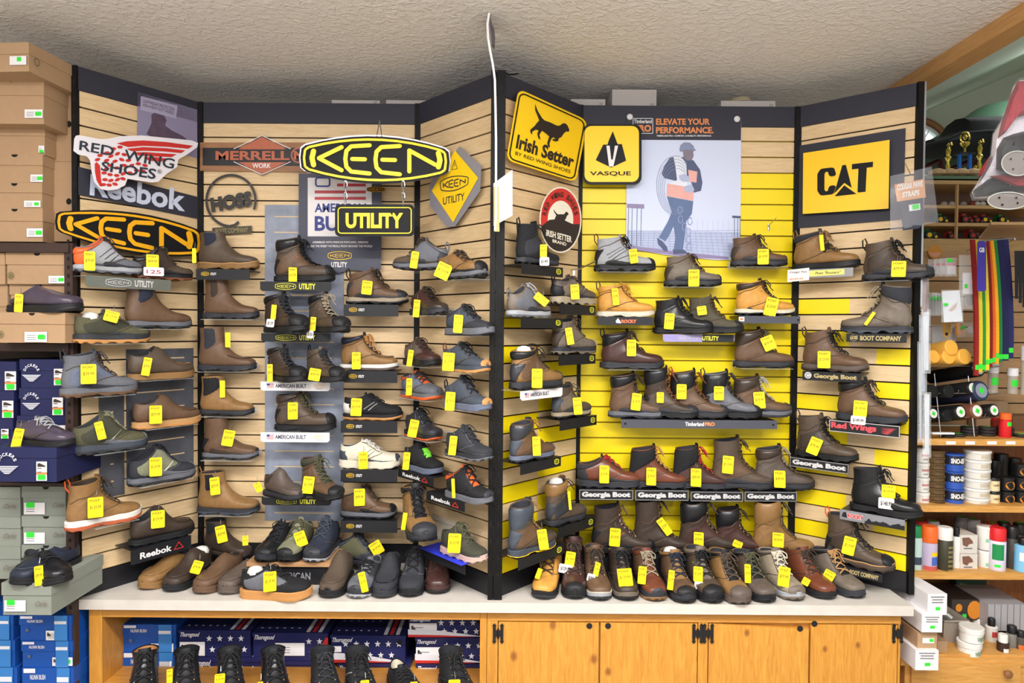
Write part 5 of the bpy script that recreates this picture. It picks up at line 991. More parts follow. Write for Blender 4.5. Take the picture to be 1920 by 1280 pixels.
        rq = random.Random(2); pts = [(Wm * .4, Hm)] + [(Wm * (.4 + .6 * k / 24), Hm * rq.uniform(.45, .75)) for k in range(25)] + [(Wm, Hm)]; d2.poly(mb, pts, SHBLK, q)
    elif style == 'timb': 
        d2.rtext(mb, 'Timberland', Wm * .41, Hm * .25, Wm * .53, Hm * .72, WHITEP, q, .03); d2.rtext(mb, 'PRO', Wm * .535, Hm * .25, Wm * .6, Hm * .7, ORP, q, .06)
        for x_ in (.025, .975): d2.disc(mb, Wm * x_, Hm * .5, Hm * .13, POSTM, q)
    elif style == 'grey':
        d2.poly(mb, [(0, Hm * .15), (Wm * .09, Hm * .15), (Wm * .09, Hm * .75), (0, Hm * .75)], WHITEP, q); d2.poly(mb, [(Wm * .02, Hm * .3), (Wm * .07, Hm * .3), (Wm * .07, Hm * .6), (Wm * .02, Hm * .6)], ORP, q + .0004); d2.disc(mb, Wm * .97, Hm * .5, Hm * .14, POSTM, q)
    elif style == 'geo':
        d2.line(mb, [(2, 2), (Wm - 2, 2), (Wm - 2, Hm - 2), (2, Hm - 2)], 3, mat('silver_frame', '#a4a4a6', .3, metal=.5, var=0), q, True); d2.rtext(mb, 'Georgia Boot', Wm * .05, Hm * .2, Wm * .95, Hm * .85, PALEL, q, .06)
    elif style == 'geog':
        d2.rtext(mb, 'Georgia Boot', Wm * .2, Hm * .2, Wm * .93, Hm * .85, GOLDL, q, .05); d2.disc(mb, Wm * .1, Hm * .45, Hm * .38, PALEL, q); d2.line(mb, arc(Wm * .1, Hm * .45, Hm * .2, Hm * .24, 20, 330, 8), 2, SHBLK, q + .0004)
    elif style == 'redw':
        d2.line(mb, [(2, 2), (Wm - 2, 2), (Wm - 2, Hm - 2), (2, Hm - 2)], 2.5, PALEL, q, True); d2.rtext(mb, 'Red Wings', Wm * .03, Hm * .15, Wm * .68, Hm * .82, REDL, q, .045)
        for k in range(5): d2.poly(mb, [(Wm * .74, Hm * (.28 + k * .1)), (Wm * (.95 - k * .02), Hm * (.3 + k * .11)), (Wm * (.9 - k * .02), Hm * (.36 + k * .11))], REDL, q)
    elif style == 'boot': 
        d2.rtext(mb, 'BOOT COMPANY', Wm * .24, Hm * .22, Wm * .92, Hm * .8, GOLDL, q, .045); d2.text(mb, 'HOSS', [(Wm * .07, Hm * .32), (Wm * .2, Hm * .2), (Wm * .2, Hm * .65), (Wm * .07, Hm * .75)], GOLDL, q, .05); d2.line(mb, arc(Wm * .13, Hm * .5, Hm * .38, Hm * .38, 0, 280, 10), 1.2, GOLDL, q)
    elif style == 'reebok': 
        d2.rtext(mb, 'Reebok', Wm * .14, Hm * .3, Wm * .66, Hm * .75, WHITEP, q, .03); d2.line(mb, [(Wm * .7, Hm * .72), (Wm * .78, Hm * .24), (Wm * .86, Hm * .72)], 3.5, REDM, q, True)
    elif style == 'hand':
        d2.poly(mb, [(Wm * .3, Hm * .15), (Wm * .87, Hm * .12), (Wm * .87, Hm * .75), (Wm * .3, Hm * .85)], mat('pale_yellow_paper', '#e0dc7a', .6, var=0), q); d2.rtext(mb, 'Paws "Rooters"', Wm * .42, Hm * .3, Wm * .82, Hm * .62, INK, q + .0005, .01, .3)
        mb2 = MB(); d2.poly(mb2, [(-6, -2), (Wm * .33, -8), (Wm * .33, Hm * 1.25), (-6, Hm * 1.4)], WHITEP, .006, th=.0008); d2.rtext(mb2, 'Cougar Paw', 4, Hm * .12, Wm * .3, Hm * .42, INK, .0066, .005, .2); d2.rtext(mb2, '$249.99', 4, Hm * .95, Wm * .24, Hm * 1.2, mat('orange_ink', '#e08a2e', .5, var=0), .0066, .02, .2); mb2.build('handwritten_card', fc, smooth=False)
    if mb.v: mb.build('lettering', fc, smooth=False)
    return root
DSH = display_shelf
DSH('L', 160, 516, 320, 537, 'chrome', 'chrome faced shelf strip with oval logo below the top left shoes')
DSH('L', 245, 1004, 358, 1030, 'reebok', 'black shelf with white letters and red triangle under the dark slip-on at far left')
DSH('B', 368, 509, 468, 529, 'keen', 'black logo shelf under the brown pull-on boot with tan sole')
DSH('B', 488, 532, 621, 550, 'keenbig', 'black shelf strip with yellow oval logo under the topmost tall brown boot')
DSH('B', 490, 627, 620, 643, 'keenbig', 'black shelf strip with yellow oval logo under the two forward turned boots')
DSH('B', 489, 719, 619, 736, 'amer', 'white shelf strip with flag and blue lettering, upper of the two')
DSH('B', 489, 810, 618, 828, 'amer', 'white shelf strip with flag and blue lettering, lower of the two')
DSH('B', 491, 934, 621, 948, 'keenbig', 'black shelf strip with yellow oval logo above the wooden riser')
for y, nm in ((573, 'brown hiker with cream midsole'), (695, 'wheat moc-toe boot'), (788, 'black striped gum sole sneaker'), (878, 'white and grey running shoe'), (970, 'brown low work shoe')):
    DSH('B', 645 if y < 700 else 639, y, 745 if y > 600 else 747, y + 22, 'keen', 'black shelf with small oval logo under the ' + nm, group=None)
DSH('c', 747, 884, 812, 900, 'reebok', 'black brand shelf with red triangle under the shoe with lime insole')
DSH('c', 800, 938, 871, 955, 'reebok', 'black brand shelf with red triangle under the sneaker with orange collar')
DSH('c', 803, 1045, 872, 1066, 'plain', 'black shelf with bright blue card under the olive shoe')
for x0, y, x1, nm in ((978, 498, 1055, 'black mid hiking boot'), (977, 597, 1054, 'pale grey low hiker'), (1050, 572, 1116, 'low hiker with yellow heel'), (1048, 663, 1116, 'brown canvas mid hiker'), (1050, 783, 1118, 'brown and green hiker'), (976, 863, 1051, 'boot with blue grey sole'), (1047, 979, 1114, 'boot with white stuffing'), (972, 1034, 1057, 'boot with yellow sole marks')):
    DSH('C', x0, y, x1, y + 19, 'keen', 'black shelf with yellow oval at one end under the ' + nm)
DSH('C', 976, 731, 1054, 748, 'amer', 'white flag lettered shelf right of the centre post')
DSH('Y', 1121, 597, 1225, 612, 'rocky', 'black shelf with orange brand letters under the wheat boot')
DSH('Y', 1243, 626, 1377, 640, 'lilac', 'lilac and black oval logo shelf under the black and camouflage boots')
DSH('Y', 1385, 594, 1500, 608, 'grey', 'grey shelf under the wheat hiker at the right of the yellow wall')
DSH('Y', 1165, 784, 1457, 800, 'timb', 'long dark grey shelf carrying five boots on the yellow wall')
GG = 'silver framed signs in a row on the yellow wall'
DSH('Y', 1086, 913, 1187, 932, 'geo', 'silver framed lettered shelf under the low hiker with red laces', group=GG)
DSH('Y', 1191, 913, 1291, 932, 'geo', 'silver framed lettered shelf under the chestnut hiking boot', group=GG)
DSH('Y', 1295, 915, 1393, 933, 'geo', 'silver framed lettered shelf under the boot with bright red laces', group=GG)
DSH('Y', 1396, 915, 1494, 933, 'geo', 'silver framed lettered shelf under the ribbed toe and grey brown boots', group=GG)
DSH('R', 1480, 508, 1600, 524, 'hand', 'aluminium shelf strip with handwritten cards under the strapped tan boot')
DSH('R', 1587, 627, 1700, 643, 'boot', 'black lettered shelf under the grey boot pointing left')
DSH('R', 1505, 699, 1615, 716, 'geog', 'black shelf with mascot badge and gold letters on the right wall')
DSH('R', 1555, 792, 1688, 814, 'redw', 'black shelf with red lettering and small red wing')
DSH('R', 1481, 862, 1592, 880, 'geo', 'silver framed lettered shelf on the right angled wall')
DSH('R', 1575, 964, 1697, 983, 'rockys', 'silver grey shelf with red letters under the shiny black boot')
DSH('R', 1575, 1060, 1655, 1075, 'boot', 'black lettered shelf lowest on the right angled wall')
# blue card under the olive shoe
q = [s_ for s_ in SHOES if 'bright blue card' in s_[6]][0]; z0 = q[0].location.z; mb = MB(); pl = CL
a0, _ = pl.st(pl.hit(803, 1045, .14)); mb.slab([pl.pt(a0 - .03, z0 - .0005, .005), pl.pt(a0 + .27, z0 - .0005, .005), pl.pt(a0 + .27, z0 - .0005, .17), pl.pt(a0 - .03, z0 - .0005, .17)], [pl.pt(a0 - .03, z0 - .0012, .005), pl.pt(a0 + .27, z0 - .0012, .005), pl.pt(a0 + .27, z0 - .0012, .17), pl.pt(a0 - .03, z0 - .0012, .17)], mat('blue_card', '#2b3bd8', .5, var=0))
tag(mb.build('blue_card', smooth=False), 'bright blue card lying on a black shelf under the olive low shoe', 'card')
# clear shelves under all other wall shoes
for s_ in list(SHOES):
    if s_[3] in PLN and s_[0].name not in USED and s_[0].location.z > ZC + .2:
        pl = PLN[s_[3]]; c_ = s_[0].location + Vector((math.cos(s_[2]), math.sin(s_[2]), 0)) * s_[1] * .5; t, z = pl.st(c_); hw = .12
        z -= .0015; t0, t1 = max(.002, t - hw), min(pl.len - .002, t + hw); mb = MB()
        root = empty('clear_shelf', pl.pt((t0 + t1) / 2, z - .02, 0), pl.ang, ' '.join(('clear ledge under the ' + s_[6]).split()[:16]), 'shelf', 'clear acrylic shoe ledges')
        for (o0, o1, za, zb, nm) in ((.001, .135, z - .003, z, 'ledge'), (.001, .004, z, z + .035, 'back_flange')):
            mb = MB(); P = [pl.pt(tt, zz, oo) for tt in (t0, t1) for oo in (o0, o1) for zz in (za, zb)]
            mb.add(P, [(0, 1, 3, 2), (4, 6, 7, 5), (0, 4, 5, 1), (2, 3, 7, 6), (0, 2, 6, 4), (1, 5, 7, 3)], ACR); mb.build(nm, root, smooth=False)
# risers on the counter
RS = wood_mat('riser_wood', '#a97f57', '#c79b70', (1, 9, 9))
a = at_z(452, 1064, ZC + .1); b = at_z(617, 1064, ZC + .1)
r = empty('display_riser', ((a.x + b.x) / 2, 3.1, ZC), 0, 'black riser with wooden top and grey lettering behind the skate shoe', 'riser')
mb = MB(); mb.box((a.x + .02, 3.0, ZC), (b.x - .02, 3.27, ZC + .085), SHBLK); mb.build('base', r, smooth=False)
mb = MB(); mb.box((a.x, 2.985, ZC + .085), (b.x, 3.28, ZC + .104), RS); mb.build('top_board', r, smooth=False)
mb = MB(); d = on_y(2.998); d.rtext(mb, 'AMERICAN', 514, 1073, 582, 1087, mat('grey_lettering', '#8b8b90', .5, var=0), .001, .02); mb.build('lettering', r, smooth=False)
a = BR.hit(1108, 1040, .2); b = BR.hit(1478, 1040, .2); mb = MB(); mb.box((a.x, 3.10, ZC), (b.x, 3.285, ZC + .098), SHBLK); tag(mb.build('display_riser', smooth=False), 'long low black riser under the back row of boots before the yellow wall', 'riser')
# ================================================================== shoe boxes
CARD = mat('kraft_card', '#b0906f', .75, bump=.1, scale=40, var=.06); CARDD = mat('kraft_print', '#5b5f3a', .7, var=0); NAVYC = mat('navy_card', '#1f2450', .5, var=.08); GGC = mat('sage_card', '#8b9188', .7, var=.05); BLUEC = mat('blue_card_box', '#1650a8', .5, var=.08); BLUEL = mat('light_blue_print', '#3a7fc8', .5, var=0)
THB = mat('starred_navy', '#23275a', .4, var=.05); HOLE = mat('hole_dark', '#120f0d', .8, var=0); STAR = mat('star_white', '#dfe0ea', .5, var=0); BROWNB = mat('brown_board', '#3e2d28', .6, var=.15)
def shoebox(x0, y0, x1, y1, Y, style, label, group, depth=.33, vertical=False, lid=.38, stick=None, noside=False):
    p0 = at_y(x0, y1, Y); p1 = at_y(x1, y0, Y); lo = Vector((p0.x, Y, p0.z)); hi = Vector((p1.x, Y + depth, p1.z))
    M = dict(kraft=CARD, navy=NAVYC, sage=GGC, blue=BLUEC, star=THB, dark=mat('dark_box', '#262433', .5, var=.05), white=WHITEP)[style]
    r = empty('shoe_box', ((lo.x + hi.x) / 2, Y + depth / 2, lo.z), 0, label, 'shoe box', group)
    d = on_y(Y); W_, H_ = x1 - x0, y1 - y0; g = .003
    if vertical: 
        sx = lo.x + (hi.x - lo.x) * (1 - lid * .6); mb = MB(); mb.box((lo.x, Y + .004, lo.z), (sx, hi.y, hi.z), M); mb.build('box_base', r, smooth=False); mb = MB(); mb.box((sx - .01, Y, lo.z), (hi.x, hi.y, hi.z), M); mb.build('lid', r, smooth=False)
    else:
        lz = hi.z - (hi.z - lo.z) * lid; mb = MB(); mb.box((lo.x + g, Y + .004, lo.z), (hi.x - g, hi.y - .004, lz + .005), M); mb.build('box_base', r, smooth=False); mb = MB(); mb.box((lo.x, Y, lz), (hi.x, hi.y, hi.z), M); mb.build('lid', r, smooth=False)
    if stick:
        a, b, c, e = stick; mb = MB(); d.poly(mb, [(a, b), (c, b), (c, e), (a, e)], WHITEP, .002); w_, h_ = c - a, e - b
        for k in range(3): d.line(mb, [(a + w_ * .1, b + h_ * (.35 + k * .2)), (a + w_ * .5, b + h_ * (.35 + k * .2))], max(.4, h_ * .05), plain('grey'), .0026, caps=False)
        if style in ('navy', 'star', 'blue'): d.poly(mb, [(a + w_ * .12, b + h_ * .1), (a + w_ * .3, b + h_ * .08), (a + w_ * .85, b + h_ * .22), (a + w_ * .85, b + h_ * .28), (a + w_ * .1, b + h_ * .28)] if style == 'navy' else [(a + w_ * .06, b + h_ * .2), (a + w_ * .12, b + h_ * .2), (a + w_ * .28, b + h_ * .6), (a + w_ * .06, b + h_ * .6)], plain('dkbrown'), .0026)
        if style == 'navy': d.poly(mb, [(a, b + h_ * .56), (c, b + h_ * .56), (c, b + h_ * .68), (a, b + h_ * .68)], ORP, .0026)
        st_ = mb.build('box_label', r, smooth=False)
        if style != 'star':
            mb = MB(); gx, gy = (a + w_ * .5, b + h_ * .82) if h_ > w_ else ((a + w_ * .75, b + h_ * .5) if style != 'sage' else (a + w_ * .3, b + h_ * .2)); s1 = min(w_, h_) * .3
            d.poly(mb, rrect(gx - s1 * 1.2, gy - s1 * .8, gx + s1 * 1.2, gy + s1 * .8, s1 * .3, 2), GREENS, .0034); mb.build('price_sticker', st_, smooth=False)
    mb = MB(); hx_ = x0 + W_ * .52; ly = y0 + H_ * lid
    if style in ('kraft', 'sage') and not vertical: d.poly(mb, [(hx_ + 6 * math.cos(math.radians(a_)), y0 + .4 + 5 * math.sin(math.radians(a_))) for a_ in range(0, 181, 20)], HOLE, .001)
    if style == 'kraft':
        lx, lyy = (x0 + 9, ly + (y1 - ly) * .55) if not vertical else (x0 + 8, y0 + 12)
        d.line(mb, arc(lx, lyy, 5, 6, 0, 360, 12), 1.2, CARDD, .0045, caps=False); d.rtext(mb, 'B', lx - 2, lyy - 3, lx + 2, lyy + 3, CARDD, .0045, .03)
        if vertical: d.disc(mb, x1 - 14, (y0 + y1) / 2, 5, HOLE, .001, ry=6)
    if style == 'navy':
        cx, cy = x0 + W_ * .26, y0 + H_ * .48; k = H_ / 52
        for i, ch in enumerate('DOCKERS'):
            a_ = math.radians(200 + i * 140 / 6); X_, Y_ = cx + 13 * k * math.cos(a_), cy - 2 * k + 13 * k * math.sin(a_); tx_, ty_ = -math.sin(a_) * 2 * k, math.cos(a_) * 2 * k; nx_, ny_ = math.cos(a_) * 2.5 * k, math.sin(a_) * 2.5 * k
            d.text(mb, ch, [(X_ - tx_ + nx_, Y_ - ty_ + ny_), (X_ + tx_ + nx_, Y_ + ty_ + ny_), (X_ + tx_ - nx_, Y_ + ty_ - ny_), (X_ - tx_ - nx_, Y_ - ty_ - ny_)], STAR, .0045, .03)
        for i in range(5): d.poly(mb, [(cx - (18 - i * 3) * k, cy + (3 + i * 2.6) * k), (cx + (18 - i * 3) * k, cy + (3 + i * 2.6) * k), (cx + (15 - i * 3) * k, cy + (4.6 + i * 2.6) * k), (cx - (15 - i * 3) * k, cy + (4.6 + i * 2.6) * k)], STAR, .0045)
    if style == 'sage': d.rtext(mb, 'Clarks', x0 + W_ * .68, ly + (y1 - ly) * .3, x0 + W_ * .92, ly + (y1 - ly) * .55, plain('greybrown'), .0045, 0, .4)
    if style == 'blue' and not vertical:
        d.poly(mb, [(x1 - W_ * .33, y0), (x1 - W_ * .08, y0), (x1 - W_ * .08, y1), (x1 - W_ * .33, y1)], BLUEL, .0045); d.poly(mb, [(x1 - W_ * .33, y0 + H_ * .22), (x1 - W_ * .1, y0 + H_ * .22), (x1 - W_ * .1, y0 + H_ * .34), (x1 - W_ * .33, y0 + H_ * .34)], STAR, .005)
        d.rtext(mb, 'NUNN BUSH', x0 + W_ * .15, y0 + H_ * .16, x0 + W_ * .45, y0 + H_ * .28, STAR, .005, .02); d.poly(mb, [(x0 + 2, y0 + 1), (x0 + W_ * .25, y0 + 1), (x0 + W_ * .25, y0 + H_ * .12), (x0 + 2, y0 + H_ * .12)], STAR, .005); d.disc(mb, x0 + W_ * .15, y0 + H_ * .58, 3, plain('grey'), .005)
    if style == 'blue' and vertical:
        d.poly(mb, [(x0 + W_ * .35, y1 - H_ * .3), (x1, y1 - H_ * .3), (x1, y1), (x0 + W_ * .35, y1)], BLUEL, .0045); d.text(mb, 'NUNN BUSH', [(x0 + W_ * .75, y0 + H_ * .16), (x0 + W_ * .75, y0 + H_ * .55), (x0 + W_ * .6, y0 + H_ * .55), (x0 + W_ * .6, y0 + H_ * .16)], STAR, .005, .02); d.poly(mb, [(x0 + W_ * .72, y0), (x0 + W_ * .85, y0), (x0 + W_ * .85, y0 + H_ * .25), (x0 + W_ * .72, y0 + H_ * .25)], STAR, .005)
    if style == 'star':
        sx0 = stick[2] + 8 if stick else x0 + 30; rq = random.Random(x0); sy = [y0 + H_ * .3, y0 + H_ * .72]
        for j, yy in enumerate(sy):
            xx = sx0 + (j % 2) * 6
            while xx < x1 - 7:
                d.poly(mb, [(xx + 6 * (1 if k % 2 == 0 else .42) * math.sin(k * PI / 5), yy - 6.5 * (1 if k % 2 == 0 else .42) * math.cos(k * PI / 5)) for k in range(10)], STAR, .0045); xx += 20
        d.rtext(mb, 'Thorogood', x0 + 4, y0 + H_ * .06, x0 + W_ * .3, y0 + H_ * .28, STAR, .0045, .03, .5)
        if x0 > 600:
            d.poly(mb, [(x0, y1 - H_ * .38), (x0 + W_ * .4, y1 - H_ * .32), (x1 - 4, y1 - 1), (x0, y1 - H_ * .1)], STAR, .0042); d.poly(mb, [(x0, y1 - H_ * .12), (x0 + W_ * .4, y1 - H_ * .1), (x1 - 20, y1), (x0, y1)], REDM, .0046); d.disc(mb, x1 - 12, y0 + H_ * .24, 4.5, HOLE, .005)
        elif x0 > 472: d.poly(mb, [(x1 - 28, y1), (x1 - 4, y0 + H_ * .15), (x1, y0 + H_ * .15), (x1, y1)], REDM, .0042); d.poly(mb, [(x1 - 26, y1 - 5), (x1, y0 + H_ * .45), (x1, y0 + H_ * .75), (x1 - 14, y1 - 2)], STAR, .0046)
        # stars and stripes on the lid top
        tz = hi.z + .0006
        for k in range(3): mb.add([Vector((lo.x + (hi.x - lo.x) * (.7 + .08 * k + j), Y + dd, tz)) for j, dd in ((0, .01), (.05, .01), (.05, depth - .02), (0, depth - .02))], [(0, 1, 2, 3)], (STAR, REDM, STAR)[k])
        for k in range(12):
            cx, cy = lo.x + (hi.x - lo.x) * (.08 + .1 * (k % 6)), Y + .05 + .1 * (k // 6); mb.add([Vector((cx + .008 * (1 if m_ % 2 == 0 else .42) * math.sin(m_ * PI / 5), cy + .008 * (1 if m_ % 2 == 0 else .42) * math.cos(m_ * PI / 5), tz)) for m_ in range(10)], [tuple(range(10))], STAR)
    if style == 'dark': d.poly(mb, [(x0 + W_ * .3, y0 + H_ * .3), (x0 + W_ * .45, y0 + H_ * .15), (x0 + W_ * .6, y0 + H_ * .3), (x0 + W_ * .65, y0 + H_ * .6), (x0 + W_ * .45, y1), (x0 + W_ * .28, y0 + H_ * .6)], plain('grey'), .0045)
    if mb.v: mb.build('printed_mark', r, smooth=False)
    return r
K = 'kraft shoe boxes stacked on the left shelves'
SB_ = shoebox; Y1, Y2 = 2.80, 2.66
# rotated top box
def top_box():
    c_ = at_y(54, 133, 2.60); w_, dp, h_ = .24, .33, .108; ph = math.radians(4); R_ = Matrix.Translation(c_) @ Matrix.Rotation(-ph, 4, 'Z')
    r = empty('shoe_box', c_, -ph, 'kraft shoe box topmost on the left shelves, pulled forward with its side showing', 'shoe box', K)
    mb = MB(); mb.box((-w_, .004, 0), (-.003, dp, h_ * .62), CARD, R_); mb.build('box_base', r, smooth=False); mb = MB(); mb.box((-w_ - .002, 0, h_ * .6), (0, dp, h_), CARD, R_); mb.build('lid', r, smooth=False)
    dd = Draw(lambda a, b, h: R_ @ Vector((-w_ + a, -h, h_ - b))); mb = MB(); dd.poly(mb, [(.165, .052), (.232, .052), (.232, .085), (.165, .085)], WHITEP, .002); lb = mb.build('box_label', r, smooth=False); mb = MB(); dd.poly(mb, [(.195, .056), (.212, .056), (.212, .072), (.195, .072)], GREENS, .003); mb.build('price_sticker', lb, smooth=False)
    mb = MB(); dd = Draw(lambda a, b, h: R_ @ Vector((h, a, h_ - b))); dd.line(mb, arc(.04, .06, .012, .014, 0, 360, 14), .003, CARDD, .001, caps=False); mb.build('printed_mark', r, smooth=False)
top_box()
SB_(-45, 149, 82, 231, 2.72, 'kraft', 'kraft shoe box second from the top on the left shelves', K, stick=(46, 205, 80, 221), lid=.36)
SB_(-30, 233, 84, 289, Y1, 'kraft', 'kraft shoe box third from the top on the left shelves', K, stick=(72, 273, 83, 286))
SB_(-30, 289, 80, 343, Y1, 'kraft', 'kraft shoe box fourth from the top on the left shelves', K, stick=(57, 327, 80, 341))
SB_(-30, 343, 79, 390, Y1, 'kraft', 'kraft shoe box fifth from the top on the left shelves', K, stick=(45, 376, 76, 388))
SB_(-30, 391, 80, 452, Y1, 'kraft', 'kraft shoe box resting on the top left shelf board', K, stick=(50, 428, 80, 444))
SB_(86, 163, 143, 302, 2.87, 'kraft', 'kraft shoe box standing on end, upper of two beside the stack', K, vertical=True, stick=(86, 259, 100, 302))
SB_(84, 303, 143, 452, 2.87, 'kraft', 'kraft shoe box standing on end, lower of two beside the stack', K, vertical=True, stick=(84, 407, 98, 444))
SB_(-70, 474, 9, 532, Y1, 'kraft', 'kraft shoe box cut by the picture edge above the clog shelf', K); SB_(11, 474, 123, 532, Y1, 'kraft', 'kraft shoe box with round green mark just under the top left board', K, stick=(91, 517, 122, 531))
SB_(-70, 533, 14, 642, Y1 + .02, 'kraft', 'large kraft shoe box at the picture edge left of the clog', K); SB_(18, 533, 123, 585, Y1 + .02, 'kraft', 'kraft shoe box directly behind the purple clog', K)
SB_(-8, 586, 122, 642, 2.70, 'kraft', 'kraft shoe box carrying the purple clog', K, stick=(46, 622, 88, 641))
N = 'navy shoe boxes with winged emblem'
SB_(-60, 678, 30, 732, Y1, 'navy', 'navy shoe box at the picture edge, top left of the navy stack', N, stick=(9, 696, 30, 731)); SB_(-65, 733, 26, 784, Y1, 'navy', 'navy shoe box at the picture edge, middle of the navy stack', N, stick=(4, 751, 25, 783)); SB_(-70, 785, 24, 838, Y1, 'navy', 'navy shoe box at the picture edge, low in the navy stack', N, stick=(2, 804, 16, 822))
SB_(37, 674, 121, 727, Y1, 'navy', 'navy shoe box topmost of the stack behind the blue grey boot', N, stick=(101, 691, 119, 722)); SB_(36, 728, 121, 779, Y1, 'navy', 'navy shoe box second of the stack left of the trail shoe', N, stick=(98, 745, 118, 778)); SB_(32, 780, 122, 838, Y1 , 'navy', 'navy shoe box behind the dark oxford shoe', N, stick=(105, 797, 124, 830))
SB_(-20, 839, 106, 903, 2.62, 'navy', 'navy shoe box carrying the dark oxford shoe', N, stick=(68, 865, 88, 901), lid=.3)
G_ = 'sage grey shoe boxes on the left shelves'
SB_(-60, 913, 38, 968, Y1, 'sage', 'sage grey shoe box at the picture edge, upper', G_); SB_(-60, 969, 38, 1024, Y1, 'sage', 'sage grey shoe box at the picture edge, middle', G_); SB_(-60, 1025, 38, 1085, Y1, 'sage', 'sage grey shoe box at the picture edge behind the navy moccasin', G_)
SB_(41, 912, 127, 966, Y1, 'sage', 'sage grey shoe box topmost under the navy boxes', G_, stick=(45, 942, 84, 964)); SB_(41, 967, 128, 1021, Y1, 'sage', 'sage grey shoe box second under the navy boxes', G_, stick=(45, 998, 84, 1019)); SB_(41, 1022, 128, 1085, Y1, 'sage', 'sage grey shoe box behind the black oxford', G_)
SB_(3, 1093, 96, 1153, 2.56, 'sage', 'sage grey shoe box pulled forward carrying the black oxfords', G_, stick=(8, 1125, 48, 1146))
B_ = 'blue shoe boxes on the left shelves'
SB_(-70, 1154, 25, 1199, Y1 - .02, 'blue', 'blue shoe box at the picture edge, upper', B_); SB_(-70, 1200, 28, 1250, Y1 - .02, 'blue', 'blue shoe box at the picture edge, middle', B_); SB_(-70, 1251, 32, 1330, Y1 - .02, 'blue', 'blue shoe box at the picture edge, lowest', B_)
SB_(36, 1154, 134, 1201, Y1 - .02, 'blue', 'blue shoe box uppermost under the sage box', B_, stick=(86, 1182, 125, 1200)); SB_(40, 1202, 136, 1251, Y1 - .02, 'blue', 'blue shoe box second under the sage box', B_, stick=(98, 1232, 136, 1248)); SB_(42, 1252, 138, 1330, Y1 - .02, 'blue', 'blue shoe box lowest beside the pine cabinet', B_)
# the left unit itself
r = empty('shelving_unit', (-2.1, 2.95, 0), 0, 'dark metal shelving unit stacked with shoe boxes at the far left', 'shelving unit')
for ya, yb_ in ((454, 473), (643, 659), (904, 911), (1154, 1154)):
    if ya == yb_: continue
    a = at_y(-90, ya, 2.78); b = at_y(128, yb_, 2.78); mb = MB(); mb.box((a.x, 2.78, b.z), (b.x, 3.3, a.z), BROWNB); mb.build('shelf', r, smooth=False)
a = at_y(124, 600, 2.80); mb = MB(); mb.box((a.x, 2.79, 0), (a.x + .034, 2.82, at_y(124, 456, 2.8).z), BROWNB)
for k in range(60): mb.box((a.x + .012, 2.7892, .1 + k * .035), (a.x + .022, 2.7902, .115 + k * .035), HOLE)
mb.build('upright', r, smooth=False); mb = MB(); mb.box((-2.9, 3.3, 0), (-1.85, 3.31, 2.6), GROOVE); mb.build('back_panel', r, smooth=False)
# shoes on the left unit
s('clog', (17, 534, 122, 586), 'ctr', 'dark purple leather clog standing on a kraft box', 'purple', 'clog', (35, 568, 13, 34, -3), a=82, zc=at_y(60, 586, 2.72).z, mat='s', mid='black', out='black', lug=0)
s('oxford_shoe', (20, 782, 117, 839), 'ctr', 'shiny dark oxford shoe standing on a navy box', 'purple', 'low', (33, 821, 15, 36, -12), a=78, zc=at_y(60, 839, 2.64).z, mat='s', mid='black', out='black', lug=0, lace='lgrey')
s('moccasin_shoe', (0, 1030, 53, 1104), 'ctr', 'navy moccasin shoe with white thread at the left picture edge', 'navy', 'slip', None, a=-12, tx=22, zc=at_y(26, 1094, 2.58).z, mid='black', out='black', moc=1, seam='dgrey', lug=0)
s('oxford_shoe', (45, 1030, 147, 1099), 'ctr', 'black leather oxford with pointed toe on the sage box', 'black', 'low', (73, 1079, 14, 37, 2), a=58, tx=118, zc=at_y(60, 1093, 2.6).z, mat='s', mid='black', out='black', lug=0, lace='black')
# ================================================================== boxes and shoes under the counter
T_ = 'starred navy boot boxes under the counter'; YU = 3.0
SB_(170, 1143, 228, 1232, YU, 'blue', 'blue shoe box standing on end at the left inside the cabinet', 'blue boxes in the cabinet', vertical=True, stick=(177, 1189, 194, 1231), depth=.3)
SB_(230, 1171, 330, 1222, YU, 'blue', 'blue shoe box lying flat inside the cabinet', 'blue boxes in the cabinet', stick=(283, 1206, 325, 1222), depth=.3); SB_(230, 1223, 332, 1300, YU, 'blue', 'blue shoe box behind the black shoes in the cabinet', 'blue boxes in the cabinet', depth=.3)
SB_(170, 1233, 229, 1300, YU, 'dark', 'dark box with pale emblem behind the brown lined shoe', 'dark boxes in the cabinet', depth=.3)
for x0, y0, x1, y1, st_, lb in ((334, 1182, 470, 1231, (337, 1203, 384, 1229), 'starred box with white label, leftmost in the upper row'), (473, 1187, 615, 1238, (516, 1205, 571, 1229), 'starred box with yellow edged label, second in the upper row'), (619, 1192, 761, 1242, (621, 1211, 640, 1222), 'starred box with red and white swoosh, third in the upper row'),
    (765, 1156, 911, 1194, (768, 1168, 819, 1192), 'starred box topmost at the right of the cabinet'), (778, 1196, 914, 1243, (780, 1213, 830, 1240), 'starred box second down at the right of the cabinet'), (355, 1233, 490, 1300, (358, 1260, 386, 1280), 'starred box leftmost in the lower row'), (492, 1240, 620, 1300, (500, 1262, 540, 1285), 'starred box second in the lower row'), (632, 1244, 770, 1300, (636, 1265, 660, 1290), 'starred box third in the lower row'), (779, 1245, 914, 1300, (782, 1262, 800, 1285), 'starred box lowest at the right of the cabinet')):
    SB_(x0, y0, x1, y1, YU, 'star', 'navy ' + lb, T_, stick=st_, depth=.3, lid=.12)
ZU = .252
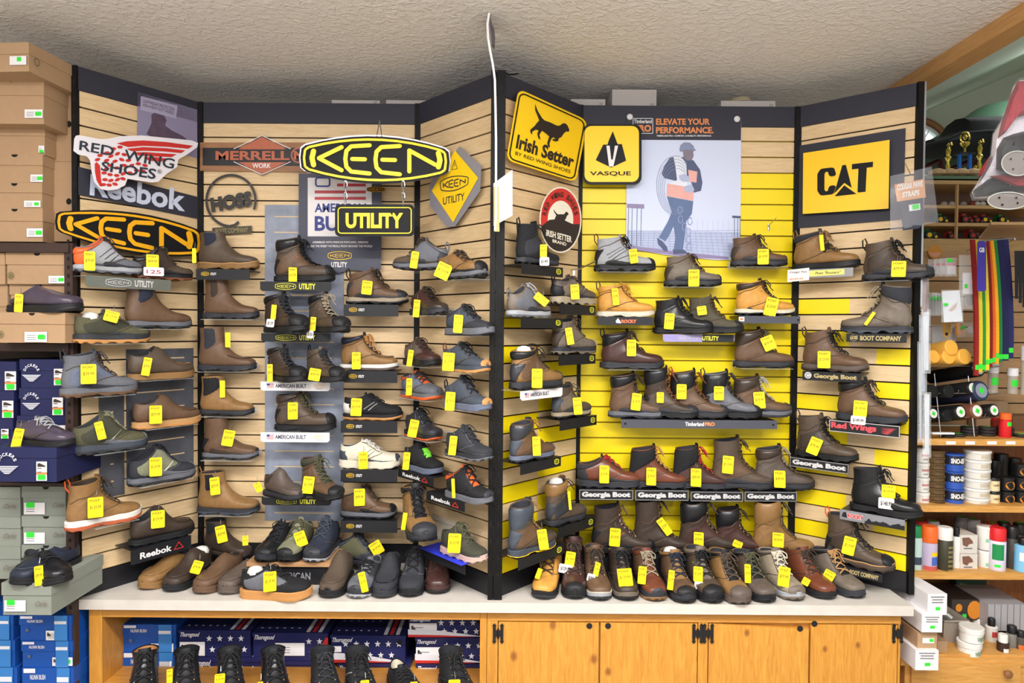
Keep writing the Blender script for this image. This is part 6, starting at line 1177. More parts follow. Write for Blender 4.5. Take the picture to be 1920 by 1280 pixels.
for x0, y0, x1, tx, lb, o in ((190, 1218, 292, 262, 'black leather shoe with tan lining at the left inside the cabinet', dict(lin='gum', mat='s')), (300, 1230, 372, 345, 'black laced shoe with yellow tag left of the white tagged one', dict(lin='black')), (388, 1230, 458, 432, 'black laced boot with white card in the cabinet', dict()),
    (458, 1230, 545, 520, 'plain black laced shoe in the middle of the cabinet', dict(mat='s')), (560, 1222, 645, 620, 'black boot with grey laces in the cabinet', dict(lace='dgrey', mat='f')), (640, 1226, 715, 690, 'black sneaker with white diamond pattern in the cabinet', dict(mat='f', st='white', nst=1)), (724, 1247, 798, 775, 'black shoe with beige lining in the cabinet', dict(lin='cream')), (812, 1238, 895, 880, 'black knit shoe at the right inside the cabinet', dict(mat='f'))):
    tg = {300: (318, 1267, 10, 26), 388: (412, 1273, 18, 20, -3), 458: (488, 1282, 10, 8), 640: (684, 1280, 16, 10), 724: (776, 1282, 14, 8), 812: (852, 1278, 22, 8)}.get(x0)
    s('shoe', (x0, y0, x1, 1340), 'ctr', lb, 'black', 'boot' if y0 < 1240 else 'low', tg, a=24, tx=tx, zc=ZU, mid='black', out='black', L=.3, wf=1.12, **o)
# ================================================================== right side: shoe care shelves
YR = 3.05; SHW = wood_mat('shelf_pine', '#c68d43', '#dca75c', (1, 9, 9)); BRB = wood_mat('brown_back', '#7d5431', '#946640', (6, 6, 1)); TANS = wood_mat('tan_slat', '#b08a60', '#c09a6e', (1, 1, 9))
xl, xr = at_y(1712, 900, YR).x, 2.76; XS = RW.b.x + .03
zA, zB, zC, zD = [at_y(1820, y, YR).z for y in (823, 948, 1073, 1213)]
cu = empty('shelf_cabinet', ((xl + xr) / 2, 3.2, 0), 0, 'pine shelves with jars and spray cans right of the slatwall', 'shelves')
for z, y1 in ((zA, 835), (zB, 960), (zC, 1086), (zD, 1228)):
    zb = at_y(1820, y1, YR).z; mb = MB(); mb.box((xl if z != zD else at_y(1690, 1213, 2.95).x, YR if z != zD else 2.95, zb), (xr, 3.44, z), SHW); mb.build('shelf', cu, smooth=False)
mb = MB(); mb.box((xl - .02, 3.44, 0), (xr + .1, 3.46, zA), BRB); mb.build('back_panel', cu, smooth=False)
mb = MB(); mb.box((xr, YR, 0), (xr + .03, 3.44, zA), SHW); mb.build('side_panel', cu, smooth=False)
mb = MB(); mb.box((at_y(1700, 1213, 2.95).x, 2.96, 0), (xr, 3.44, at_y(1820, 1228, 2.95).z - .001), SHW); mb.build('base_cabinet', cu, smooth=False)
mb = MB(); x0 = at_y(1706, 1250, 2.96).x; mb.box((x0, 2.945, at_y(1800, 1320, 2.95).z), (at_y(1912, 1250, 2.95).x, 2.959, at_y(1800, 1242, 2.95).z), SHW); dw = mb.build('drawer', cu, smooth=False)
mb = MB(); p = at_y(1884, 1259, 2.944); mb.lathe([(.006, 0), (.007, .012), (.017, .018), (.018, .026), (.008, .031)], BRB, 16, M=Matrix.Translation(p) @ Matrix.Rotation(PI / 2, 4, 'X')); mb.build('knob', dw)
mb = MB(); d = on_y(YR)
for x in (1783, 1819, 1860, 1895): d.poly(mb, [(x - 9, 827), (x + 9, 827), (x + 9, 833), (x - 9, 833)], WHITEP, .001)
mb.build('shelf_label', cu, smooth=False)
# tan slatwall behind the hanging goods
mb = MB(); YBK = 3.5; a = at_y(1700, 470, YBK); zb = zA; xx = 2.95; mb.box((XS - .12, YBK + .012, zb), (xx, YBK + .02, a.z), GROOVE); k = 0; z = a.z
while z > zb + .01:
    mb.box((XS - .12, YBK, max(zb, z - .072)), (xx, YBK + .012, z), TANS); z -= .078
tag(mb.build('slatwall_panel', smooth=False), 'tan slatted back wall behind the hanging insoles and coloured straps', 'slatwall panel')
def cyl(mb, px, y1, y0, Y, rpx, m, prof=None):
    c = at_y(px, y1, Y); h = at_y(px, y0, Y).z - c.z; r = rpx / F * Y; mb.lathe([(r * a_, h * b_) for a_, b_ in (prof or [(.96, 0), (1, .02), (1, .98), (.96, 1)])], m, 20, c=tuple(c)); return c, h, r
def front(c, r, h): return Draw(lambda a, b, hh: Vector((c[0] + (r + hh) * math.sin(a), c[1] - (r + hh) * math.cos(a), c[2] + h * b)))   # a = angle, b = height share
def wrap(mb, c, r, h, a0, a1, b0, b1, m, off=.0006):
    mb.grid([[front(c, r, h).fn(a0 + (a1 - a0) * i / 8, b, off) for i in range(9)] for b in (b0, b1)], m)
def wtext(mb, t, c, r, h, a0, a1, b0, b1, m, bold=.02):
    d_ = front(c, r, h); vs, fs = glyphs(t, bold); mb.add([d_.fn(a0 + (a1 - a0) * u, b0 + (b1 - b0) * v, .0012) for u, v in vs], fs, m)
def jar(name, px, y1, y0, Y, rpx, body, lid, label, cat, group=None, lidh=.2, art=None):
    zs = {'A': zA, 'B': zB, 'C': zC, 'D': zD}; c = at_y(px, y1, Y); r = empty(name, c, 0, label, cat, group)
    mb = MB(); c, h, rr = cyl(mb, px, y1, y0, Y, rpx, body, [(.9, 0), (.94, .02), (.94, 1 - lidh), (.8, 1 - lidh)]); mb.build('body', r)
    mb = MB(); mb.lathe([(rr, h * (1 - lidh)), (rr, h * .97), (rr * .95, h)], lid, 20, c=tuple(c)); mb.build('lid', r)
    if art: mb = MB(); art(mb, c, rr * .94, h); mb.build('printed_label', r)
    return r
WP = plain('#e8e6e2'); TINB = mat('brown_tin', '#6d5536', .4, metal=.3, var=.1); SNB = plain('#2d55b0'); CREAMJ = plain('#e3cfa4'); BLKP = mat('black_plastic', '#18181a', .35, var=0); ORO = plain('#d98a2b')
def f1(mb, c, r, h): wrap(mb, c, r, h, -.5, .7, .45, .6, plain('#c98a8a')); wrap(mb, c, r, h, -.3, .5, .2, .3, plain('#a9a9a9'))
def st(n, y1, y0, f):
    for k in range(n): f(k, y1 - (y1 - y0) * k / n, y1 - (y1 - y0) * (k + 1) / n)
ordn = ['lowest', 'second from the bottom', 'third from the bottom', 'fourth from the bottom', 'fifth from the bottom', 'sixth from the bottom', 'seventh from the bottom', 'eighth from the bottom', 'topmost']
st(4, 948, 838, lambda k, a, b: jar('jar', 1728, a, b + 1, 3.12, 13, WP, WP, 'white jar %s in the stack at the slatwall edge' % ordn[k if k < 3 else 8], 'jar', 'stacked white jars', art=f1))
st(9, 946, 843, lambda k, a, b: jar('polish_tin', 1754, a, b + .6, 3.12, 16, TINB, TINB, 'flat brown polish tin %s in the stack of nine' % ordn[k], 'tin', 'stack of brown polish tins', .45, lambda mb, c, r, h: wtext(mb, 'MINK OIL', c, r * 1.06, h, -.6, .6, .6, .85, plain('#3a2c18'))))
def sno(mb, c, r, h): wrap(mb, c, r, h, -1.6, 1.6, .4, .97, plain('#23252f')); wtext(mb, 'SNO-SEAL', c, r, h, -.85, 1.1, .48, .78, WP, .05)
st(3, 947, 849, lambda k, a, b: jar('wax_jar', 1788, a, b + .8, 3.12, 17, SNB, SNB, 'blue wax jar with white lettering %s of three' % ('lowest', 'middle', 'topmost')[k], 'jar', 'three stacked blue wax jars', .08, sno))
st(6, 947, 842, lambda k, a, b: jar('tub', 1829 + k * .6, a, b + .6, 3.13, 23, plain('#d9d6cf'), WP, 'white lidded tub %s in the stack of six' % ordn[k if k < 5 else 8], 'tub', 'stack of white lidded tubs', .25, lambda mb, c, r, h: wrap(mb, c, r, h, -.3, .6, .2, .6, plain('#c6bba8'))))
for k, (a, b) in enumerate(((945, 919), (919, 894))): jar('cream_jar', 1862, a, b + .6, 3.12, 11, CREAMJ, BLKP, 'cream jar with black lid, %s of two' % ('lower', 'upper')[k], 'jar', 'cream jars with black lids', .2, lambda mb, c, r, h: wtext(mb, 'Leather', c, r, h, -.6, .6, .4, .6, plain('#8a6a3a')))
def oro(mb, c, r, h):
    d_ = front(c, r, h); mb.ngon([d_.fn(.75 * math.cos(t * PI / 8), .42 + .3 * math.sin(t * PI / 8), .001) for t in range(16)], ORO); wtext(mb, 'MINK', c, r, h, -.5, .5, .36, .5, BLKP, .03)
for k, (px, a, b, lb) in enumerate(((1887, 943, 919, 'left column, bottom'), (1887, 918, 893, 'left column, top'), (1914, 944, 919, 'right column, bottom'), (1914, 918, 893, 'right column, second'), (1914, 892, 868, 'right column, third'))):
    jar('grease_jar', px, a, b + .6, 3.13, 13, BLKP, BLKP, 'black jar with orange oval badge, ' + lb, 'jar', 'black jars with orange ovals', .2, oro)
for px, a, b in ((1875, 905, 850), (1900, 890, 858), (1862, 892, 862)): jar('jar', px, 945, b, 3.28, 12, BLKP, BLKP, 'tall dark jar behind the orange badged jars, %s one' % ('left' if px == 1862 else 'middle' if px == 1875 else 'right'), 'jar', 'dark jars at the back', .15)
# spray cans
CANP = [(.92, 0), (1, .02), (1, .74), (.9, .78)]
def can(px, y1, y0, Y, rpx, body, cap, label, art=None, capr=.9, ch=.24, name='spray_can', cat='spray can'):
    c = at_y(px, y1, Y); r = empty(name, c, 0, label, cat, 'shoe care sprays'); mb = MB(); c, h, rr = cyl(mb, px, y1, y0, Y, rpx, body, [(.92, 0), (1, .02), (1, 1 - ch - .03), (.85, 1 - ch)]); mb.build('body', r)
    mb = MB(); mb.lathe([(rr * capr, h * (1 - ch)), (rr * capr, h * .97), (rr * capr * .85, h)], cap, 18, c=tuple(c)); mb.build('cap', r)
    if art: mb = MB(); art(mb, c, rr, h); mb.build('printed_label', r)
G_1, O_1, R_1 = plain('#1c8b4d'), plain('#f26a24'), plain('#d8232b')
can(1716, 1073, 985, 3.1, 10.5, plain('#c9e3dc'), G_1, 'slim mint spray can with green cap at the slatwall edge', lambda mb, c, r, h: (wrap(mb, c, r, h, -.7, .7, .2, .36, plain('#3c4a5a'))))
can(1741, 1071, 985, 3.1, 14, plain('#c2b3cf'), O_1, 'spray can with large orange cap', lambda mb, c, r, h: (wrap(mb, c, r, h, -1.2, 1.2, .02, .16, plain('#c75a52')), wrap(mb, c, r, h, -.2, 1.1, .18, .36, plain('#4a6ac0')), wrap(mb, c, r, h, -.2, 1.1, .38, .46, KY)), 1, .34)
can(1770, 1072, 987, 3.1, 14, plain('#3b3a2b'), WP, 'dark spray can with white cap and gold print', lambda mb, c, r, h: [wrap(mb, c, r, h, -.1, 1.1, .06 + .1 * k, .11 + .1 * k, plain('#84794a')) for k in range(6)], .95, .27)
can(1792, 1071, 988, 3.12, 7.5, WP, BLKP, 'slim white bottle with black cap', lambda mb, c, r, h: wrap(mb, c, r, h, .3, .9, .25, .65, BLKP), .7, .2, 'bottle', 'bottle')
can(1869, 1071, 988, 3.1, 14, plain('#dcd9ee'), R_1, 'white and green spray can with red cap', lambda mb, c, r, h: (wrap(mb, c, r, h, -1.2, .2, .3, .65, G_1), wrap(mb, c, r, h, -.9, -.2, .14, .2, GREENS)), .98, .28)
can(1896, 1071, 986, 3.12, 11, plain('#3e3b36'), BLKP, 'dark spray can with black cap and green price dot', lambda mb, c, r, h: wrap(mb, c, r, h, -.5, 1, .5, .62, plain('#7a4a32')), .95, .25)
can(1917, 1070, 1008, 3.08, 14, plain('#7fc0e6'), BLKP, 'light blue bottle at the right picture edge', lambda mb, c, r, h: wrap(mb, c, r, h, -1, 1, .35, .6, WP), .5, .2, 'bottle', 'bottle')
for k, (a, b) in enumerate(((1072, 1030), (1028, 985))): jar('cream_bottle', 1846, a, b, 3.14, 14, WP, WP, 'round white cream bottle, %s of two' % ('lower', 'upper')[k], 'bottle', 'white cream bottles', .12, lambda mb, c, r, h: wrap(mb, c, r, h, -.5, .7, .35, .5, plain('#8fc4a6')))
def carton(x0, y0, x1, y1, Y, dep, m, label, art=None, group=None, name='carton', ang=0):
    a, b = at_y(x0, y1, Y), at_y(x1, y0, Y); R_ = Matrix.Translation(Vector((b.x, Y, a.z))) @ Matrix.Rotation(ang, 4, 'Z'); w_, h_ = b.x - a.x, b.z - a.z
    r = empty(name, R_.translation, ang, label, 'box', group); mb = MB(); mb.box((-w_, 0, 0), (0, dep, h_), m, R_); mb.build('carton_body', r, smooth=False)
    if art: mb = MB(); art(mb, Draw(lambda u, v, hh: R_ @ Vector((-w_ + u * w_, -hh, h_ * (1 - v))))); mb.build('printed_label', r, smooth=False)
def shoeart(mb, d): d.poly(mb, [(.1, .15), (.5, .12), (.7, .3), (.75, .45), (.5, .5), (.4, .65), (.15, .55)], plain('#7a5648'), .001); d.poly(mb, [(.2, .7), (.7, .7), (.7, .76), (.2, .76)], plain('grey'), .001)
carton(1800, 1038, 1833, 1072, 3.1, .12, plain('#d5d0c9'), 'white carton with brown shoe picture, lower of two', shoeart, 'white cartons with shoe picture'); carton(1800, 1003, 1833, 1037, 3.1, .12, plain('#d5d0c9'), 'white carton with brown shoe picture, upper of two', shoeart, 'white cartons with shoe picture')
for px, y0, rp, bm, cm, lb in ((1722, 975, 14, plain('#b54a38'), R_1, 'red capped can behind the green capped can'), (1748, 976, 12, plain('#aaa'+'5a0'), plain('#c9c4c4'), 'pale capped can behind the orange capped can'), (1800, 968, 12, plain('#77757a'), plain('#77757a'), 'grey bottle behind the slim white bottle'), (1822, 972, 14, plain('#8f8d90'), plain('#a9a7aa'), 'grey bottle with green dot behind the cartons'), (1880, 978, 12, BLKP, BLKP, 'black can behind the red capped can'), (1858, 980, 12, plain('#8a3030'), R_1, 'dark red can behind the cream bottles'), (1910, 980, 12, BLKP, BLKP, 'black can at the back by the right picture edge')):
    can(px, 1058, y0, 3.3, rp, bm, cm, lb, lambda mb, c, r, h: mb.ngon([c + Vector((r * .5 * math.cos(t * PI / 5), r * .5 * math.sin(t * PI / 5), h + .001)) for t in range(10)], GREENS))
# low shelf goods
def wbart(mb, d):
    for k, (u0, u1) in enumerate(((.15, .85), (.22, .78), (.2, .8))): d.poly(mb, [(u0, .12 + k * .13), (u1, .12 + k * .13), (u1, .17 + k * .13), (u0, .17 + k * .13)], plain('#77757d'), .001)
    d.poly(mb, rrect(.4, .62, .65, .78, .03, 2), GREENS, .0012)
CT = 'boxes stacked in front of the low shelf'; W1 = plain('#e6e3e6')
carton(1738, 1113, 1776, 1152, 2.86, .26, W1, 'white carton on top of the stack beside the countertop', wbart, CT, ang=.04); carton(1728, 1152, 1767, 1185, 2.84, .26, W1, 'white carton second in the stack beside the countertop', wbart, CT)
carton(1720, 1186, 1757, 1218, 2.86, .26, CARD, 'brown carton third in the stack with white label', lambda mb, d: (d.poly(mb, [(.25, .3), (.85, .3), (.85, .6), (.25, .6)], WHITEP, .001), d.poly(mb, [(.6, .34), (.82, .34), (.82, .52), (.6, .52)], GREENS, .0016)), CT)
carton(1716, 1219, 1760, 1256, 2.84, .26, W1, 'white carton at the bottom of the stack over the drawer', wbart, CT)
carton(1757, 1202, 1777, 1228, 2.98, .1, CARD, 'small open brown carton behind the white stack', None); carton(1784, 1124, 1838, 1162, 3.18, .2, plain('#3a3432'), 'black carton with yellow end and green sticker', lambda mb, d: (d.poly(mb, arc(.8, .5, .25, .45, 0, 360, 14)[:-1], ORO, .001), d.poly(mb, arc(.25, .4, .12, .2, 0, 360, 10)[:-1], ORO, .001), d.poly(mb, [(.38, .7), (.52, .7), (.52, .9), (.38, .9)], GREENS, .001)))
carton(1792, 1086, 1850, 1150, 3.36, .05, plain('#1e3a2a'), 'dark green packet standing at the back of the low shelf', lambda mb, d: d.poly(mb, [(.1, .1), (.4, .15), (.38, .3), (.1, .25)], plain('#5a7a50'), .001)); carton(1852, 1133, 1925, 1182, 3.12, .24, plain('#a5a5aa'), 'row of silver cartons at the right of the low shelf', lambda mb, d: [d.line(mb, [(k / 6, 0), (k / 6, 1)], .012, plain('#5a5a60'), .001, caps=False) for k in range(1, 6)])
r = empty('plastic_bin', at_y(1785, 1212, 3.08), 0, 'cloudy plastic bin holding small dark items', 'bin'); mb = MB(); c = at_y(1784, 1212, 3.08); hb = .135
P = lambda s_, z, dx=0: [c + Vector((x * s_, y * s_ + .08, z)) for x, y in ((-.05, -.1), (.05, -.1), (.05, .1), (-.05, .1))]
BIN = mat('cloudy_plastic', '#a59c90', .4, var=.1); mb.grid([P(.85, 0), P(1.1, hb), P(1.16, hb), P(1.16, hb - .006), P(1.05, hb - .01), P(.82, .01)], BIN, True); mb.ngon(P(.85, 0), BIN); mb.build('bin_body', r, smooth=False); mb = MB(); rq = random.Random(4)
for k in range(9): q_ = c + Vector((rq.uniform(-.035, .035), rq.uniform(.0, .16), hb - .02)); mb.tube([q_, q_ + Vector((rq.uniform(-.03, .03), .02, .012))], .008, plain(rq.choice(('#3a3a40', '#55555c', '#c9c9cc'))), 6)
tag(mb.build('bin_contents'), 'small dark and silver accessories filling the cloudy bin', 'accessories', kind='stuff')
for k, (px, a, b) in enumerate(((1817, 1226, 1200), (1821, 1199, 1173))): jar('tub', px, a, b, 3.0, 21, WP, WP, 'flat white tub with green lettering, %s of two on the low shelf' % ('lower', 'upper')[k], 'tub', 'flat white tubs', .35, lambda mb, c, r, h: wtext(mb, 'WINTER', c, r, h, -.1, .9, .15, .5, plain('#5f8a66')))
can(1858, 1214, 1158, 3.1, 10.5, plain('#d8d4cf'), BLKP, 'white bottle with red emblem and black pump', lambda mb, c, r, h: wrap(mb, c, r, h, -.5, .5, .42, .6, plain('#b03a38')), .6, .25, 'bottle', 'bottle')
can(1880, 1228, 1188, 3.0, 10, plain('#3c2620'), WP, 'small brown bottle with white cap', lambda mb, c, r, h: wrap(mb, c, r, h, -.5, .5, .2, .4, WP), .8, .36, 'bottle', 'bottle')
can(1896, 1228, 1172, 3.04, 9, plain('#77746c'), BLKP, 'grey bottle with black cap on the low shelf', None, .9, .25, 'bottle', 'bottle'); can(1913, 1226, 1182, 3.02, 8, plain('#55504a'), BLKP, 'bottle with orange label on the low shelf', lambda mb, c, r, h: wrap(mb, c, r, h, -1, 1, .15, .45, plain('#cf6a2c')), .9, .25, 'bottle', 'bottle')
can(1882, 1205, 1158, 3.2, 12, BLKP, BLKP, 'black bottle behind the small brown bottle', None, .8, .2, 'bottle', 'bottle'); can(1836, 1195, 1150, 3.2, 13, WP, GREENS, 'white bottle with green cap behind the flat tubs', None, .7, .15, 'bottle', 'bottle')
# discs of laces on the top shelf and the wire rack with tubes
DISC = plain('#2b2626')
for j, (px, n, Yd) in enumerate(((1776, 1, 3.1), (1797, 1, 3.12), (1817, 3, 3.16), (1850, 3, 3.16), (1884, 3, 3.16), (1915, 1, 3.12))):
    for k in range(n):
        c = Vector((at_y(px, 820, Yd).x, Yd, zA + .001 + k * .0135)); mb = MB(); rr = .037 if n == 3 else .03; mb.lathe([(rr * .9, 0), (rr, .003), (rr, .01), (rr * .9, .013)], DISC, 20, c=tuple(c))
        r = empty('polish_tin', c, 0, 'flat black polish tin %s, %s on the top shelf' % (('first', 'second', 'third', 'fourth', 'fifth', 'sixth')[j] + ' along', ('alone' if n == 1 else ('bottom of three', 'middle of three', 'top of three')[k])), 'tin', 'flat black tins on the top shelf'); mb.build('tin_body', r)
        if k == n - 1: mb = MB(); mb.ngon([c + Vector((.018 * math.cos(t * PI / 5), .012 * math.sin(t * PI / 5), .0138)) for t in range(10)], GREENS); mb.build('price_sticker', r)
mb = MB(); W_R = .0016
for y, xa, xb_ in ((676, 1740, 1878), (727, 1740, 1878), (772, 1738, 1872)):
    a, b = at_y(xa, y + 10, 3.08), at_y(xb_, y + 10, 3.08)
    for dz, dy in ((0, 0), (-.02, .12), (-.05, .3)): mb.tube([a + Vector((0, dy, dz)), b + Vector((0, dy, dz))], W_R, STEEL, 5)
    for k in range(6): q_ = a.lerp(b, k / 5); mb.tube([q_ + Vector((0, -.01, .016)), q_, q_ + Vector((-.02, .32, -.06))], W_R, STEEL, 5)
for xa in (1752, 1815): mb.tube([at_y(xa, 700, 3.1), at_y(xa + 12, 818, 3.06)], .0022, STEEL, 5)
mb.box(tuple(at_y(1748, 814, 3.05)), tuple(at_y(1790, 811, 3.05) + Vector((0, .02, 0))), WHITEP); tag(mb.build('wire_rack', smooth=False), 'tilted chrome wire rack holding polish tubes', 'rack')
YWX = plain('#f5b94e')
def roll(px, py, rpx, m, face, label, Y=3.07, ln=.26, green=True, cat='tube', name='polish_tube', group=None):
    p = at_y(px, py, Y); ax = Vector((-.25, .93, -.2)).normalized(); R_ = Matrix.Translation(p) @ Vector((0, 0, 1)).rotation_difference(ax).to_matrix().to_4x4(); r_ = rpx / F * Y
    r = empty(name, p, 0, label, cat, group); mb = MB(); mb.lathe([(r_ * .9, 0), (r_, .004), (r_, ln), (r_ * .9, ln + .003)], m, 18, M=R_); mb.build('tube_body', r)
    if face: mb = MB(); mb.lathe([(r_ * .72, -.0015), (r_ * .72, .001)], face, 16, M=R_); fc = mb.build('cap_label', r, smooth=False)
    if green: mb = MB(); mb.lathe([(r_ * .36, -.003), (r_ * .36, -.0014)], GREENS, 4, M=R_); mb.build('price_sticker', fc if face else r, smooth=False)
for k, (px, py, rp) in enumerate(((1752, 668, 13), (1780, 668, 14.5), (1810, 668, 15), (1785, 651, 15))): roll(px, py, rp, YWX, None, 'honey yellow wax roll, %s' % ('left of the three in front', 'middle of the three in front', 'right of the three in front', 'the one lying on top')[k], 3.07, .26, False, 'wax roll', 'wax_roll', 'honey yellow wax rolls')
GW = plain('#cfd6cc'); PT = 'black polish tubes on the wire rack'
for px, py, rp, m, fc, lb in ((1836, 691, 15, BLKP, GW, 'upper right of the rack'), (1824, 727, 13, BLKP, WP, 'middle row beside the navy one'), (1840, 732, 19, plain('#2b3350'), plain('#8a90a5'), 'wide navy one in the middle row'), (1780, 733, 13, BLKP, None, 'middle row, centre'), (1750, 733, 13, BLKP, None, 'middle row, left'), (1750, 775, 12, BLKP, WP, 'lowest row, far left'), (1801, 772, 14, BLKP, WP, 'lowest row, second'), (1832, 770, 15, plain('#7a4a36'), WP, 'brown one in the lowest row'), (1864, 769, 13, BLKP, WP, 'lowest row, right end'), (1778, 778, 12, BLKP, None, 'lowest row, without label')):
    roll(px, py, rp, m, fc, 'polish tube, ' + lb, green=fc is not None, group=PT)
can(1884, 821, 774, 3.12, 10, R_1, O_1, 'orange and red canister with green sticker on the top shelf', lambda mb, c, r, h: wrap(mb, c, r, h, -.3, 1, .5, .66, GREENS), 1.02, .25, 'canister', 'canister'); can(1866, 821, 780, 3.2, 8, plain('#b33a2a'), R_1, 'slim red canister left of the orange one', None, .9, .15, 'canister', 'canister')
carton(1830, 752, 1890, 812, 3.42, .06, CARD, 'plain brown carton at the back of the top shelf'); carton(1898, 780, 1960, 820, 3.3, .1, plain('#6a4a30'), 'brown wooden box at the right of the top shelf')
# hanging straps: long coloured loops on one hook rail
RB_ = 3.0
stc = [('#8e1c1c', 1831, 722), ('#d8c22a', 1838, 716), ('#2e8a3a', 1844, 714), ('#e3cf2c', 1851, 712), ('#7a1a18', 1857, 706), ('#e0641e', 1863, 700), ('#f0a81e', 1869, 700), ('#1f7a3a', 1875, 698), ('#1d1f4a', 1884, 694), ('#26285c', 1893, 690)]
cn = ['dark red', 'lemon yellow, left', 'grass green', 'lemon yellow, right', 'maroon', 'orange', 'amber', 'deep green', 'navy, left', 'navy, right']
for k, (c_, px, yb) in enumerate(stc):
    yt = 452 - abs(k - 3) * 1; m = fabric(c_); w_ = 3.6 if k < 8 else 7; mb = MB(); rows = []
    for t in range(11):
        f_ = t / 10; y_ = yt + (yb - 18 - yt) * f_; xo = px + 6 * (1 - f_) ** 2 * (-1 if k < 5 else -1.6) + 2 * math.sin(f_ * 3); p0, p1 = at_y(xo - w_, y_, RB_ + .01 * k), at_y(xo + w_, y_, RB_ + .01 * k)
        rows.append([p0, p1, p1 + Vector((.0, .012, 0)), p0 + Vector((0, .012, 0))])
    mb.grid(rows, m, True); mb.ngon(rows[0], m); mb.ngon(rows[-1], m); r = empty('hanging_strap', rows[0][0], 0, 'long coloured strap hanging on the rail, ' + cn[k], 'strap', 'coloured straps hanging on the rail'); mb.build('strap_body', r)
    mb = MB(); d = on_y(RB_ + .01 * k); yy = yb - 38 + (k % 3) * 4; xo = px + 2 * math.sin(2.7); d.poly(mb, [(xo - w_ * .9, yy), (xo + w_ * .9, yy), (xo + w_ * .9, yy + 9), (xo - w_ * .9, yy + 9)], GREENS, .001); mb.build('price_sticker', r, smooth=False)
mb = MB(); mb.tube([at_y(1835, 452, 2.98), at_y(1905, 446, 3.0)], .003, STEEL); mb.tube([at_y(1836, 460, 2.99), at_y(1812, 470, 3.48)], .003, STEEL); mb.tube([at_y(1903, 448, 2.99), at_y(1880, 460, 3.48)], .003, STEEL); tag(mb.build('hook_rail'), 'chrome rail from which the coloured straps hang', 'rail')
r = empty('purple_strap', at_y(1841, 500, 2.94), 0, 'short violet strap with white print hanging in front', 'strap'); mb = MB(); d = on_y(2.94); d.poly(mb, rrect(1832, 452, 1849, 546, 4, 3), plain('#3d2f98'), 0, th=.01); mb.build('strap_body', r, smooth=False); mb = MB(); d.rtext(mb, 'GB', 1836, 464, 1846, 473, WP, .001, .03); mb.build('printed_mark', r, smooth=False)
for k in range(6): 
    mb = MB(); px = 1906 + k * 7; m = plain('#17181c'); d = on_y(3.05 + .01 * k); d.poly(mb, [(px - 4, 470), (px + 4, 470), (px + 3, 560 + 8 * k), (px - 3, 560 + 8 * k)], m, 0, th=.01); tag(mb.build('black_laces', smooth=False), 'bundle of black laces hanging right of the straps, %s' % ordn[k].replace(' from the bottom', ' from the left').replace('lowest', 'leftmost'), 'laces', 'black lace bundles')
for k, (px, y0, y1) in enumerate(((1843, 682, 738), (1880, 690, 738), (1905, 648, 740))): jar('clear_vial', px + 18, y1, y0, 3.2, 9, mat('vial_glass', '#cfc9bd', .1, var=0, alpha=.5), WHITEP, 'clear hanging vial with green sticker below the straps, %s' % ('left', 'middle', 'right')[k], 'vial', 'clear hanging vials', .3, lambda mb, c, r, h: wrap(mb, c, r, h, -.8, .8, .3, .55, GREENS))
# clear bags with goods
FILM = mat('clear_film', '#e9eef2', .12, var=0, alpha=.28); FILM2 = mat('milky_film', '#d5dbe6', .2, var=.1, alpha=.7)
def bag(x0, y0, x1, y1, Y, label, inner, stick=None, cat='bag', film=FILM, name='clear_bag', group=None):
    r = empty(name, at_y((x0 + x1) / 2, (y0 + y1) / 2, Y), 0, label, cat, group); d = on_y(Y); mb = MB(); rows = []
    for i in range(9):
        v = i / 8; rows.append([at_y(x0 + (x1 - x0) * u, y0 + (y1 - y0) * v, Y - .012 * math.sin(PI * u) * math.sin(PI * v) - .002 * math.sin(9 * u + 5 * v)) for u in [j / 6 for j in range(7)]])
    mb.grid(rows, film); mb.build('bag_film', r); mb = MB(); inner(mb, d); mb.build('bag_contents', r, smooth=False)
    if stick: mb = MB(); d.poly(mb, rrect(*stick, 1, 2), GREENS, .012); mb.build('price_sticker', r, smooth=False)
bag(1820 - 22, 478, 1832, 580, 3.02, 'long clear bag with dark insole beside the violet strap', lambda mb, d: (d.poly(mb, rrect(1805, 511, 1828, 551, 1, 2), WHITEP, -.002, th=.002), d.poly(mb, [(1810, 552), (1828, 552), (1827, 568), (1819, 574), (1812, 568)], plain('#55554c'), -.003, th=.004)), (1809, 532, 1815, 540))
bag(1765, 543, 1806, 604, 3.0, 'clear bag with white card and pale insole', lambda mb, d: (d.poly(mb, [(1766, 546), (1799, 544), (1805, 602), (1770, 604)], plain('#e4e8f0'), 0, th=.002), d.poly(mb, [(1778, 582), (1790, 570), (1796, 566), (1792, 578), (1784, 584)], plain('#c9a79a'), .002)), (1770, 568, 1778, 573))
for k in range(4): bag(1742 + k * 6, 548 + k, 1760 + k * 6, 592, 3.1 - .02 * k, 'narrow clear bag behind the white card bag, %s' % ('leftmost', 'second', 'third', 'rightmost')[k], lambda mb, d: d.poly(mb, [(1744 + k * 6, 552), (1758 + k * 6, 552), (1758 + k * 6, 590), (1744 + k * 6, 590)], plain('#b9b6b2'), -.006, th=.002), (1745 + k * 6, 556, 1753 + k * 6, 562), group='narrow clear bags')
for k in range(4): bag(1740 + k * 11, 486 + k * -1, 1764 + k * 10, 518, 3.12 - .03 * k, 'blister card hanging near the black boot toe, %s' % ('leftmost', 'second', 'third', 'frontmost with pink band')[k], lambda mb, d: (d.poly(mb, [(1746 + k * 10, 492), (1762 + k * 10, 492), (1762 + k * 10, 514), (1746 + k * 10, 514)], plain('#d6cfd0'), -.006, th=.002), d.poly(mb, [(1746 + k * 10, 493), (1762 + k * 10, 493), (1762 + k * 10, 498), (1746 + k * 10, 498)], plain('#c95a6a'), -.004)), (1752 + k * 8, 485, 1762 + k * 8, 491) if k == 3 else None, 'blister card', group='blister cards')
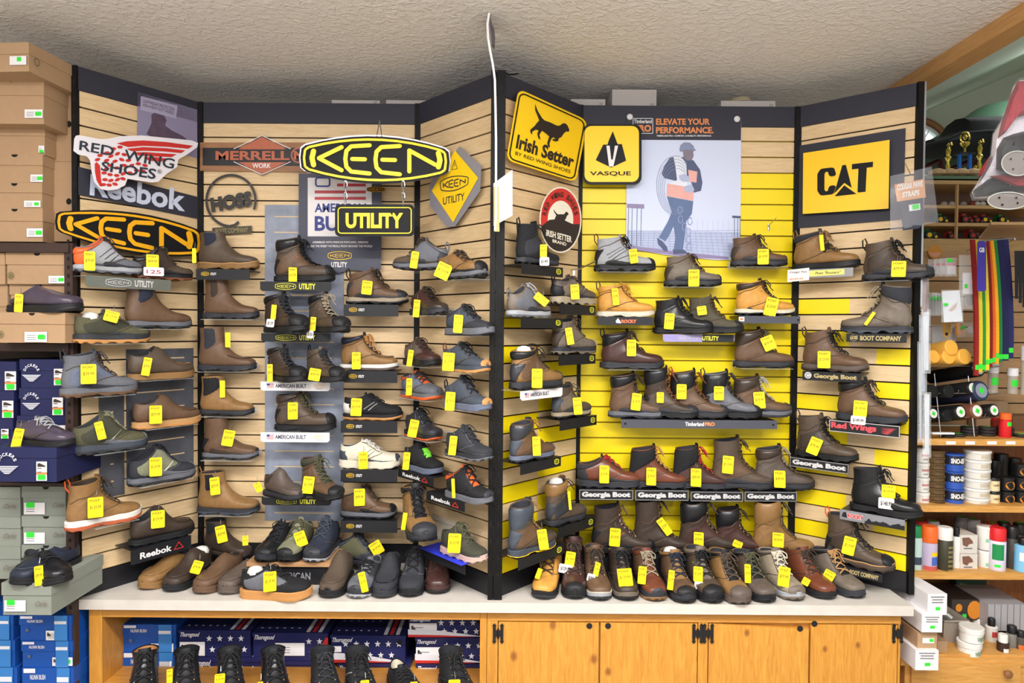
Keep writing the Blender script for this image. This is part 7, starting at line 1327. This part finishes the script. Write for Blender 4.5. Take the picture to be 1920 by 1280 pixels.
bag(1795, 604, 1830, 632, 3.15, 'small clear bag with orange card and foam piece', lambda mb, d: (d.poly(mb, [(1792, 606), (1806, 606), (1806, 628), (1792, 628)], plain('#e08a2e'), 0, th=.002), d.disc(mb, 1820, 618, 7, WP, 0, .004)), (1802, 611, 1809, 617))
mb = MB(); d = on_y(3.1); d.poly(mb, [(1767, 606), (1783, 606), (1783, 625), (1775, 637), (1767, 625)], plain('#a88038'), 0, th=.006); d.disc(mb, 1775, 626, 3, HOLE, .001); tag(mb.build('wooden_key_tag', smooth=False), 'golden brown shaped tag with a hole above the wax rolls', 'tag')
bag(1745, 608, 1793, 660, 3.2, 'white backed clear packet behind the golden tag', lambda mb, d: d.poly(mb, [(1748, 612), (1790, 612), (1792, 655), (1748, 658)], plain('#d0d0d6'), 0, th=.002))
r = empty('round_sponge', at_y(1752, 470, 3.49), 0, 'round orange foam pad with pink label on the tan wall', 'pad'); mb = MB(); d = on_y(3.478); d.disc(mb, 1753, 472, 13, plain('#d9953c'), 0, .02, 24, 13); mb.build('pad_body', r, smooth=False); mb = MB(); d.poly(mb, arc(1753, 473, 10, 9, 0, 180, 10), plain('#e8a58e'), .001); mb.build('pad_label', r, smooth=False)
# strips hanging on the slatwall edge
for k, (x0, x1, y0, y1, c_) in enumerate(((1727, 1742, 520, 590, '#6a2830'), (1728, 1745, 580, 700, '#c9cfdc'), (1723, 1738, 590, 740, '#8f9db8'), (1720, 1732, 640, 830, '#a3adc0'), (1730, 1746, 735, 858, '#cfd4de'))):
    bag(x0, y0, x1, y1, 2.86 + .01 * k, 'clear sleeve of laces on the edge of the slatwall, %s' % ('short dark red one on top', 'upper pale one', 'upper blue one', 'long blue grey one', 'lowest white one')[k], (lambda c_: lambda mb, d: d.poly(mb, [(x0 + 3, y0 + 4), (x1 - 3, y0 + 4), (x1 - 4, y1 - 6), (x0 + 4, y1 - 6)], plain(c_), -.006, th=.003))(c_), film=FILM, group='lace sleeves on the slatwall edge')
# strap bag on the right wing
r = empty('strap_bag', at_y(1713, 372, 2.84), 0, 'milky plastic bag with orange header and black straps in front of the yellow sign', 'bag'); d = on_y(2.84); mb = MB(); q_ = [(1669, 330), (1747, 312), (1760, 416), (1669, 433)]; f = mapquad(q_)
mb.grid([[at_y(*f(u / 8, v / 8), 2.84 - .02 * math.sin(PI * u / 8) * math.sin(PI * v / 8) - .003 * math.sin(u * 2.3 + v * 1.7)) for u in range(9)] for v in range(9)], mat('bag_film', '#dfe2ee', .18, var=.1, scale=20, alpha=.2)); mb.build('bag_film', r)
mb = MB(); d.poly(mb, [(1686, 372), (1731, 367), (1733, 418), (1723, 428), (1693, 432)], plain('#3a3c48'), 0, th=.03); mb.build('folded_straps', r, smooth=False); mb = MB(); d.poly(mb, [(1677, 346), (1733, 335), (1736, 370), (1682, 378)], plain('#d9a070'), .004, th=.001); d.text(mb, 'COUGAR PAWS', [(1682, 346), (1730, 338), (1730, 350), (1682, 358)], WP, .0055, .05); d.text(mb, 'STRAPS', [(1692, 360), (1724, 355), (1724, 366), (1692, 371)], WP, .0055, .05); mb.build('header_card', r, smooth=False)
mb = MB(); d.poly(mb, [(1704, 384), (1725, 381), (1726, 393), (1705, 396)], WHITEP, .008); d.poly(mb, [(1710, 384), (1723, 382), (1724, 391), (1711, 393)], GREENS, .009); mb.build('price_sticker', r, smooth=False); mb = MB(); mb.tube([RW.hit(1694, 302, .0), at_y(1700, 312, 2.85), at_y(1708, 328, 2.80)], .002, STEEL); mb.build('hook', r)
# ================================================================== far room: show case, trophies, canoe, bag
YD = 4.3; P_ = lambda x, y: at_y(x, y, YD)
r = empty('show_case', P_(1820, 400), 0, 'glass fronted wooden show case with toy tractors behind the straps', 'show case'); CW = wood_mat('case_wood', '#b58f5c', '#c9a26c', (1, 9, 9))
def hb(x0, y0, x1, y1, Ya, Yb, m, nm, par=r):
    a, b = at_y(x0, y1, Ya), at_y(x1, y0, Ya); mb = MB(); mb.box((a.x, Ya, a.z), (b.x, Yb, b.z), m); return mb.build(nm, par, smooth=False)
hb(1650, 342, 1990, 480, YD + .3, YD + .32, mat('case_back', '#6b5040', .6, var=.1), 'back_panel'); hb(1650, 331, 1990, 337, YD - .02, YD + .32, mat('case_felt', '#5f7a60', .7, var=0), 'felt_top'); hb(1650, 337, 1990, 344, YD - .02, YD + .32, CW, 'top_board')
for y in (386, 419, 449): hb(1650, y, 1990, y + 3.5, YD, YD + .3, CW, 'shelf')
for x in (1793, 1928): hb(x, 343, x + 5, 449, YD - .01, YD + .01, CW, 'stile')
hb(1650, 452, 1990, 480, YD - .01, YD + .02, CW, 'bottom_rail')
def tractor(px, py, s_, c, label):
    R_ = at_y(px, py, YD + .12); q_ = s_ / F * YD; r = empty('toy_tractor', R_, 0, label, 'toy tractor', 'toy tractors in the show case'); m = plain(c); mb = MB()
    mb.box(tuple(R_ + Vector((-q_, 0, q_ * .6))), tuple(R_ + Vector((q_ * .9, .05, q_ * 1.3))), m); mb.box(tuple(R_ + Vector((-q_ * .9, 0, q_ * 1.3))), tuple(R_ + Vector((-q_ * .1, .05, q_ * 1.9))), m); mb.tube([R_ + Vector((q_ * .4, .025, q_ * 1.2)), R_ + Vector((q_ * .4, .025, q_ * 2))], q_ * .08, m); mb.build('tractor_body', r, smooth=False)
    for dx, rr in ((-.55, .75), (.6, .45)):
        mb = MB(); M = Matrix.Translation(R_ + Vector((dx * q_, -.005, rr * q_))) @ Matrix.Rotation(PI / 2, 4, 'X'); mb.lathe([(rr * q_, 0), (rr * q_, .016)], BLKP, 16, M=M); mb.lathe([(rr * q_ * .55, .0155), (rr * q_ * .55, .018)], KY if c != '#b8382e' else m, 12, M=M); mb.build('wheel', r)
for px, py, s_, c, lb in ((1765, 419, 10, '#2f7a3a', 'green toy harvester at the left of the middle case shelf'), (1812, 419, 10, '#b8382e', 'red toy tractor left on the middle case shelf'), (1833, 419, 8, '#b8382e', 'red toy wagon on the middle case shelf'), (1848, 419, 9, '#a03038', 'dark red toy tractor right on the middle case shelf'), (1880, 419, 9, '#2f7a3a', 'green toy tractor with yellow wheels at the right'),
    (1745, 449, 11, '#2f7a3a', 'green toy tractor on the lower case shelf'), (1785, 449, 8, '#b8382e', 'small red toy tractor left on the lower case shelf'), (1826, 449, 10, '#b8382e', 'red toy tractor on the lower case shelf right of the stile'), (1900, 449, 9, '#b8382e', 'red toy tractor on the lower case shelf under the green one'), (1905, 386, 8, '#2f7a3a', 'green toy tractor on the upper case shelf')): tractor(px, py, s_, c, lb)
for px, c in ((1770, '#b9b3a8'), (1784, '#c9c3b8'), (1806, '#a8a098'), (1822, '#8a4038'), (1832, '#d0ccc4'), (1842, '#d8d4cc')): mb = MB(); mb.lathe([(.012, 0), (.02, .006), (.018, .02), (.005, .03)], plain(c), 12, c=tuple(at_y(px, 386, YD + .12))); tag(mb.build('trinket'), 'small rounded trinket on the upper case shelf near x %s' % {1770: 'the left end', 1784: 'the left stile', 1806: 'the right of the stile', 1822: 'the dark red one', 1832: 'the pale middle', 1842: 'the bright right'}[px] if 0 else 'small round trinket on the upper case shelf, %s' % {1770: 'at the left end', 1784: 'just left of the stile', 1806: 'just right of the stile', 1822: 'dark red one', 1832: 'pale one in the middle', 1842: 'brightest one at the right'}[px], 'trinket', 'round trinkets in the show case')
GOLD = mat('trophy_gold', '#d2bb55', .25, metal=.8, var=0)
def trophy(px, yb, yt, label, blue=False):
    c = at_y(px, yb, YD + .1); h = at_y(px, yt, YD + .1).z - c.z; r = empty('trophy', c, 0, label, 'trophy', 'trophies on the show case'); mb = MB()
    if blue:
        for sx in (-.033, .033): mb.lathe([(.0115, 0), (.0115, h * .48)], mat('blue_column', '#1c6fd0', .3, metal=.3, var=0), 12, c=(c.x + sx, c.y, c.z + .01))
        mb.build('column', r); mb = MB(); mb.box((c.x - .05, c.y - .03, c.z + h * .5), (c.x + .05, c.y + .03, c.z + h * .53), BLKP); mb.box((c.x - .05, c.y - .03, c.z), (c.x + .05, c.y + .03, c.z + .012), WHITEP); mb.build('platform', r, smooth=False); z0 = h * .53; hh = h * .47
    else: z0, hh = 0, h; mb.lathe([(.03, 0), (.03, .01), (.01, .02)], WHITEP, 12, c=tuple(c)); mb.build('base', r)
    mb = MB(); b = c + Vector((0, 0, z0)); n = Vector((0, 0, 1)); mb.lathe([(.008, 0), (.006, hh * .25), (.026, hh * .4), (.03, hh * .5), (.01, hh * .52)] if blue else [(.012, 0), (.006, hh * .15), (.014, hh * .3), (.007, hh * .42), (.02, hh * .55), (.008, hh * .6)], GOLD, 12, c=tuple(b))
    if blue: mb.tube([b + Vector((.03 * math.cos(t * PI / 7), 0, hh * .75 + .035 * math.sin(t * PI / 7))) for t in range(14)], .005, GOLD, 6, closed=True); mb.lathe([(.004, 0), (.015, .02), (.004, .04)], GOLD, 8, c=tuple(b + n * hh * .62))
    else: mb.tube([b + n * hh * .58, b + n * hh * .75, b + n * hh * .85], [.01, .016, .006], GOLD, 8); mb.lathe([(.003, 0), (.012, .01), (.003, .024)], GOLD, 8, c=tuple(b + n * hh * .86)); mb.tube([b + n * hh * .8, b + Vector((.025, 0, hh * .9)), b + Vector((.018, 0, hh))], .005, GOLD, 6)
    mb.build('figure', r)
trophy(1777, 331, 266, 'slim gold trophy at the left end of the show case'); trophy(1808, 331, 248, 'tall trophy with two blue columns and gold cup', True); trophy(1836, 331, 260, 'gold trophy half behind the plaid bag'); trophy(1808, 331, 318, 'tiny gold figure between the blue columns') ; trophy(1828, 331, 314, 'tiny gold figure right of the blue columns')
for k in range(4): mb = MB(); mb.lathe([(.02, 0), (.048, .01), (.05, .03), (.02, .045)], plain('#c9a67c'), 16, c=tuple(at_y(1757 + k * 22, 330, YD + .04))); tag(mb.build('wooden_disc'), 'pale wooden bowl along the show case edge, %s' % ('leftmost', 'second', 'third', 'fourth')[k], 'bowl', 'pale bowls on the show case')
# canoe on a rack, black duffel
YN = 5.65; CN = mat('canoe_green', '#3f5a48', .4, var=.08); r = empty('canoe', at_y(1850, 300, YN), 0, 'dark green upturned canoe on a red brown rack', 'canoe'); mb = MB(); rows = []
prof = [(1700, 292, 296), (1740, 264, 300), (1776, 244, 305), (1805, 222, 306), (1830, 205, 306), (1850, 196, 306), (1880, 190, 306), (1980, 184, 306)]
for x, yt, yb in prof:
    a, b = at_y(x, yt, YN), at_y(x, yb, YN); hh = a.z - b.z; rows.append([Vector((a.x, YN + .45 * math.cos(t * PI / 10) * -1 * min(1, hh * 3), b.z + hh * math.sin(t * PI / 10) + 0)) for t in range(11)])
mb.grid(rows, CN); mb.build('hull', r); mb = MB(); mb.tube([rows[i][0] for i in range(len(rows))], .03, mat('red_brown_wood', '#5a2a28', .4, var=.1), 8); mb.build('gunwale', r)
mb = MB(); m = mat('red_brown_wood')
for a, b in (((1700, 292), (1960, 292)), ((1724, 318), (1790, 288)), ((1764, 325), (1762, 292)), ((1780, 318), (1850, 290)), ((1830, 325), (1828, 292))): mb.tube([at_y(*a, YN - .1), at_y(*b, YN - .1)], .022, m, 6)
tag(mb.build('rack'), 'red brown timber rack under the canoe', 'rack')
r = empty('duffel_bag', at_y(1820, 280, 4.9), 0, 'large black bag lying before the green canoe', 'bag'); mb = MB(); rows = []; BF = fabric('black')
for x, yt, yb in ((1724, 268, 292), (1750, 262, 294), (1770, 252, 295), (1786, 240, 296), (1791, 224, 297), (1850, 220, 297), (1900, 220, 297), (1960, 225, 297)):
    a, b = at_y(x, yt, 4.9), at_y(x, yb, 4.9); h = a.z - b.z; rows.append([Vector((a.x, 4.9 + .2 * math.cos(t * PI / 6), b.z + h * .5 + h * .5 * math.sin(t * PI / 6))) for t in range(12)])
mb.grid(rows, BF, True); mb.ngon(rows[0], BF); mb.ngon(rows[-1], BF); mb.build('bag_body', r); mb = MB(); mb.tube([at_y(x, y, 4.66) for x, y in ((1735, 272), (1775, 262), (1800, 250), (1850, 246), (1900, 246))], .012, BF, 6); mb.build('strap', r)
# plaid/striped clear bag with skates hanging at the right edge
YH = 2.45; r = empty('gear_bag', at_y(1890, 280, YH), 0, 'clear bag of red and white striped gear with dark round pads at the top right', 'bag'); out = [(1912, 150), (1900, 162), (1888, 200), (1880, 222), (1862, 252), (1858, 290), (1846, 320), (1822, 360), (1826, 372), (1850, 372), (1880, 362), (1935, 372), (1990, 360), (1990, 150)]
def blob(pts, th, m, nm, off=0, seg=6):
    cx = sum(p[0] for p in pts) / len(pts); cy = sum(p[1] for p in pts) / len(pts); mb = MB(); rows = []
    for i in range(seg + 1):
        a = PI * i / seg; s_ = math.sin(a) ** .45 if 0 < i < seg else .02; rows.append([at_y(cx + (x - cx) * s_, cy + (y - cy) * s_, YH + off - th * math.cos(a)) for x, y in pts])
    mb.grid(rows, m, True); return mb.build(nm, r)
GW_, GR_, GD_ = fabric('#c9c4ce'), fabric('#8c2530'), mat('dark_pad', '#0d0d10', .5, var=.15)
blob(out, .10, GW_, 'white_cloth', .02); blob([(1908, 152), (1990, 150), (1990, 212), (1930, 214), (1900, 222), (1882, 252), (1868, 262), (1880, 222), (1893, 182)], .07, GR_, 'red_stripe', -.04); blob([(1858, 290), (1850, 322), (1832, 336), (1838, 318), (1850, 300)], .05, GR_, 'red_stripe', -.06)
blob([(1868, 280), (1880, 258), (1900, 250), (1925, 244), (1990, 250), (1990, 330), (1900, 326), (1866, 318)], .08, GD_, 'dark_pad', -.06); blob([(1824, 358), (1850, 336), (1880, 325), (1935, 322), (1990, 330), (1990, 362), (1900, 362), (1850, 368), (1826, 370)], .06, GD_, 'dark_pad', -.05); blob([(1855, 330), (1900, 326), (1990, 335), (1990, 352), (1900, 350)], .05, GR_, 'red_stripe', -.09)
def disc3(cx, cy, rx, ry, off, nm):
    mb = MB(); d = on_y(YH + off); d.disc(mb, cx, cy, rx, mat('pad_grey', '#77716e', .5, var=.05), 0, .02, 24, ry); d.line(mb, arc(cx, cy, rx, ry, 0, 360, 24), 2, mat('pad_rim', '#a5a8a2', .4, var=0), .003, caps=False)
    for a in (30, 120, 220, 320): d.disc(mb, cx + rx * .55 * math.cos(math.radians(a)), cy + ry * .55 * math.sin(math.radians(a)), 2, HOLE, .003)
    mb.build(nm, r, smooth=False)
disc3(1908, 306, 30, 23, -.17, 'round_pad'); disc3(1890, 376, 38, 16, -.15, 'round_pad')
mb = MB(); FL = mat('crinkled_film', '#f0f3f8', .1, var=0, alpha=.05); cx, cy = 1900, 270
mb.grid([[at_y(cx + (x - cx) * s_ * 1.05, cy + (y - cy) * s_ * 1.04, YH - .2 - .03 * math.cos(s_ * 1.5) - .008 * math.sin(i * 2.1 + s_ * 9)) for i, (x, y) in enumerate(out)] for s_ in (.02, .3, .6, .85, 1.0)], FL, True); mb.build('bag_film', r)
mb = MB(); mb.tube([at_y(1935, 152, YH), Vector((at_y(1935, 152, YH).x, YH, 3.3))], .003, STEEL); mb.build('hanging_wire', r)
# sloping tan shelf above the straps
mb = MB(); P4 = [at_y(1836, 449, 3.45), at_y(1858, 421, 3.05), at_y(1990, 421, 3.05), at_y(1990, 452, 3.45)]; mb.slab(P4, [p + Vector((0, 0, .012)) for p in P4], TANS); tag(mb.build('strap_shelf', smooth=False), 'tan board shelf above the coloured straps', 'shelf')
# boxes on top of the slatwall
def topbox(x0, y0, x1, Y, label, ang=0, txt=True):
    a = at_y(x0, y0 - 8, Y); b = at_y(x1, y0 - 8, Y); R_ = Matrix.Translation(Vector((a.x, Y, ZT + .001))) @ Matrix.Rotation(ang, 4, 'Z'); r = empty('shoe_box', R_.translation, ang, label, 'shoe box', 'pale boxes on top of the slatwall'); w_ = b.x - a.x; mb = MB(); h = a.z - ZT; mb.box((0, 0, -.13), (w_, .28, h), plain('#bdb7b4'), R_); mb.build('box_body', r, smooth=False)
    if txt: mb = MB(); d = Draw(lambda u, v, hh: R_ @ Vector((u, -hh, v))); d.rtext(mb, 'oc', w_ - .03, .01, w_ - .012, .035, plain('#8f8a8c'), .001, .02); mb.build('printed_mark', r, smooth=False)
topbox(622, 196, 712, 3.36, 'pale shoe box on top of the slatwall above the hanging sign, left'); topbox(724, 196, 812, 3.36, 'pale shoe box on top of the slatwall above the hanging sign, right'); topbox(1070, 194, 1135, 3.36, 'flat pale shoe box on top of the slatwall above the mountain sign'); topbox(1148, 176, 1231, 3.36, 'tall pale shoe box with open lid above the worker poster'); topbox(1352, 197, 1454, 3.36, 'pale shoe box on top of the slatwall right of the worker poster'); topbox(1456, 209, 1490, 3.36, 'low pale shoe box on top of the slatwall by the right corner', txt=False)
mb = MB(); mb.lathe([(.05, 0), (.055, .01), (.05, .02), (.01, .03)], plain('#b8a98c'), 20, c=tuple(at_y(1388, 194, 3.5))); tag(mb.build('round_tin'), 'round tan tin on the pale box right of the worker poster', 'tin')
